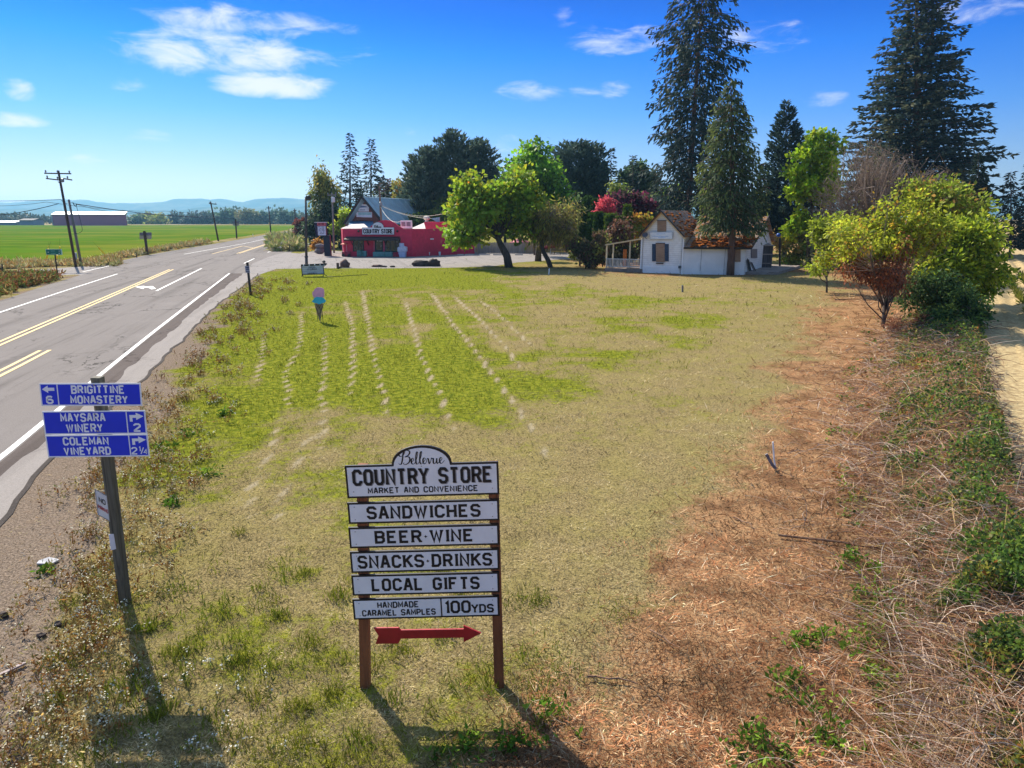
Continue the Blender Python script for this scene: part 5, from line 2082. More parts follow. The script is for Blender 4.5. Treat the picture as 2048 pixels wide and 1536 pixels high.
# tall pole sign of the store
BP_ = g(654, 512)
r = empty('pole_sign', BP_, 'boxy sign with red header and white list panel on a black square post', 'sign')
YP = BP_[1]
b = MB()
q_ = aY(655.5, 470, YP)
b.box((BP_[0] - .25, YP - .2, -.2), (BP_[0] + .5, YP + .3, q_[2]))
b.build('post', mat('black_post', (.012, .016, .03), .5, .2, 3, .03), r, bevel=.02)
b = MB()
cs = [(628.5, 445.5), (652, 445.5), (652, 470.5), (631.5, 471.5)]
b.prism([pY(p, YP - .25) for p in cs], (0, -1, 0), .5)
b.build('cabinet', mat('dark_violet_cabinet', (.02, .012, .04), .5), r)
b = MB()
b.prism([pY(p, YP - .30) for p in ((634, 445), (651, 445), (651.5, 451.5), (635, 451.8))], (0, -1, 0), .05)
hp = b.build('header_panel', mat('faded_red_panel', (.50, .10, .13), .6), r)
b = MB()
for x0, x1 in ((636.2, 641), (643, 648.5)):
    b.prism([pY(p, YP - .31) for p in ((x0, 446.8), (x1, 446.8), (x1, 449.2), (x0, 449.2))], (0, -1, 0), .01)
b.build('lettering', mat('dark_red_ink', (.16, .012, .02), .6), hp)
b = MB()
b.prism([pY(p, YP - .30) for p in ((635, 452.5), (651, 452.2), (652, 470.6), (636, 471))], (0, -1, 0), .05)
lp_ = b.build('list_panel', mat('lilac_white_panel', (.56, .56, .66), .5), r)
for k, sg_ in enumerate((((636.3, 640), (642.5, 648)), ((639, 643), (644.5, 648.5)), ((637.4, 641), (643, 648.3)), ((637, 641.5), (643.5, 649)), ((641, 643.5), (645.5, 648.5)), ((639, 642), (643, 648)))):
    b = MB()
    for x0, x1 in sg_:
        y_ = 453.8 + k * 2.55
        b.prism([pY(p, YP - .31) for p in ((x0, y_ - .5), (x1, y_ - .5), (x1, y_ + .55), (x0, y_ + .55))], (0, -1, 0), .01)
    b.build('text_line', mat('slate_ink', (.10, .10, .17), .6), lp_)
b = MB()
b.prism([pY(p, YP - .26) for p in ((628, 445), (653, 445), (653, 444.2), (628, 444.2))], (0, -1, 0), .5)
b.build('cap_strip', M_WHITE_P, r)

# arrow marquee on the lawn
BM_ = g(627, 553.5)
YM = BM_[1]
r = empty('marquee_sign', BM_, 'portable white letter board sign with black arrow top on the lawn edge', 'sign')
mz = lambda p: pY((596 + p[0] / 30.12, 520 + p[1] / 30.12), YM)
b = MB()
b.prism([mz(p) for p in ((210, 345), (1510, 300), (1575, 850), (255, 890))], (0, -1, 0), .12)
bo = b.build('letter_board', mat('marquee_white', (.60, .61, .60), .5, .08, 4, 0), r)
for k in range(1, 5):
    b = MB()
    y_ = 345 + (890 - 345) * k / 4.6
    b.beam(mz((218 + 10 * k, y_)) + (0, -.012, 0), mz((1512 + 13 * k, y_ - 48)) + (0, -.012, 0), .015, .02)
    b.build('letter_rail', mat('rail_grey', (.3, .31, .29), .6), bo)
row_rg = np.random.default_rng(11)
for (x0, x1, y0, y1), sh in (((640, 1050, 375, 480), (.10, .10, .12)), ((575, 1180, 490, 615), (.012, .012, .02)), ((575, 1180, 745, 850), (.02, .02, .03))):
    b = MB()
    q = x0
    while q < x1 - 25:
        w = row_rg.uniform(28, 52)
        ytop = y0 - (q - 640) * .035 + row_rg.uniform(0, 8)
        ybot = y1 - (q - 640) * .035
        k_ = int(row_rg.integers(0, 3))
        if k_ == 0:
            bars = [(q, ytop, q + w * .4, ybot)]
        elif k_ == 1:
            bars = [(q, ytop, q + w * .28, ybot), (q + w * .29, ybot - 22, q + w, ybot)]
        else:
            bars = [(q, ytop, q + w * .28, ybot), (q + w * .29, ytop + 30, q + w * .68, ytop + 50), (q + w * .7, ytop, q + w, ybot)]
        for (a_, c2, d_, e_) in bars:
            b.prism([mz(p) + (0, -.03, 0) for p in ((a_, e_), (d_, e_), (d_, c2), (a_, c2))], (0, -1, 0), .005)
        q += w + 22
    b.build('lettering', mat('marquee_ink', sh, .5), bo)
b = MB()
b.prism([mz(p) + (0, -.03, 0) for p in ((185, 265), (1510, 205), (1590, 185), (1700, 190), (1750, 240), (1690, 300), (1590, 385), (1520, 390), (1515, 318), (195, 372))], (0, -1, 0), .10)
ar = b.build('arrow_header', M_INK, r)
for p in ((350, 315), (690, 310), (1010, 285), (1340, 290), (1585, 318)):
    b = MB()
    q_ = mz(p) + (0, -.035, 0)
    b.tube([q_, q_ + (0, -.06, 0)], [.05, .035], 10)
    b.build('bulb', M_WHITE_P, ar)
b = MB()
b.lathe(mz((1560, 180)), [(.05, 0), (.13, .06), (.13, .13), (.06, .19)], 8)
b.build('electric_box', M_TRIM, ar)
for a, c_ in (((200, 350), (262, 900)), ((1515, 320), (1585, 860)), ((255, 880), (1580, 845)), ((262, 880), (225, 1040)), ((270, 880), (320, 990)), ((1525, 850), (1530, 1000)), ((1590, 850), (1770, 985)), ((330, 1040), (1530, 1000))):
    b = MB()
    b.tube([mz(a) + (0, -.02, 0), mz(c_) + (0, -.02, 0)], .028, 6)
    b.build('frame_bar', M_TRIM, r)
q0 = g(655, 553.2)
b = MB()
b.tube([q0 + (0, 0, .02), g(675, 553, .03), g(700, 551, .03), g(735, 549, .03)], .02, 5)
tag(b.build('extension_cord', M_CABLE), 'black power cord running through the grass from the marquee sign', 'cord')

# green guide sign at the side road
BG_ = g(115.5, 556)
r = empty('direction_sign', BG_, 'green road sign with white border on a thin post at the side road', 'road sign')
YG = BG_[1]
b = MB()
b.beam(BG_ - (0, 0, .2), aY(110, 508, YG), .07, .05, up=(0, 1, 0))
b.build('post', M_TRIM, r)
gz = lambda p: pY((80 + p[0] / 21.95, 490 + p[1] / 21.95), YG - .06)
b = MB()
b.prism([gz(p) for p in ((235, 180), (950, 180), (985, 415), (965, 432), (275, 432))], (0, -1, 0), .02)
po = b.build('panel', mat('pale_green_border', (.40, .60, .48), .5), r)
b = MB()
b.prism([gz(p) + (0, -.004, 0) for p in ((258, 200), (900, 200), (928, 415), (285, 418))], (0, -1, 0), .004)
b.build('green_field', mat('highway_green', (.008, .16, .11), .4, .1, 3, 0), po)
b = MB()
for a, c_, y_ in ((485, 665, 262), (490, 700, 370)):
    n = 6
    for k in range(n):
        x0 = a + (c_ - a) * k / n
        b.prism([gz(p) + (0, -.007, 0) for p in ((x0, y_ + 18), (x0 + (c_ - a) / n * .6, y_ + 18), (x0 + (c_ - a) / n * .6, y_ - 18 + 8 * (k % 2)), (x0, y_ - 18 + 8 * (k % 2)))], (0, -1, 0), .002)
b.build('lettering', mat('pale_green_letters', (.20, .55, .42), .5), po)
for pp in ([(330, 315), (365, 285), (360, 305), (390, 305), (390, 325), (360, 325), (362, 340)], [(845, 235), (862, 285), (825, 285)], [(820, 350), (870, 350), (860, 385), (830, 385)]):
    b = MB()
    b.prism([gz(p) + (0, -.007, 0) for p in pp], (0, -1, 0), .002)
    b.build('symbol', M_SIGNWHITE, po)
for bot_, top_, lab in (((90.5, 527), (97.5, 498), 'thick yellow guy wire guard left of the green sign'), ((94.5, 507), (96.5, 492), 'thin yellow guard showing above the green sign'),
                        ((112.5, 524), (114.5, 510), 'short yellow guard just right of the green sign post'), ((118.5, 522), (119.3, 492.5), 'thin upright yellow guard right of the green sign'), ((218, 517), (197, 495), 'slanted yellow guy guard standing alone at the field edge')):
    B_ = g(*bot_)
    r = empty('guy_guard', B_, lab, 'guy wire guard', None)
    b = MB()
    T_ = aY(top_[0], top_[1], B_[1])
    b.tube([B_, T_], .085 if 'thin' not in lab else .05, 8)
    b.build('guard', M_YELLOW, r)
    b = MB()
    b.tube([T_, T_ + (T_ - B_) * .5], .008, 4)
    b.build('guy_wire', M_CABLE, r)


def back_sign(bot_, top_, rect, lab, w=.12, two=True):
    B_ = g(*bot_)
    r = empty('sign_back', B_, lab, 'road sign')
    T_ = aY(top_[0], top_[1], B_[1])
    b = MB()
    b.beam(B_ - (0, 0, .2), T_, w, w * .7, up=(0, 1, 0))
    b.build('post', M_POLE, r)
    x0, y0, x1, y1 = rect
    ym = y0 + (y1 - y0) * .5
    for k, (a, c_, m_) in enumerate(((y0, ym - .3, mat('violet_grey_back', (.16, .14, .20), .5)), (ym, y1, mat('tan_grey_back', (.36, .31, .26), .5)))):
        b = MB()
        b.prism([pY(p, B_[1] + .1) for p in ((x0, c_), (x1, c_), (x1, a), (x0, a))], (0, -1, 0), .02)
        b.build('plate', m_, r)
    return r


back_sign((295, 509), (288.5, 462), (279, 465, 303, 478), 'back of a two plate road sign on a dark post at the field edge', .24)
back_sign((473.5, 477), (471, 438), (466, 443, 478, 451.5), 'back of a smaller grey road sign farther up the highway', .26)
B_ = g(501.5, 590)
r = empty('no_parking_sign', B_, 'small grey plate on a black steel post at the lawn corner', 'road sign')
YN = B_[1]
b = MB()
b.beam(B_ - (0, 0, .2), aY(494.5, 524.5, YN), .11, .09, up=(0, 1, 0))
b.build('post', M_TRIM, r)
nz_ = lambda p: pY((480 + p[0] / 17.07, 510 + p[1] / 17.07), YN - .06)
b = MB()
b.prism([nz_(p) for p in ((160, 368), (310, 372), (338, 600), (190, 608))], (0, -1, 0), .015)
po = b.build('plate', mat('grey_violet_plate', (.30, .29, .36), .5), r)
for (a, y_, c_, hh_) in ((195, 430, 300, 22), (200, 490, 305, 16), (205, 560, 320, 10)):
    b = MB()
    b.prism([nz_(p) + (0, -.003, 0) for p in ((a, y_ + hh_), (c_, y_ + hh_), (c_, y_ - hh_), (a, y_ - hh_))], (0, -1, 0), .002)
    b.build('text_line', mat('navy_grey_ink', (.06, .06, .13), .6), po)
# signs at the lot entrance
B_ = g(617, 491)
r = empty('route_marker', B_, 'dark green route marker shield near the lamp post', 'road sign')
YR = B_[1]
b = MB()
b.beam(B_, aY(618, 470, YR), .1, .08, up=(0, 1, 0))
b.build('post', M_TRIM, r)
b = MB()
b.prism([pY(p, YR - .08) for p in ((612.5, 465.5), (625.5, 465.5), (625, 472), (620, 477.5), (616, 478.5), (612.5, 474))], (0, -1, 0), .03)
po = b.build('shield', mat('shield_green', (.02, .11, .10), .5), r)
b = MB()
fcr = Face(pY((617.6, 474.5), YR - .1), (1, 0, 0), (0, 0, 1))
fcr.n = np.array([0, -1.0, 0])
b.lathe(np.array(fcr.O) + (0, .0, .0), [(.01, 0), (.011, .001)], 6)
b = MB()
ring = [fcr.at(.2 + .24 * math.cos(a), .2 + .26 * math.sin(a), .004) for a in np.linspace(0, 2 * math.pi, 14)[:-1]]
b.add(ring, [tuple(range(13))])
b.build('route_disc', M_SIGNWHITE, po)
for px, rect, lab in (((597, 489), (594, 471, 599, 478.5), 'small grey sign by the entrance weeds'),):
    B_ = g(*px)
    r = empty('small_sign', B_, lab, 'road sign')
    b = MB()
    b.beam(B_, aY(596.6, 470, B_[1]), .09, .07, up=(0, 1, 0))
    b.build('post', M_INSUL, r)
    b = MB()
    b.prism([pY(p, B_[1] - .06) for p in ((rect[0], rect[3]), (rect[2], rect[3]), (rect[2], rect[1]), (rect[0], rect[1]))], (0, -1, 0), .02)
    b.build('plate', mat('grey_plate', (.34, .35, .36), .5), r)
for px, top_, lab in (((580, 503.5), 491, 'thin dark marker post nearer the entrance'), ((588, 494), 484, 'thin dark marker post farther up the weedy verge'), ((273, 515), 504, 'short dark marker post at the field edge'), ((506.5, 473), 468, 'short white marker post beside the far highway'), ((5, 549), 528, 'slim grey marker post at the left edge of the side road')):
    B_ = g(*px)
    b = MB()
    T_ = aY(px[0] - 1, top_, B_[1])
    b.beam(B_ - (0, 0, .1), T_, .07, .07, up=(0, 1, 0))
    b.add([T_ + (-.035, -.035, 0), T_ + (.035, -.035, 0), T_ + (.035, .035, 0), T_ + (-.035, .035, 0), T_ + (0, 0, .05)], [(0, 1, 4), (1, 2, 4), (2, 3, 4), (3, 0, 4)])
    tag(b.build('marker_post', M_TRIM if 'white' not in lab else M_WHITE_P), lab, 'marker post')
# stones and stumps
M_ROCK = mat('dark_stone', (.05, .036, .030), .9, .4, 3, .5, dirt=(.13, .09, .06), dirt_amt=.4)
M_ROCKB = mat('brown_stone', (.13, .075, .06), .9, .3, 3, .4)
for px, rr_, lab, m_ in (((842, 532.5), (.80, .42, .36), 'long low dark boulder at the lawn edge near the lot', M_ROCK), ((868, 532.5), (.55, .45, .42), 'round dark boulder beside the long low one', M_ROCK), ((690.5, 535), (.40, .35, .46), 'brown round boulder at the lawn edge near the marquee sign', M_ROCKB),
                         ((755, 534), (.5, .3, .14), 'flat brown stone at the lot edge', M_ROCKB), ((768, 534.5), (.26, .2, .10), 'small dark stone right of the flat brown stone', M_ROCK), ((785, 534.5), (.22, .2, .10), 'smallest dark stone at the lot edge', M_ROCK)):
    p = g(*px)
    b = MB()
    b.blob(p + (0, 0, rr_[2] * .55), rr_, int(px[0]), 3, .22)
    tag(b.build('boulder', m_, smooth=True), lab, 'boulder')
p = g(676, 537.5)
b = MB()
b.beam(p, p + (0, 0, .5), .2, .16, up=(0, 1, 0))
b.beam(p + (.1, 0, .1), p + (.42, 0, .16), .2, .14)
tag(b.build('angle_bracket', M_ROCKB), 'rusty L shaped bracket at the lawn edge', 'bracket')
r = empty('stone_planter', g(641, 507), 'stacked grey stone planter block under the pole sign', 'planter')
b = MB()
p = g(640, 507.5)
b.blob(p + (0, 0, .35), (.72, .4, .38), 71, 2, .12)
b.blob(p + (.1, .1, .92), (.70, .4, .30), 72, 2, .12)
b.build('stones', mat('grey_stone', (.15, .13, .125), .9, .3, 2, .4), r)
b = MB()
b.blob(p + (1.1, .2, .2), (.26, .24, .2), 74, 2, .12)
b.build('clay_pot', M_ROCKB, r)

for bot_, top_, w, m_, lab in (((1097.5, 549), (1098.5, 538), .09, M_WHITE_P, 'slim white stake in the shade under the willow tree'), ((1365, 584), (1365, 571.5), .10, M_POLEG, 'short grey stake in the lawn before the cottage'), ):
    B_ = g(*bot_)
    b = MB()
    T_ = aY(top_[0], top_[1], B_[1])
    b.beam(B_ - (0, 0, .1), T_, w, w, up=(0, 1, 0))
    b.add([T_ + (-w / 2, -w / 2, 0), T_ + (w / 2, -w / 2, 0), T_ + (w / 2, w / 2, 0), T_ + (-w / 2, w / 2, 0), T_ + (0, 0, w * .6)], [(0, 1, 4), (1, 2, 4), (2, 3, 4), (3, 0, 4)])
    tag(b.build('stake', m_), lab, 'stake')
B_ = g(1549.5, 938)
r = empty('broken_stake', B_, 'thin pale stake with a curled grey strip at the mulch edge', 'stake')
b = MB()
q_ = [aY(x, y, B_[1]) for x, y in ((1551, 938), (1548, 918), (1547, 900), (1545.5, 884))]
b.tube(q_, .014, 6)
b.build('rod', M_WHITE_P, r)
b = MB()
q_ = [aY(x, y, B_[1] - .06) for x, y in ((1552, 938), (1545, 930), (1539, 920), (1532.5, 908))]
for a, c_ in zip(q_[:-1], q_[1:]):
    b.beam(a, c_, .05, .02, up=(0, 1, 0))
b.build('curled_strip', mat('grey_strip', (.16, .15, .17), .5), r)
# wooden bird-box post and the blue ball post
B_ = g(1143, 518)
r = empty('bird_feeder', B_, 'small grey roofed feeder box on a green post by the bushes', 'feeder')
b = MB()
b.beam(B_, aY(1143.5, 494, B_[1]), .12, .12, up=(0, 1, 0))
b.build('post', M_GREENBOX, r)
b = MB()
p = aY(1144.5, 490, B_[1])
b.box(p - (.42, .3, .22), p + (.42, .3, .15))
b.build('box', M_OLD, r)
b = MB()
b.prism([p + (-.55, -.36, .15), p + (0.1, -.36, .55), p + (.1, .36, .55), p + (-.55, .36, .15)], (-.5, 0, 1), .04)
b.prism([p + (.1, -.36, .55), p + (.55, -.36, .15), p + (.55, .36, .15), p + (.1, .36, .55)], (.5, 0, 1), .04)
b.build('roof', M_WHITE_P, r)
B_ = np.array([aY(1561, 520, 60)[0], 60.0, 0])
r = empty('ball_post', B_, 'dark post topped with a bright blue ball by the shed', 'post')
b = MB()
b.tube([B_, aY(1559.5, 476, 60)], .09, 8)
b.build('post', M_TRIM, r)
b = MB()
b.blob(aY(1557, 470, 60), (.17, .17, .17), 3, 2, .0)
b.build('ball', mat('blue_plastic', (.02, .10, .38), .4), r, smooth=True)
# litter on the gravel
p = g(95, 1127)
b = MB()
b.prism([p + np.array(q) for q in ((-.10, -.05, .03), (.09, -.06, .03), (.12, .05, .03), (-.02, .08, .05), (-.12, .03, .03))], (0, 0, 1), .02)
tag(b.build('slate_chip', mat('grey_slate', (.34, .34, .36), .7, .2, 12, .1)), 'flat grey slab piece lying on the gravel shoulder', 'slab')
b = MB()
b.beam(g(0, 1350, .02), g(52, 1325, .03), .035, .02)
tag(b.build('wood_stick', mat('bleached_wood', (.34, .28, .27), .8, .2, 20, .1)), 'bleached wooden stick lying on the gravel at the left edge', 'stick')
for px, rr_, lab in (((118, 1252), .045, 'black asphalt lump on the gravel, upper one'), ((84, 1274), .042, 'black asphalt lump on the gravel, lower one'), ((8, 1234), .05, 'dark stone at the left edge of the gravel')):
    p = g(*px)
    b = MB()
    b.blob(p + (0, 0, rr_ * .5), (rr_ * 1.1, rr_ * .9, rr_ * .7), int(px[0]), 2, .3)
    tag(b.build('asphalt_lump', M_ROCK), lab, 'stone')
for px, ang, ln_, w, lab in (((1490, 1050), -1.1, .45, .02, 'thin brown twig near the stake'), ((1660, 1088), -.28, 1.25, .035, 'long pale branch lying at the edge of the brush'), ((1225, 1365), -.2, .45, .02, 'reddish twig right of the sign post'), ((1700, 600), .1, 1.6, .06, 'pale stick on the lawn in the cottage shade'), ((1330, 1285), -.9, .4, .02, 'thin dark twig on the lower mulch')):
    p = g(*px)
    rg_ = np.random.default_rng(int(px[0]))
    b = MB()
    d_ = np.array([math.cos(ang), math.sin(ang), 0])
    q_ = [p + d_ * ln_ * (s_ - .5) + np.array([0, 0, .03 + .02 * rg_.random()]) + rg_.normal(size=3) * (.02, .02, 0) * ln_ for s_ in np.linspace(0, 1, 6)]
    b.tube(q_, [w * .5, w * .5, w * .45, w * .4, w * .3, w * .2], 6)
    tag(b.build('fallen_branch', wood('stick_%d' % px[0] if False else 'stick_bark', (.14, .07, .04), (.30, .18, .11))), lab, 'branch')

# ================================================================== TREES
M_LEAF = leafmat('broad_leaves', .5, .5, .12)
M_NEEDLE = leafmat('conifer_needles', .32, .6, .06)
LEAF_GAIN = 1.9
M_BARK = wood('dark_bark', (.045, .034, .028), (.12, .09, .075), (14, 14, 1.5), .95)
M_BARKR = wood('reddish_bark', (.10, .058, .045), (.19, .12, .095), (14, 14, 1.5), .95)
M_TWIG = wood('grey_brown_twigs', (.16, .12, .095), (.36, .28, .22), (9, 9, 3), .95)


def conifer(lab, xpx, top, low, half, Y, col, name='spruce_tree', cat='tree', group=None, nb=150, droop=.35, up=.0, dens=1.0, card=(.5, .17), lean=0, base_z=0, shape=1.0,
            trunk_r=None, hang=.5, seed=0, var=.25, top_x=None, tip=None, bark=None, tmin=.0, irregular=.35, twin=0, fill=.12):
    """profile: half width in pixels along the height, given as a list of (height fraction, fraction of half)"""
    rg = np.random.default_rng(1000 + seed)
    T = aY(top_x if top_x is not None else xpx, top, Y)
    Lw = aY(xpx, low, Y)
    Bs = np.array([Lw[0] + lean, Y, 0.0])
    hw = half * Y * 1.0 / F
    Ht = T[2] - Lw[2]
    prof = shape if isinstance(shape, list) else [(0, .75), (.12, 1), (.5, .62), (.8, .28), (1, .03)]
    r = empty(name, Bs, lab, cat, group)
    tr = trunk_r or max(.12, Ht * .018)
    b = MB()
    b.tube([Bs - (0, 0, .4), Bs * .45 + Lw * .55 + (0, 0, 0), Lw, Lw * .5 + T * .5, T], [tr * 1.25, tr, tr * .92, tr * .5, .02], 9)
    if twin:
        b.tube([Lw * .45 + T * .55, Lw * .3 + T * .7 + (twin * .8, 0, 0), T + (twin, 0, -.6)], [tr * .4, tr * .3, .03], 7)
    P, D, Ln, W, C = [], [], [], [], []
    for k in range(nb):
        f = (k + rg.random()) / nb
        f = f ** 1.12
        az = k * 2.39996 + rg.uniform(-.5, .5)
        R_ = hw * np.interp(f, [p[0] for p in prof], [p[1] for p in prof]) * (1 - irregular * rg.random() ** 1.3) * (1.12 if rg.random() < .12 else 1)
        base = Lw * (1 - f) + T * f
        if twin and f > .5 and k % 2:
            base = base + np.array([twin * min(1, (f - .5) * 2.4), 0, 0])
        u = np.array([math.cos(az), math.sin(az), 0])
        n = 6
        s_ = np.linspace(0, 1, n)
        dz = R_ * (up * s_ - droop * s_ ** 1.6 + (.25 * droop * s_ ** 4))
        pts = base + u * (R_ * s_)[:, None] + np.array([0, 0, 1]) * dz[:, None]
        if R_ > .5:
            b.tube(pts, [max(.02, tr * .13 * (1 - .8 * q)) for q in s_], 3, False)
        m = int(max(6, dens * 46 * (R_ / 3.0) ** 1.1 * (.5 / card[0]) ** 1.6))
        q = rg.uniform(fill, 1.03, m) ** .8
        lat = np.cross(u, (0, 0, 1))
        side = rg.normal(size=m) * (.10 + .17 * R_ * (1.05 - q))
        pz = np.stack([np.interp(q, s_, pts[:, i]) for i in range(3)], 1) + lat * side[:, None]
        hz = np.abs(rg.normal(size=m))
        pz[:, 2] -= hz * hang * .28 * min(1.5, R_ * .4)
        d = u * rg.uniform(.25, 1, m)[:, None] + lat * (np.sign(side) * rg.uniform(.2, .9, m))[:, None] + np.array([0, 0, 1]) * (up * .8 - hang * rg.uniform(.15, 1.4, m))[:, None] + rg.normal(size=(m, 3)) * .22
        P.append(pz)
        D.append(d)
        sc_ = rg.uniform(.6, 1.25, m)
        Ln.append(card[0] * sc_)
        W.append(card[1] * rg.uniform(.75, 1.3, m))
        tone = 1 + var * rg.normal() * .6
        cc = np.asarray(col) * tone * (1 + var * rg.normal(size=(m, 1)) * .7)
        if tip is not None:
            tk = np.clip((q - .55) * 1.6, 0, 1)[:, None] * rg.random((m, 1)) * (rg.random() < .6)
            cc = cc * (1 - tk) + np.asarray(tip) * tk
        C.append(cc)
    b.build('trunk', bark or M_BARK, r, smooth=True)
    P, D, Ln, W, C = map(np.concatenate, (P, D, Ln, W, C))
    bulk('crown', cards(P, D, Ln, W, rg), None, M_NEEDLE, C, r)
    return r


def split_lobes(ells, k, fr, rg):
    """break each crown lobe into smaller boughs standing at different depths"""
    out = []
    for e in ells:
        m = max(3, int(k * min(1.6, (e[2] * e[3]) / 1500)))
        for j in range(m):
            a, r_ = rg.uniform(0, 2 * math.pi), rg.random() ** .5
            f = fr * rg.uniform(.7, 1.35)
            out.append((e[0] + math.cos(a) * r_ * e[2] * .86, e[1] + math.sin(a) * r_ * e[3] * .86, max(5, e[2] * f), max(4, e[3] * f * .85), rg.normal() * .5 * e[2]))
    return out


def leafy(lab, trunk, ells, Y, col, name='leafy_tree', cat='tree', group=None, n=9000, leaf=(.34, .24), clump=.75, var=.28, cols=None, seed=0, hang=0.0, tw=9, limbs=16, depth=1.0, mat_=None,
          bark=None, per=64, shell=.3, sub=6, twigs=0, streak=0.0):
    """trunk: pixel path; ells: (cx, cy, rx, ry) crown lobes in pixels"""
    rg = np.random.default_rng(2000 + seed)
    k = Y / F
    col = np.asarray(col) * LEAF_GAIN
    cols = [(np.asarray(c2) * LEAF_GAIN, fr) for c2, fr in cols] if cols else None
    ells = split_lobes(ells, sub, .42, rg) if sub else [tuple(e) + (0,) for e in ells]
    pth = [aY(p[0], p[1], Y) for p in trunk]
    Bs = pth[0].copy()
    Bs[2] = 0
    pth[0] = Bs - (0, 0, .3)
    r = empty(name, Bs, lab, cat, group)
    tr = tw * k / 2
    b = MB()
    b.tube(pth, np.linspace(tr * 1.2, tr * .62, len(pth)), 9)
    ar = np.array([e[2] * e[3] for e in ells], float)
    nc = max(8, n // per)
    E = rg.choice(len(ells), nc, p=ar / ar.sum())
    cen = np.array([aY(e[0], e[1], Y + e[4] * k) for e in ells])
    rad = np.array([(e[2] * k, min(e[2], 1.3 * e[3]) * k * depth, e[3] * k) for e in ells])
    v = unit(rg.normal(size=(nc, 3)))
    cc = cen[E] + v * rad[E] * (rg.uniform(shell, 1, nc) ** .6)[:, None]
    ct = np.asarray(col)[None, :] * (1 + var * .8 * rg.normal(size=(nc, 1)))
    if cols is not None:
        # whole sprays that have turned
        for c2, fr in cols:
            pk = rg.random(nc) < fr
            mixv = rg.uniform(.4, 1, (nc, 1))
            ct = np.where(pk[:, None], ct * (1 - mixv) + np.asarray(c2) * mixv, ct)
    pick = rg.choice(nc, min(nc, limbs), replace=False)
    tip = pth[-1]
    for j in pick:
        s_ = rg.uniform(.45, 1)
        st = pth[-2] * (1 - s_) + tip * s_ if len(pth) > 1 else tip
        md = st * .5 + cc[j] * .5 + np.array([0, 0, .12 * np.linalg.norm(cc[j] - st)]) + rg.normal(size=3) * .1
        b.tube([st, md, cc[j]], [tr * .42, tr * .26, tr * .08], 5, False)
    b.build('trunk', bark or M_BARK, r, smooth=True)
    m = n
    idx = rg.integers(0, nc, m)
    dv = rg.normal(size=(m, 3))
    P = cc[idx] + dv * clump * np.array([.5, .5, .38 + hang * .6])
    P[:, 2] -= hang * np.abs(rg.normal(size=m)) * clump * .6
    D = unit(dv) * .8 + rg.normal(size=(m, 3)) * .6 + np.array([0, 0, -.25 - 1.6 * hang])
    C = ct[idx] * (1 + var * .55 * rg.normal(size=(m, 1))) * (1 + .08 * rg.normal(size=(m, 3)))
    keep = P[:, 2] > .15
    s_ = rg.uniform(.65, 1.25, m)
    bulk('crown', cards(P, D, leaf[0] * s_, leaf[1] * s_, rg).reshape(m, 4, 3)[keep], None, mat_ or M_LEAF, C[keep], r)
    if twigs:
        tb = MB()
        for j in range(twigs):
            c0 = cc[rg.integers(0, nc)]
            d = unit(rg.normal(size=3) + (0, 0, -.3 * hang))
            q = c0 + d * rg.uniform(.5, 1.4)
            tb.tube([c0 - d * .4, c0 + rg.normal(size=3) * .1, q], [.03, .022, .006], 3, False)
        tb.build('twigs', M_TWIG, r)
    return r


DK = (.024, .040, .032)       # deep blue green of the spruces
# -- the tall trees round the cottage
conifer('tallest dark ragged spruce rising behind the cottage roof out of the frame', 1376, -60, 405, 108, 76, (.040, .062, .050), nb=235, droop=.30, dens=1.35, card=(.62, .20), hang=1.0, seed=1, irregular=.7, top_x=1408,
        shape=[(0, .78), (.08, 1.0), (.25, .80), (.42, .78), (.62, .78), (.8, .95), (1, .35)], trunk_r=.43, bark=M_BARKR, fill=.10, tip=(.045, .06, .045))
conifer('drooping green spruce whose bare trunk stands in front of the cottage', 1466, 158, 446, 80, 52.7, (.070, .100, .046), nb=210, droop=.42, dens=1.0, card=(.42, .13), hang=1.25, seed=2, irregular=.35, lean=.1, top_x=1462,
        shape=[(0, .78), (.10, 1.0), (.35, .9), (.6, .72), (.82, .48), (.95, .2), (1, .04)], trunk_r=.25, bark=M_BARKR, tip=(.26, .31, .06), fill=.06)
conifer('giant dense twin topped conifer on the right', 1836, -75, 430, 152, 86, (.044, .068, .056), name='giant_conifer', nb=430, droop=.10, up=.10, dens=1.15, card=(.72, .27), hang=.25, seed=3, irregular=.28, top_x=1832, twin=2.2,
        shape=[(0, .85), (.12, .98), (.3, .84), (.5, .62), (.7, .42), (.85, .27), (1, .1)], trunk_r=.7, tip=(.13, .12, .05), fill=.04, bark=M_BARKR)
conifer('slender dark upswept cedar between the spruces and the maple on the right', 1572, 205, 470, 46, 82, (.034, .058, .048), name='cedar_tree', nb=190, droop=-.2, up=.55, dens=1.9, card=(.55, .18), hang=-.15, seed=4, irregular=.4,
        shape=[(0, .95), (.2, 1), (.5, .92), (.75, .62), (.9, .3), (1, .03)])
conifer('dark dense conifer behind the cottage left of the tall spruce trunk', 1312, 345, 470, 42, 84, (.030, .046, .026), nb=110, dens=1.4, hang=.9, seed=5, card=(.6, .22))
conifer('low dark conifer behind the cottage right of the tall spruce trunk', 1428, 330, 470, 45, 86, (.020, .034, .022), nb=110, dens=1.4, hang=.9, seed=6, card=(.6, .22))
conifer('dark conifer behind the shed at the cottage end', 1530, 325, 475, 46, 84, (.020, .034, .027), nb=120, dens=1.5, hang=.6, seed=7, card=(.6, .22))
conifer('dark conifer closing the gap behind the bright maple', 1640, 330, 480, 46, 84, (.019, .032, .024), nb=120, dens=1.5, hang=.6, seed=8, card=(.6, .22))
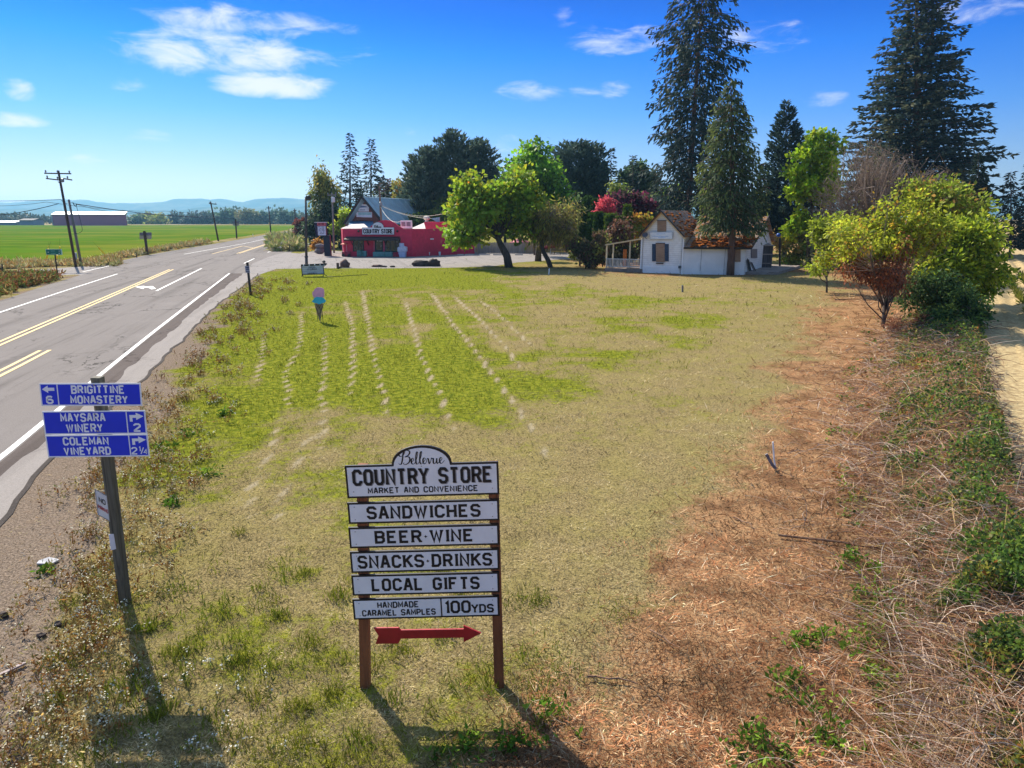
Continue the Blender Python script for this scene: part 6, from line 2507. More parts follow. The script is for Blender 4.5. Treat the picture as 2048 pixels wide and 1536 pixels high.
# -- behind the store
conifer('left one of two thin dark firs above the teal roof', 700, 264, 470, 42, 108, (.034, .056, .048), name='fir_tree', nb=120, droop=.16, up=.05, dens=1.0, card=(.62, .2), hang=.35, seed=10, irregular=.55, shape=[(0, .8), (.2, .95), (.45, .8), (.65, .5), (.85, .24), (1, .03)], fill=.1)
conifer('right one of two thin dark firs above the teal roof', 742, 277, 465, 46, 110, (.034, .056, .048), name='fir_tree', nb=120, droop=.16, up=.02, dens=1.0, card=(.62, .2), hang=.35, seed=11, irregular=.55, shape=[(0, .6), (.25, 1), (.5, .72), (.7, .45), (.87, .22), (1, .03)], fill=.1)
PN = (.075, .115, .085)
for k, (x_, t_, lo_, hf_, Y_, lab) in enumerate(((906, 262, 460, 58, 104, 'tallest bushy pine in the middle of the group behind the store'), (855, 296, 470, 56, 102, 'broad bushy pine on the left of the group behind the store'), (958, 280, 455, 54, 108, 'bushy pine on the right of the group behind the store'), (828, 330, 470, 28, 106, 'small pine at the left edge of the group behind the store'))):
    conifer(lab, x_, t_, lo_, hf_, Y_, PN, name='pine_tree', nb=190, droop=-.12, up=.55, dens=1.7, card=(.62, .24), hang=-.45, seed=20 + k, irregular=.3, tip=(.12, .15, .09), shape=[(0, .9), (.15, 1), (.45, .95), (.72, .68), (.88, .36), (1, .05)], group='pines behind the store')
conifer('round crowned dark pine between the leafy trees and the small firs', 1158, 290, 420, 60, 100, (.07, .11, .085), name='pine_tree', nb=170, droop=-.05, up=.35, dens=1.4, card=(.62, .24), hang=-.4, seed=26, irregular=.2, tip=(.05, .08, .06), shape=[(0, .55), (.2, .85), (.5, 1), (.75, .92), (.9, .6), (1, .2)], trunk_r=.25)
conifer('small dark fir with a spiky top right of the round pine', 1222, 296, 470, 27, 96, (.036, .058, .050), name='fir_tree', nb=100, droop=.1, up=.1, dens=1.3, card=(.52, .17), hang=.2, seed=27)
conifer('small dark fir nearer the tall spruce', 1266, 312, 470, 26, 94, (.036, .058, .050), name='fir_tree', nb=100, droop=.1, up=.1, dens=1.3, card=(.52, .17), hang=.2, seed=28)
conifer('shaggy dark fir between the round pine and the spiky fir', 1196, 316, 470, 30, 102, (.020, .034, .028), name='fir_tree', nb=110, droop=.1, up=.1, dens=1.5, card=(.6, .2), hang=.3, seed=29)
conifer('dark conifer filling the gap behind the yellow green weeping bush', 1245, 345, 475, 40, 105, (.020, .034, .026), nb=110, dens=1.6, hang=.6, seed=30, card=(.62, .24))
conifer('dark pine behind the maple crown', 1010, 345, 480, 45, 112, PN, name='pine_tree', nb=120, dens=1.5, up=.3, droop=0, hang=-.2, seed=31, card=(.62, .24))
conifer('dark conifer behind the willow tree', 1120, 370, 490, 48, 104, (.020, .034, .026), nb=110, dens=1.6, hang=.5, seed=32, card=(.62, .24))
conifer('low dark conifer right of the teal roof', 800, 372, 465, 40, 112, (.030, .042, .022), nb=100, dens=1.5, hang=.6, seed=33, card=(.62, .24))
# -- far right
conifer('small spiky spruce left of the far field gap', 1957, 305, 400, 24, 70, (.026, .044, .032), nb=90, droop=.15, dens=1.3, card=(.42, .14), hang=.4, seed=40, base_z=0)
conifer('open dark spruce standing alone on the far right lawn', 2022, 343, 492, 40, 74, (.030, .042, .034), nb=100, droop=.22, dens=1.0, card=(.5, .15), hang=.6, seed=41, irregular=.5, tip=(.06, .07, .045))
conifer('dark spruce cut by the right edge of the frame', 2056, 325, 490, 34, 80, (.024, .040, .032), nb=100, droop=.2, dens=1.2, card=(.5, .16), hang=.5, seed=42)

# -- broad leaved trees
leafy('big round lime green maple on the lawn edge left of the willow', [(1019, 537), (1014, 512), (1002, 490), (993, 470)], [(972, 388, 56, 46), (936, 415, 34, 44), (1022, 398, 46, 42), (985, 432, 88, 44), (928, 478, 30, 18), (918, 466, 20, 20), (1030, 446, 38, 30), (960, 365, 34, 26), (1040, 375, 26, 26), (950, 458, 46, 24)], 61, (.115, .175, .014),
      name='maple_tree', n=15000, leaf=(.40, .30), clump=.85, seed=1, tw=15, limbs=26, cols=[((.24, .24, .015), .22), ((.32, .17, .02), .04)], per=42)
leafy('tall bright green tree behind the maple', [(1072, 500), (1072, 430), (1070, 380)], [(1058, 308, 30, 26), (1072, 335, 42, 40), (1058, 375, 46, 44), (1090, 365, 36, 42), (1095, 410, 36, 32)], 82, (.085, .17, .014), n=9000, leaf=(.48, .36), clump=1.1, seed=2, tw=9, cols=[((.18, .24, .02), .2), ((.03, .07, .012), .25)])
leafy('olive willow like tree with a dark leaning trunk right of the maple', [(1103, 541), (1097, 522), (1086, 502), (1083, 478), (1090, 455)], [(1098, 425, 46, 30), (1075, 440, 34, 28), (1128, 435, 32, 28), (1145, 448, 22, 20), (1100, 446, 46, 22)], 61.5, (.125, .115, .030), name='willow_tree', n=8500, leaf=(.42, .085), clump=.7, seed=3, hang=.7, tw=9, limbs=26,
      cols=[((.17, .17, .03), .3), ((.07, .06, .035), .3)], twigs=140)
for k, (cx_, cy_, rx, ry, Y_, cl_, lab) in enumerate(((1010, 420, 44, 44, 95, (.05, .075, .022), 'mid green leafy tree filling in behind the maple crown'), (1135, 430, 46, 44, 90, (.035, .055, .02), 'dark leafy tree between the willow and the cypress row'), (1195, 370, 34, 44, 100, (.05, .075, .035), 'grey green leafy tree behind the crimson bush'),
        (1300, 440, 34, 44, 80, (.06, .09, .025), 'green leafy tree behind the cottage gable'), (1480, 430, 44, 48, 84, (.03, .05, .02), 'dark leafy tree behind the cottage wing'), (1275, 365, 30, 34, 98, (.04, .065, .03), 'dull green leafy tree left of the tall spruce'), (880, 425, 40, 34, 100, (.06, .075, .022), 'olive leafy tree behind the store roof vent'))):
    leafy(lab, [(cx_, 495), (cx_, cy_ + ry * .4)], [(cx_, cy_, rx, ry), (cx_ - rx * .5, cy_ + 10, rx * .6, ry * .7), (cx_ + rx * .5, cy_ + 6, rx * .6, ry * .7)], Y_, cl_, n=3600, leaf=(.5, .34), clump=.95, seed=50 + k, tw=6, group='leafy trees of the background belt')
leafy('second dark trunk tree behind the leaning willow', [(1076, 518), (1077, 495), (1080, 470)], [(1078, 452, 26, 18)], 70, (.05, .08, .015), n=900, seed=4, tw=12, limbs=6)
leafy('yellow green birch with hanging sprays left of the firs', [(652, 490), (652, 430), (650, 380)], [(640, 365, 14, 28), (656, 360, 16, 26), (664, 395, 22, 36), (645, 400, 20, 36), (620, 392, 12, 16)], 104, (.13, .13, .028), name='birch_tree', n=4200, leaf=(.55, .22), clump=.9, seed=5, hang=.8, cols=[((.20, .17, .03), .3), ((.05, .08, .03), .3)], tw=6)
leafy('dark evergreen bush mass beside the lamp post', [(640, 505), (640, 460)], [(638, 430, 26, 30), (650, 462, 36, 34), (630, 470, 22, 30), (680, 470, 24, 28)], 100, (.028, .042, .026), name='evergreen_bush', cat='bush', n=7000, leaf=(.5, .25), clump=.9, seed=6, tw=6)
leafy('dull red leaved bush at the highway bend', [(601, 478), (601, 465)], [(602, 455, 11, 14), (608, 448, 8, 12)], 125, (.07, .025, .02), name='red_bush', cat='bush', n=900, leaf=(.5, .3), clump=.7, seed=7, tw=5)
leafy('bright yellow green shrub left of the brown gable', [(682, 490), (682, 455)], [(684, 438, 14, 18), (678, 450, 16, 14)], 97, (.20, .24, .02), name='yellow_shrub', cat='bush', n=1300, leaf=(.42, .28), clump=.7, seed=8, tw=5)
leafy('autumn tinted leafy tree right of the teal roof', [(815, 470), (815, 430)], [(812, 392, 26, 26), (835, 400, 24, 26), (795, 385, 20, 22), (822, 425, 34, 26)], 108, (.14, .13, .03), n=3600, leaf=(.5, .34), clump=1.0, seed=9, cols=[((.28, .13, .02), .3), ((.06, .09, .03), .35)])
leafy('dark plum leaved tree behind the brown gable', [(770, 470), (770, 430)], [(762, 385, 22, 24), (782, 390, 20, 22), (775, 420, 40, 30)], 116, (.045, .035, .032), n=2600, leaf=(.55, .36), clump=1.1, seed=10, cols=[((.06, .08, .03), .4)])
leafy('green leafy bush above the store roof', [(830, 475), (832, 455)], [(822, 448, 30, 16), (855, 440, 34, 24), (890, 440, 24, 20)], 98, (.055, .085, .02), name='roofline_bush', cat='bush', n=3200, leaf=(.45, .3), clump=.8, seed=11, cols=[((.14, .15, .03), .25)])
leafy('orange brown clipped bush behind the stone planter', [(632, 498), (632, 492)], [(632, 489, 16, 8)], 90, (.22, .11, .02), name='rust_bush', cat='bush', n=1000, leaf=(.25, .14), clump=.4, seed=12, tw=4, limbs=4)
leafy('crimson smoke bush above the row of clipped cypresses', [(1208, 480), (1208, 430)], [(1206, 410, 16, 14), (1214, 418, 14, 12)], 70, (.30, .045, .06), name='smoke_bush', cat='bush', n=1700, leaf=(.32, .12), clump=.5, seed=13, tw=4, var=.22)
leafy('dark purple plum tree left of the cottage gable', [(1262, 490), (1262, 440)], [(1240, 410, 22, 20), (1262, 398, 26, 24), (1275, 425, 28, 34), (1262, 440, 24, 26)], 72, (.055, .014, .026), name='plum_tree', n=3600, leaf=(.40, .28), clump=.65, seed=14, cols=[((.11, .025, .05), .3), ((.03, .022, .02), .25)], tw=5)
leafy('yellow green drooping shrub behind the smoke bush', [(1238, 480), (1238, 420)], [(1236, 380, 14, 26), (1228, 400, 12, 24), (1244, 405, 14, 24)], 84, (.12, .15, .03), name='weeping_shrub', cat='bush', n=2200, leaf=(.5, .14), clump=.7, seed=15, hang=.7, tw=4)
leafy('orange and green vine bush against the cottage left side', [(1282, 500), (1280, 470)], [(1275, 447, 18, 14), (1290, 440, 14, 12), (1268, 460, 14, 16)], 64, (.20, .13, .02), name='vine_bush', cat='bush', n=1700, leaf=(.28, .2), clump=.45, seed=16, cols=[((.36, .14, .02), .35), ((.09, .13, .02), .3)], tw=4)
leafy('tall tangled reddish brown vine mass above the porch roof', [(1232, 520), (1232, 480)], [(1228, 465, 22, 26), (1250, 470, 20, 26), (1216, 492, 16, 20), (1240, 490, 22, 18)], 62, (.085, .045, .028), name='vine_mass', cat='bush', n=3800, leaf=(.3, .17), clump=.55, seed=17, hang=.5, cols=[((.11, .14, .025), .22), ((.05, .03, .028), .3)], tw=5, twigs=60)
leafy('large dark bush left of the cottage porch', [(1178, 528), (1180, 500)], [(1180, 500, 24, 26), (1165, 488, 16, 20), (1196, 510, 16, 18), (1200, 485, 14, 16)], 60, (.060, .050, .024), name='dark_bush', cat='bush', n=4200, leaf=(.3, .18), clump=.5, seed=18, cols=[((.14, .16, .03), .25), ((.10, .05, .035), .25)], tw=5, twigs=40)
leafy('pale green young bush beside the bird feeder', [(1160, 512), (1160, 504)], [(1160, 500, 12, 12), (1153, 508, 9, 8)], 63, (.16, .19, .035), name='young_bush', cat='bush', n=800, leaf=(.26, .17), clump=.35, seed=19, tw=4, limbs=5)
leafy('overgrown bush filling the space behind the porch', [(1248, 538), (1248, 520)], [(1240, 512, 26, 18), (1268, 515, 18, 18)], 60.5, (.035, .035, .018), name='porch_bush', cat='bush', n=2200, leaf=(.26, .16), clump=.45, seed=20, tw=4)
leafy('yellow green leaves showing between the spruces behind the cottage', [(1345, 480), (1345, 440)], [(1338, 405, 20, 22), (1356, 395, 14, 22), (1322, 420, 16, 16)], 82, (.15, .20, .025), n=2400, leaf=(.4, .28), clump=.7, seed=21, tw=5)
leafy('bright lime maple right of the slender cedar', [(1618, 520), (1620, 450), (1625, 400)], [(1600, 335, 22, 30), (1612, 375, 24, 40), (1605, 425, 24, 34), (1640, 300, 32, 34), (1665, 290, 22, 22), (1640, 345, 34, 40), (1595, 470, 20, 22), (1590, 395, 18, 24), (1650, 390, 30, 40)], 62, (.175, .25, .012), name='maple_tree', n=8500, leaf=(.38, .28), clump=.55, seed=22, tw=9, cols=[((.07, .13, .012), .25), ((.26, .28, .02), .2)])
leafy('grape like vine hedge behind the shed', [(1600, 520), (1600, 500)], [(1545, 480, 18, 12), (1585, 482, 24, 20), (1575, 505, 20, 18), (1610, 500, 24, 22), (1600, 470, 16, 12)], 64, (.15, .18, .03), name='vine_hedge', cat='hedge', n=3000, leaf=(.3, .22), clump=.5, seed=23, cols=[((.25, .16, .05), .3)], tw=4)
leafy('dark shrub mass under the dead branched tree', [(1680, 545), (1680, 510)], [(1660, 470, 40, 40), (1700, 480, 50, 50), (1640, 510, 26, 26), (1760, 470, 50, 60)], 56, (.020, .026, .014), name='dark_bush', cat='bush', n=5200, leaf=(.36, .22), clump=.7, seed=24, tw=6)


def twiggy(lab, base, lobes, Y, n, m, name='bare_tree', cat='tree', seed=0, rad=.05, stems=5, droop=.0, leafc=None, nl=0, leaf=(.14, .08), spread=.3, group=None, cols=None, clump=.28, lobe_leaf=None, lvl=3, hubf=.3, sub=8):
    """a tree drawn by its many bare branches, with some leaves near the twig ends"""
    rg = np.random.default_rng(3000 + seed)
    k = Y / F
    leafc = np.asarray(leafc) * 1.35
    cols = [(np.asarray(c2) * 1.35, fr) for c2, fr in cols] if cols else None
    Bs = aY(base[0], base[1], Y)
    Bs[2] = 0
    r = empty(name, Bs, lab, cat, group)
    b = MB()
    tips = []
    lobes = split_lobes(lobes, sub, .36, rg) if sub else [tuple(e) + (0,) for e in lobes]
    cen = [aY(e[0], e[1], Y + e[4] * k) for e in lobes]
    rd = [np.array([e[2] * k, e[2] * k * .8, e[3] * k]) for e in lobes]
    wts = np.array([e[2] * e[3] for e in lobes], float)
    wts /= wts.sum()
    stem_end = []
    ctr = sum(c * w for c, w in zip(cen, wts))
    hub = Bs + (ctr - Bs) * hubf + np.array([.12, 0, 0]) * rad * 10 * rg.normal()
    b.tube([Bs - (0, 0, .15), Bs * .5 + hub * .5 + rg.normal(size=3) * (.08, .08, 0), hub], [rad * 1.5, rad * 1.25, rad * 1.05], 8)
    B0 = Bs.copy()
    for i in range(stems):
        c = cen[rg.choice(len(cen), p=wts)]
        Bs = B0 + (hub - B0) * rg.uniform(.35, 1)
        e = Bs + (c - Bs) * rg.uniform(.45, .75) + rg.normal(size=3) * spread * np.array([1, 1, .4])
        mid_ = Bs * .5 + e * .5 + rg.normal(size=3) * spread * .4
        b.tube([Bs, mid_, e], [rad * .8, rad * .62, rad * .4], 7, False)
        stem_end.append((mid_, e))
    b.build('trunk', M_BARK, r, smooth=True)
    b = MB()
    for i in range(n):
        j = rg.choice(len(cen), p=wts)
        t_ = cen[j] + unit(rg.normal(size=3)) * rd[j] * rg.uniform(.2, 1) ** .5 * (rg.uniform(1.1, 1.5) if rg.random() < .22 else 1)
        if t_[2] < .2:
            continue
        # grow from the nearest stem
        ds = [np.linalg.norm(t_ - e) for _, e in stem_end]
        mid_, e = stem_end[int(np.argmin(ds))]
        s_ = rg.uniform(.2, 1)
        st = mid_ * (1 - s_) + e * s_
        mm = st * .55 + t_ * .45 + rg.normal(size=3) * .16 * np.linalg.norm(t_ - st) + np.array([0, 0, .15 * droop * np.linalg.norm(t_ - st)])
        rr_ = rad * rg.uniform(.12, .3)
        b.tube([st, mm, t_ - np.array([0, 0, droop * .25])], [rr_, rr_ * .7, rr_ * .22], 4, False)
        for q in range(lvl):
            s2 = rg.uniform(.3, 1)
            p0 = mm * (1 - s2) + t_ * s2
            d = unit(unit(t_ - st) * .7 + rg.normal(size=3) * .7 + np.array([0, 0, -droop])) * rg.uniform(.25, .8) * (rd[j][0] * .35)
            p1 = p0 + d * .55 + rg.normal(size=3) * .03
            b.tube([p0, p1, p0 + d], [rr_ * .45, rr_ * .35, rr_ * .12], 3, False)
            tips.append(p0 + d * rg.uniform(.5, 1))
        tips.append(t_)
    b.build('branches', m, r)
    if nl:
        tips = np.array(tips)
        if lobe_leaf is not None:
            ok = np.zeros(len(tips), bool)
            for e in lobe_leaf:
                c = aY(e[0], e[1], Y)
                ok |= (((tips - c) / np.array([e[2] * k, e[2] * k * 1.2, e[3] * k])) ** 2).sum(1) < 1
            if ok.sum() > 10:
                tips = tips[ok]
        ix = rg.integers(0, len(tips), nl)
        dv = rg.normal(size=(nl, 3))
        P = tips[ix] + dv * clump
        tc_ = np.asarray(leafc) * (1 + .3 * rg.normal(size=(len(tips), 1)))
        if cols is not None:
            for c2, fr in cols:
                pk = rg.random(len(tips)) < fr
                tc_ = np.where(pk[:, None], np.asarray(c2) * (1 + .25 * rg.normal(size=(len(tips), 1))), tc_)
        C = tc_[ix] * (1 + .2 * rg.normal(size=(nl, 1)))
        s_ = rg.uniform(.6, 1.3, nl)
        D = dv + np.array([0, 0, -.5 - droop])
        ok = P[:, 2] > .1
        bulk('crown', cards(P, D, leaf[0] * s_, leaf[1] * s_, rg).reshape(nl, 4, 3)[ok], None, M_LEAF, C[ok], r)
    return r


twiggy('tangle of bare grey brown branches in front of the giant conifer', (1720, 560), [(1690, 335, 80, 55), (1755, 318, 75, 48), (1660, 425, 58, 62), (1815, 345, 60, 45), (1875, 362, 50, 32), (1725, 400, 85, 62)], 48, 800, M_TWIG, seed=1, rad=.13, stems=11, droop=.5, hubf=.5, lvl=4, leafc=(.09, .085, .03), nl=900)
twiggy('yellow green locust with rusty dead lower leaves and dark forked stems', (1766, 655), [(1765, 452, 95, 50), (1830, 430, 60, 40), (1700, 478, 62, 36), (1850, 470, 60, 46), (1660, 500, 34, 32), (1790, 415, 40, 26)], 27, 300, M_TWIG, name='locust_tree', seed=2, rad=.05, stems=9, droop=.1, leafc=(.27, .30, .025), nl=12000, leaf=(.15, .085), cols=[((.13, .17, .02), .25), ((.36, .22, .03), .10)], clump=.12)
twiggy('rust brown dead bush crown hanging round the dark forked stems', (1772, 652), [(1735, 522, 62, 30), (1695, 540, 36, 22), (1790, 535, 44, 36), (1760, 565, 56, 26), (1800, 500, 30, 26)], 26.5, 170, M_TWIG, name='rusty_bush', cat='bush', seed=3, rad=.034, stems=8, droop=.7, leafc=(.20, .062, .028), nl=4200, leaf=(.13, .05), cols=[((.30, .11, .04), .3), ((.11, .06, .04), .3)], clump=.13)
twiggy('big lime green walnut bush spreading over the field edge', (1905, 640), [(1900, 490, 80, 50), (1960, 520, 60, 45), (1870, 460, 50, 40), (1985, 560, 50, 35), (1940, 465, 60, 40), (1900, 560, 70, 40), (1850, 520, 40, 40)], 31, 380, M_TWIG, name='walnut_bush', cat='bush', seed=4, rad=.035, stems=9, droop=.0, leafc=(.22, .28, .02), nl=15000, leaf=(.21, .12), cols=[((.30, .32, .03), .3), ((.09, .14, .018), .25)], clump=.19)
twiggy('olive green leafy tree between the locust and the far spruce', (1885, 620), [(1890, 395, 60, 36), (1840, 400, 50, 44), (1930, 430, 50, 40), (1900, 380, 36, 26), (1860, 450, 60, 40)], 36, 280, M_TWIG, name='olive_tree', seed=5, rad=.08, stems=6, leafc=(.15, .20, .018), nl=9000, leaf=(.22, .13), cols=[((.18, .20, .03), .3), ((.20, .12, .03), .08)], clump=.22)
twiggy('dense dark green thicket at the far end of the brush line', (1915, 668), [(1915, 632, 48, 40), (1880, 650, 40, 30), (1945, 610, 36, 36)], 26.5, 170, M_TWIG, name='bramble_bush', cat='bush', seed=7, rad=.03, stems=8, droop=.2, leafc=(.045, .085, .028), nl=8000, leaf=(.12, .08), cols=[((.10, .15, .03), .3)], clump=.15)
twiggy('reddish dry shrub at the foot of the dark forked stems', (1838, 668), [(1835, 650, 40, 16), (1800, 655, 24, 12)], 26, 120, M_TWIG, name='dry_shrub', cat='bush', seed=8, rad=.02, stems=8, droop=.1, leafc=(.26, .11, .06), nl=1800, leaf=(.10, .03), clump=.10)
twiggy('tall sparse yellow green sapling rising left of the locust', (1655, 575), [(1640, 500, 40, 36), (1665, 450, 34, 40), (1630, 535, 30, 18)], 40, 130, M_TWIG, name='sapling', seed=9, rad=.04, stems=5, leafc=(.20, .25, .02), nl=3200, leaf=(.2, .13), clump=.16)
twiggy('dark green bramble bush under the walnut', (1858, 650), [(1850, 600, 46, 36), (1880, 580, 50, 36), (1835, 570, 36, 30), (1900, 620, 40, 26)], 28.5, 150, M_TWIG, name='bramble_bush', cat='bush', seed=6, rad=.03, stems=8, droop=.2, leafc=(.042, .080, .028), nl=6500, leaf=(.13, .085), cols=[((.06, .09, .025), .3)], clump=.16)

# clipped columns of arborvitae left of the cottage
for k, (x_, t_, bt, hf, Y_, lab) in enumerate(((1176, 395, 470, 13, 74, 'clipped green column at the left end of the cypress row'), (1190, 400, 470, 10, 73, 'second clipped green column of the cypress row'), (1166, 422, 475, 11, 70, 'short clipped column in front of the cypress row'), (1186, 430, 480, 12, 69, 'shaded clipped column in the middle of the cypress row'), (1199, 428, 490, 13, 66, 'stout clipped column just below the crimson bush'), (1255, 412, 480, 9, 63.5, 'bright slim column nearest the cottage gable'), (1222, 432, 475, 13, 64, 'bright green leaning column over the vine mass'), (1240, 436, 478, 10, 63, 'short bright column between the vine mass and the slim column'))):
    conifer(lab, x_, t_, bt + 25, hf, Y_, (.05, .10, .018) if k < 5 else (.085, .14, .018), name='clipped_cypress', cat='cypress', group='clipped cypress columns beside the cottage', nb=110, droop=-.3, up=.9, dens=4.5, card=(.24, .10), hang=-.8, seed=60 + k, irregular=.12, shape=[(0, .85), (.3, 1), (.6, .95), (.85, .7), (1, .15)], trunk_r=.08)

# -- the line of trees beyond the crop field
FT = [(318, 441, 20, 13, (.19, .20, .05), 'small yellow green tree beside the purple barn end'), (275, 440, 14, 8, (.09, .12, .07), 'pale green bush right next to the purple barn'), (296, 438, 16, 10, (.12, .13, .07), 'sage green bush beyond the field near the barn'),
      (350, 438, 22, 12, (.05, .07, .06), 'dark wide tree in the far line left of the leaning pole'), (385, 437, 22, 13, (.045, .065, .06), 'dark blue green tree just left of the leaning pole'), (412, 438, 18, 12, (.05, .075, .06), 'dark green tree behind the leaning pole'),
      (446, 434, 14, 16, (.06, .095, .06), 'taller grey green tree just right of the leaning pole'), (466, 432, 15, 18, (.055, .09, .06), 'tallest grey green tree in the far line'), (490, 434, 16, 15, (.12, .125, .06), 'pale olive tree in the far line'), (507, 435, 12, 14, (.11, .12, .055), 'yellowish tree left of the farther pole'),
      (525, 436, 12, 13, (.06, .10, .07), 'blue green tree left of the farther pole'), (548, 434, 14, 15, (.055, .09, .065), 'dark green tree right of the farther pole'), (566, 435, 12, 14, (.065, .10, .065), 'grey green tree between the two far poles'), (584, 436, 13, 14, (.07, .105, .065), 'grey green tree at the highway bend'), (20, 446, 26, 8, (.05, .06, .05), 'dark low trees left of the barn shed')]
for k, (cx_, cy_, rx, ry, cl_, lab) in enumerate(FT):
    leafy(lab, [(cx_, 450), (cx_, cy_ + ry * .3)], [(cx_, cy_, rx * .8, ry * .8), (cx_ - rx * .5, cy_ + ry * .25, rx * .55, ry * .65), (cx_ + rx * .5, cy_ + ry * .2, rx * .55, ry * .65), (cx_ + rx * .1, cy_ - ry * .35, rx * .5, ry * .6)], 520 + 6 * (k % 4), cl_, name='field_tree', group='far trees beyond the crop field', n=700, leaf=(2.2, 1.6), clump=2.6, per=12, seed=100 + k, tw=3, limbs=3, mat_=M_NEEDLE, sub=0)
rg_ = np.random.default_rng(77)
m = 14000
X_ = rg_.uniform(-560, 300, m)
X_ = X_[(X_ > -250) | (X_ < -330)]
m = len(X_)
h_ = 3.5 + 7 * fbm(X_, X_ * 0 + 3, .035, 4)
P_ = np.stack([X_, 560 + rg_.uniform(-8, 8, m), h_ * rg_.random(m) ** .7], 1)
tone = (.6 + .8 * fbm(X_ + 50, X_ * 0 + 9, .06, 3))[:, None]
C_ = np.array([.075, .10, .075]) * tone * (1 + .25 * rg_.normal(size=(m, 1)))
tag(bulk('far_woodland', cards(P_, rg_.normal(size=(m, 3)), rg_.uniform(1.6, 3.2, m), rg_.uniform(1.2, 2.2, m), rg_), None, M_NEEDLE, C_), 'dark band of far woodland at the end of the fields', 'woodland', kind='stuff')

# ================================================================== GRASS, MULCH, WEEDS, BRUSH
M_GRASS = leafmat('grass_blades', .30, .7)
M_STRAW = leafmat('dry_straw', .15, .8)
rg = np.random.default_rng(99)


def scatter(n, y0, y1, pad=1.15, pw=1.0, xlo=None, xhi=None):
    """points on the ground, thicker near the camera"""
    u = rg.random(n)
    y = (y0 ** (-pw) + u * (y1 ** (-pw) - y0 ** (-pw))) ** (-1 / pw) if pw else y0 + u * (y1 - y0)
    half = (.80 * y + .6) * pad
    x = rg.uniform(-1, 1, n) * half
    return x, y


def blades(P, hgt, wid, lean, C, name, m, label, kind='stuff', cat=None, flat=.35):
    """single curved blades, each a thin triangle pair standing or lying"""
    n = len(P)
    az = rg.uniform(0, 2 * math.pi, n)
    D = np.stack([np.cos(az) * lean, np.sin(az) * lean, np.sqrt(np.clip(1 - lean ** 2, .01, 1))], 1)
    o = bulk(name, cards(P, D, hgt, wid, rg, flat=flat), None, m, C)
    return tag(o, label, cat or name.replace('_', ' '), kind=kind)


def inbounds(x, y):
    g_, m_, r_, s_, t_ = zones(x, y)
    brr = x - xat(L_BR_R, y)
    ok = (x > xat(L_ROAD_R, y) + .25) & (brr < 0) & (y < 62)
    return g_, m_, r_, s_, ok


# mown lawn : short green tufts and dry thatch
x, y = scatter(330000, 3.1, 60, pw=.75)
g_, m_, r_, s_, ok = inbounds(x, y)
pz = g_ + .75 * (fbm(x, y, 3.2, 3) - .5) + .4 * (rg.random(len(x)) - .5)
isg = pz > np.interp(y, [4, 8, 14, 20], [.56, .52, .44, .37])
keep = ok & (rg.random(len(x)) < (1 - .97 * np.clip(m_ * 1.3, 0, 1)) * (1 - .90 * r_)) & (isg | (rg.random(len(x)) < .8))
x, y, g_, isg, s_ = x[keep], y[keep], g_[keep], isg[keep], s_[keep]
n = len(x)
sz = np.clip(y / 9, .75, 4.0) ** .8
tuft = fbm(x + 5, y + 3, 1.3, 3)
big = np.clip((tuft - .52) * 5, 0, 1.4)
hgt = np.where(isg, .032 + .035 * rg.random(n) + .04 * big, .04 + .06 * rg.random(n)) * sz
wid = np.where(isg, .0065, .0062) * sz * rg.uniform(.7, 1.5, n)
lean = np.where(isg, rg.uniform(.30, .94, n), rg.uniform(.80, .99, n))
q = rg.random((n, 1))
gcol = np.array([.14, .18, .010]) * (1 - q) + np.array([.31, .285, .038]) * q
lush = np.clip((fbm(x + 70, y, .35, 3) - .5) * 4, 0, 1)[:, None]
gcol = gcol * (1 - .6 * lush) + np.array([.10, .20, .014]) * .6 * lush
gcol = gcol * rg.uniform(.55, 1.2, (n, 1)) * (.45 + .95 * sst(fbm(x + 9, y + 2, 4.0, 2)[:, None], .3, .7))
tone = fbm(x + 31, y + 77, .8, 3)[:, None]
dcol = np.array([.64, .53, .31]) * (1 - q) + np.array([.37, .285, .13]) * q
oliv = (sst(fbm(x + 3, y + 55, 1.3, 4), .44, .60) * (.4 + .4 * sst(y, 8, 20)))[:, None]
dcol = dcol * (1 - oliv) + np.array([.33, .31, .07]) * oliv
micro = fbm(x + 13, y + 5, 4.5, 2)[:, None]
micro = sst(micro, .32, .68)
tone = sst(tone, .3, .7)
dcol = dcol * (.26 + .46 * tone + .72 * micro) * rg.uniform(.5, 1.2, (n, 1))
dcol = dcol * (1 - .7 * s_[:, None]) + np.array([.44, .37, .25]) * .7 * s_[:, None]
C = np.where(isg[:, None], gcol, dcol)
P_ = np.stack([x, y, rg.uniform(.0, .012, n)], 1)
blades(P_, hgt, wid, lean, C, 'grass', M_GRASS, 'patchy mown grass of the lawn, green and straw dry', flat=.6)

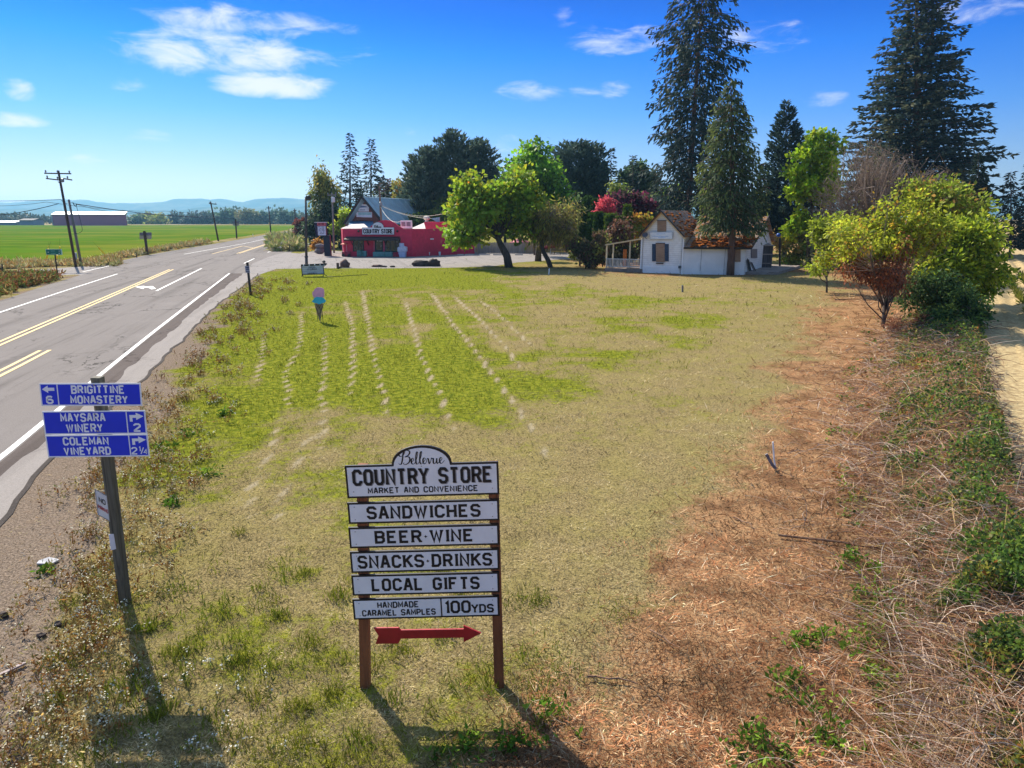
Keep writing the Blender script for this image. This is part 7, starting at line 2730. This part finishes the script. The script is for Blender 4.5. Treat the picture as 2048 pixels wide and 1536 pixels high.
# taller tussocks scattered through the near lawn
TU = [g(*p)[:2] for p in ((485, 1320), (500, 1390), (470, 1290), (370, 1360), (660, 1390), (430, 1135), (450, 1235), (660, 1330), (560, 1450), (620, 1290), (750, 1340), (395, 1290), (435, 1440), (300, 1440), (730, 1480), (860, 1420), (520, 1180),
                          (560, 1340), (610, 1150), (680, 1200), (350, 1180), (480, 1070), (590, 1420), (470, 1480), (1110, 1440), (560, 1240))]
for k in range(200):
    a, c_ = scatter(1, 3.4, 8, pw=.4, pad=.9)
    if a[0] < xat(L_MULCH, c_)[0] - .3 and a[0] > xat(L_GRASS, c_)[0] - .6:
        TU.append((a[0], c_[0]))
V_, C_, Hh, Ww, Le = [], [], [], [], []
for (a, c_) in TU:
    k = int(rg.integers(30, 100))
    rr_ = rg.uniform(.03, .12) * (1 + c_ / 30)
    V_.append(np.stack([a + rg.normal(size=k) * rr_, c_ + rg.normal(size=k) * rr_, np.zeros(k)], 1))
    base = np.array([.15, .20, .018]) * (1 - (w_ := rg.random() * .8)) + np.array([.27, .26, .035]) * w_
    C_.append(base * rg.uniform(.5, 1.25, (k, 1)))
    Hh.append(rg.uniform(.05, .13, k) * rg.uniform(.7, 1.1) * (1 + c_ / 40))
    Ww.append(rg.uniform(.005, .009, k) * (1 + c_ / 12))
    Le.append(rg.uniform(.1, .85, k))
V_, C_, Hh, Ww, Le = map(np.concatenate, (V_, C_, Hh, Ww, Le))
blades(V_, Hh, Ww, Le, C_, 'grass_tufts', M_GRASS, 'taller bright green grass tufts standing in the dry lawn')

# mulch : shredded brown stalks lying in all directions
x, y = scatter(230000, 3.1, 58, pw=.85)
g_, m_, r_, s_, ok = inbounds(x, y)
keep = ok & (rg.random(len(x)) < np.clip(m_ * 1.1 - .08, 0, 1))
x, y = x[keep], y[keep]
n = len(x)
sz = np.clip(y / 8, .8, 4.5) ** .85
q = rg.random((n, 1))
pal = np.array([(.46, .235, .115), (.30, .12, .052), (.56, .39, .22), (.15, .07, .036), (.64, .50, .33), (.40, .17, .075)])
C = pal[rg.choice(6, n, p=(.27, .23, .17, .13, .07, .13))] * rg.uniform(.5, 1.25, (n, 1)) * (.45 + .85 * sst(fbm(x + 4, y + 8, 3.5, 2)[:, None], .3, .7)) * (.42 + .95 * sst(fbm(x, y, .9, 4)[:, None], .32, .68))
P_ = np.stack([x, y, rg.uniform(0, .035, n)], 1)
long_ = rg.random(n) ** 3
blades(P_, (.03 + .05 * rg.random(n) + .16 * long_) * sz, (.006 + .006 * rg.random(n)) * sz, rg.uniform(.86, 1.0, n), C, 'straw_mulch', M_STRAW, 'chopped brown bramble mulch covering the cleared strip', flat=.75)

# gravel shoulder : dead bits and chips
x, y = scatter(60000, 3.1, 55, pw=.9)
g_, m_, r_, s_, ok = inbounds(x, y)
dg = x - xat(L_GRASS, y)
keep = ok & (rg.random(len(x)) < r_ * np.exp(-np.clip(-dg, 0, 9) / (.35 + .03 * y)) * .9)
x, y = x[keep], y[keep]
n = len(x)
sz = np.clip(y / 8, .8, 4) ** .8
pal = np.array([(.46, .36, .26), (.26, .19, .13), (.60, .52, .42), (.16, .12, .09), (.42, .27, .13)])
C = pal[rg.integers(0, 5, n)] * rg.uniform(.6, 1.15, (n, 1))
blades(np.stack([x, y, rg.uniform(0, .012, n)], 1), rg.uniform(.02, .07, n) * sz, rg.uniform(.006, .014, n) * sz, rg.uniform(.88, 1, n), C, 'dry_litter', M_STRAW, 'dead plant litter strewn on the gravel shoulder')


# dry roadside weeds with pale seed heads
def weeds(name, lab, spots, hh, pal, nst, per_leaf, head=None, seed=0, lw=(.035, .012), nhead=5, hsz=.02):
    rr = np.random.default_rng(seed)
    P, D, Ln, W, C = [], [], [], [], []
    for (a, c_, k_) in spots:
        for j in range(nst):
            b0 = np.array([a, c_, 0]) + rr.normal(size=3) * (.12 * k_, .12 * k_, 0)
            d = unit(np.array([rr.normal() * .35, rr.normal() * .35, 1]))
            h = hh * k_ * rr.uniform(.5, 1.15)
            col = pal[rr.integers(0, len(pal))] * rr.uniform(.6, 1.2)
            P.append(b0[None])
            D.append(d[None])
            Ln.append([h])
            W.append([.006 * (1 + c_ / 10)])
            C.append(col[None])
            q = rr.uniform(.15, 1, per_leaf)[:, None]
            P.append(b0 + d * h * q + rr.normal(size=(per_leaf, 3)) * .035 * k_)
            D.append(rr.normal(size=(per_leaf, 3)) + (0, 0, .3))
            Ln.append(rr.uniform(.6, 1.5, per_leaf) * lw[0] * (1 + c_ / 16))
            W.append(rr.uniform(.6, 1.5, per_leaf) * lw[1] * (1 + c_ / 16))
            C.append(col * rr.uniform(.6, 1.3, (per_leaf, 1)))
            if head is not None and rr.random() < .7:
                t_ = b0 + d * h
                for q in range(nhead):
                    P.append((t_ + rr.normal(size=3) * .016)[None])
                    D.append(np.array([[rr.normal(), rr.normal(), .25 * rr.normal()]]))
                    Ln.append([hsz * rr.uniform(.8, 1.5) * (1 + c_ / 20)])
                    W.append([hsz * rr.uniform(.8, 1.3) * (1 + c_ / 20)])
                    C.append((np.asarray(head) * rr.uniform(.8, 1.1))[None])
    P, D, Ln, W, C = map(np.concatenate, (P, D, Ln, W, C))
    return tag(bulk(name, cards(P, D, Ln, W, rr), None, M_STRAW if name != 'leafy_weeds' else M_GRASS, C), lab, 'weeds', kind='stuff')


palD = np.array([(.38, .24, .07), (.30, .15, .045), (.44, .34, .14), (.24, .11, .04), (.34, .30, .08)])
sp = []
for k in range(420):
    yy = 3.4 * (48 / 3.4) ** rg.random()
    xx = float(xat(L_GRASS, yy)) + rg.normal() * (.28 + .028 * yy) - .15
    if xx > float(xat(L_ROAD_R, yy)) + .5:
        sp.append((xx, yy, rg.uniform(.5, 1.0) * (1 + yy / 60)))
for p in ((215, 1150), (200, 1180), (175, 1230), (190, 1270), (170, 1310), (230, 1120), (150, 1380), (120, 1440), (60, 1480), (210, 1300), (100, 1500), (215, 1210)):
    for j in range(3):
        q = g(p[0] + rg.normal() * 14, p[1] + rg.normal() * 14)
        sp.append((q[0], q[1], 1.05))
weeds('dry_weeds', 'dry yellow brown weeds with pale seed heads along the gravel', sp, .24, palD, 6, 7, (.62, .58, .42), 5, nhead=4, hsz=.013)
sp = []
for k in range(34):
    p = g(rg.uniform(120, 560), rg.uniform(1330, 1536))
    sp.append((p[0], p[1], rg.uniform(.5, .9)))
for k in range(26):
    yy = rg.uniform(5, 16)
    sp.append((float(xat(L_GRASS, yy)) + rg.uniform(0, 1.3), yy, .7))
weeds('white_wildflowers', 'white wild carrot flowers dotted through the roadside grass', sp, .15, np.array([(.14, .17, .04), (.24, .22, .07)]), 3, 5, (.74, .72, .60), 6, nhead=5, hsz=.013)
# green leafy weeds
sp = []
for p in ((1700, 1125), (1720, 1140), (1800, 1240), (1790, 1230), (1590, 1370), (1610, 1390), (1640, 1440), (1660, 1480), (1680, 1500), (1530, 1500), (1560, 1510), (1830, 1170), (1860, 1210), (1760, 1190), (1640, 1280), (1690, 1290), (1720, 1270), (1900, 1130), (1500, 1480),
          (1600, 1290), (1760, 1350), (1820, 1500), (1490, 1530), (1110, 1440), (85, 1150), (960, 1490), (900, 1500), (1010, 1500), (1060, 1480), (420, 950), (330, 900), (375, 870), (450, 830), (345, 1010)):
    q = g(*p)
    sp.append((q[0], q[1], rg.uniform(.6, 1.1)))
weeds('leafy_weeds', 'fresh green leafy weeds sprouting through mulch and grass', sp, .14, np.array([(.13, .25, .025), (.22, .33, .04), (.09, .17, .025)]), 9, 9, None, 7, lw=(.045, .020))
# verge of dry weeds and bushes left of the highway
sp = []
for k in range(330):
    s_ = rg.random()
    p = g(rg.uniform(-60, 152), rg.uniform(556, 575))
    if xat(L_ROAD_L, p[1]) - .8 > p[0]:
        sp.append((p[0], p[1], rg.uniform(1.2, 2.2)))
for k in range(260):
    p = g(rg.uniform(-40, 110), rg.uniform(562, 606))
    if xat(L_ROAD_L, p[1]) - .8 > p[0]:
        sp.append((p[0], p[1], rg.uniform(1.2, 2.4)))
weeds('verge_weeds', 'rusty and green verge weeds at the corner of highway and side road', sp, .30, np.array([(.42, .20, .07), (.34, .13, .05), (.48, .37, .13), (.18, .25, .05), (.22, .28, .06)]), 9, 6, None, 8, lw=(.07, .022))
sp = []
LF = pline([(-30, 541), (100, 534), (225, 524), (300, 508), (430, 486), (560, 464)])
for k in range(420):
    yy = 53 + 70 * rg.random() ** 1.6
    sp.append((float(xat(LF, yy)) - rg.uniform(.2, 2.6), yy, rg.uniform(.8, 1.6)))
for k in range(200):
    p = g(rg.uniform(-40, 230), 531)
    p = g(rg.uniform(-40, 240), 533 - rg.uniform(0, 9) + 6 * max(0, (120 - p[0] * 0) / 120 * 0))
    sp.append((p[0], p[1], rg.uniform(.8, 1.5)))
weeds('field_margin_weeds', 'tan dry grass along the edge of the green field', sp, .10, np.array([(.62, .50, .20), (.52, .30, .11), (.66, .56, .30), (.42, .42, .13)]), 8, 5, None, 9, lw=(.08, .022))
sp = []
for k in range(160):
    p = g(rg.uniform(545, 612), rg.uniform(478, 503))
    sp.append((p[0], p[1], rg.uniform(1.5, 2.6)))
weeds('entrance_weeds', 'pale green and straw weeds by the lot entrance', sp, .4, np.array([(.50, .48, .18), (.34, .40, .11), (.56, .46, .22)]), 7, 6, (.6, .58, .44), 10, lw=(.12, .05), nhead=3, hsz=.05)

# the brush line : dead canes arching over each other, with bramble leaves on the field side
def canes(name, lab, n, lo, hi, hmax, ln, rad, pal, seed, ylo, yhi, pw=.9):
    rr = np.random.default_rng(seed)
    u = rr.random(n)
    y0 = (ylo ** -pw + u * (yhi ** -pw - ylo ** -pw)) ** (-1 / pw)
    w0, w1 = xat(L_BR_L, y0), xat(L_BR_R, y0)
    f = rr.uniform(lo, hi, n)
    x0 = w0 + (w1 - w0) * f
    hump = np.clip(1 - ((f - .55) / .75) ** 2, 0, 1) * (.5 + fbm(x0, y0, .9, 2))
    z0 = rr.random(n) * hmax * hump
    az = rr.uniform(0, 2 * math.pi, n)
    L0 = ln * rr.uniform(.4, 1.5, n) * (1 + y0 / 45)
    k = 7
    s_ = np.linspace(0, 1, k)
    d0 = np.stack([np.cos(az), np.sin(az), rr.uniform(-.1, .9, n)], 1)
    d1 = np.stack([np.cos(az + rr.normal(size=n) * .9), np.sin(az + rr.normal(size=n) * .9), rr.uniform(-1.2, .1, n)], 1)
    P0 = np.stack([x0, y0, z0], 1)
    Q = P0[:, None, :] + (d0[:, None, :] * (s_ - s_ ** 2 / 2)[None, :, None] + d1[:, None, :] * (s_ ** 2 / 2)[None, :, None]) * L0[:, None, None]
    Q[:, :, 2] = np.maximum(Q[:, :, 2], .012 + .02 * rr.random((n, 1)))
    wv = unit(rr.normal(size=(n, 3)))
    wd = (rad * rr.uniform(.6, 1.5, n) * (1 + y0 / 15))[:, None, None] * (1 - .6 * s_)[None, :, None]
    A, B = Q + wv[:, None, :] * wd, Q - wv[:, None, :] * wd
    quads = np.stack([A[:, :-1], A[:, 1:], B[:, 1:], B[:, :-1]], 2).reshape(-1, 3)
    C = pal[rr.integers(0, len(pal), n)] * rr.uniform(.6, 1.2, (n, 1))
    tag(bulk(name, quads, None, M_STRAW, np.repeat(C, k - 1, 0)), lab, 'brush', kind='stuff')


palC = np.array([(.46, .33, .25), (.42, .25, .15), (.56, .46, .37), (.28, .13, .07), (.46, .31, .14), (.20, .10, .06)])
canes('dead_brush', 'tangle of pale dead bramble canes along the field edge', 26000, -.30, 1.0, .50, .46, .0027, palC, 1, 3.3, 30)
canes('loose_canes', 'loose dead canes lying out over the mulch', 2200, -.9, .1, .10, .40, .0026, palC, 2, 3.3, 26)


def bramble_leaves(name, lab, n, lo, hi, zr, seed, pal, ylo=3.3, yhi=30, pw=.9, sz=.035, thr=.5):
    rr = np.random.default_rng(seed)
    u = rr.random(n)
    y0 = (ylo ** -pw + u * (yhi ** -pw - ylo ** -pw)) ** (-1 / pw)
    w0, w1 = xat(L_BR_L, y0), xat(L_BR_R, y0)
    f = rr.uniform(lo, hi, n)
    x0 = w0 + (w1 - w0) * f
    cl_ = fbm(x0 + seed * 9, y0, 1.5, 3)
    ok = cl_ > thr + .12 * (rr.random(n) - .5) - .10 * np.clip((f - .45) * 2, 0, 1)
    hump = np.clip(1 - ((f - .6) / .6) ** 2, .05, 1)
    z0 = zr * hump * rr.random(n) ** .6 * (.5 + cl_)
    P = np.stack([x0, y0, z0 + .02], 1)[ok]
    k = len(P)
    D = rr.normal(size=(k, 3)) + (0, -.2, .1)
    s_ = sz * rr.uniform(.6, 1.5, k) * (1 + P[:, 1] / 13)
    pc = pal[np.clip((fbm(P[:, 0], P[:, 1] + 40, 2.2, 2) * len(pal) * 1.0 + rr.normal(size=k) * .7).astype(int), 0, len(pal) - 1)]
    C = pc * rr.uniform(.55, 1.3, (k, 1))
    tag(bulk(name, cards(P, D, s_, s_ * .72, rr), None, M_LEAF, C), lab, 'brambles', kind='stuff')


palL = np.array([(.055, .10, .03), (.09, .17, .035), (.15, .23, .035), (.06, .10, .035), (.26, .26, .045), (.28, .12, .035)])
bramble_leaves('bramble_leaves', 'green bramble leaves growing through the dead canes', 115000, .0, 1.03, .62, 3, palL, thr=.53, sz=.028)
bramble_leaves('bramble_sprouts', 'scattered green bramble sprouts on the brush edge', 20000, -.45, .6, .22, 4, palL[[1, 2, 4, 5]], thr=.58, sz=.032)
canes('field_edge_canes', 'dark canes hanging over the field side of the brush', 1600, .75, 1.15, .45, .5, .0042, np.array([(.20, .10, .07), (.30, .18, .13), (.12, .08, .06)]), 8, 3.3, 30)

# crop seedlings on the rows of the tilled field
P_, C_, L_ = [], [], []
for k in range(1, 13):
    n = 2600 if k < 7 else 1300
    v_ = 55 * rg.random(n) ** 1.5 - 4
    keepm = fbm(v_ * 1.0, v_ * 0 + k * 7, .9, 3) > .40
    v_ = v_[keepm]
    n = len(v_)
    u_ = .95 * k + rg.normal(size=n) * .075
    P_.append(np.stack([R0[0] + RN[0] * u_ + RD[0] * v_, R0[1] + RN[1] * u_ + RD[1] * v_, np.full(n, .05)], 1))
    C_.append((np.array([.26, .24, .045]) * (1 - (w_ := rg.random((n, 1)))) + np.array([.15, .19, .03]) * w_) * rg.uniform(.6, 1.2, (n, 1)))
P_, C_ = np.concatenate(P_), np.concatenate(C_)
n = len(P_)
tag(bulk('seedling_rows', cards(P_, rg.normal(size=(n, 3)) * .6 + (0, 0, 1), .15 * rg.uniform(.7, 1.6, n) * (1 + P_[:, 1] / 30), .03 * (1 + P_[:, 1] / 30), rg), None, M_GRASS, C_), 'low green seedlings in rows on the tilled field', 'seedlings', kind='stuff')

# ------------------------------------------------------------------ the air
t = NT('haze')
pv = t.n('ShaderNodeVolumePrincipled')
pv.inputs['Color'].default_value = (.30, .64, .92, 1)
pv.inputs['Density'].default_value = 1.8e-4
pv.inputs['Anisotropy'].default_value = 0.3
t.t.links.new(pv.outputs[0], t.out.inputs[1])
b = MB()
b.box((-5600, -700, -1.5), (5600, 6000, 150))
tag(b.build('haze', t.m), None, None, kind='stuff')
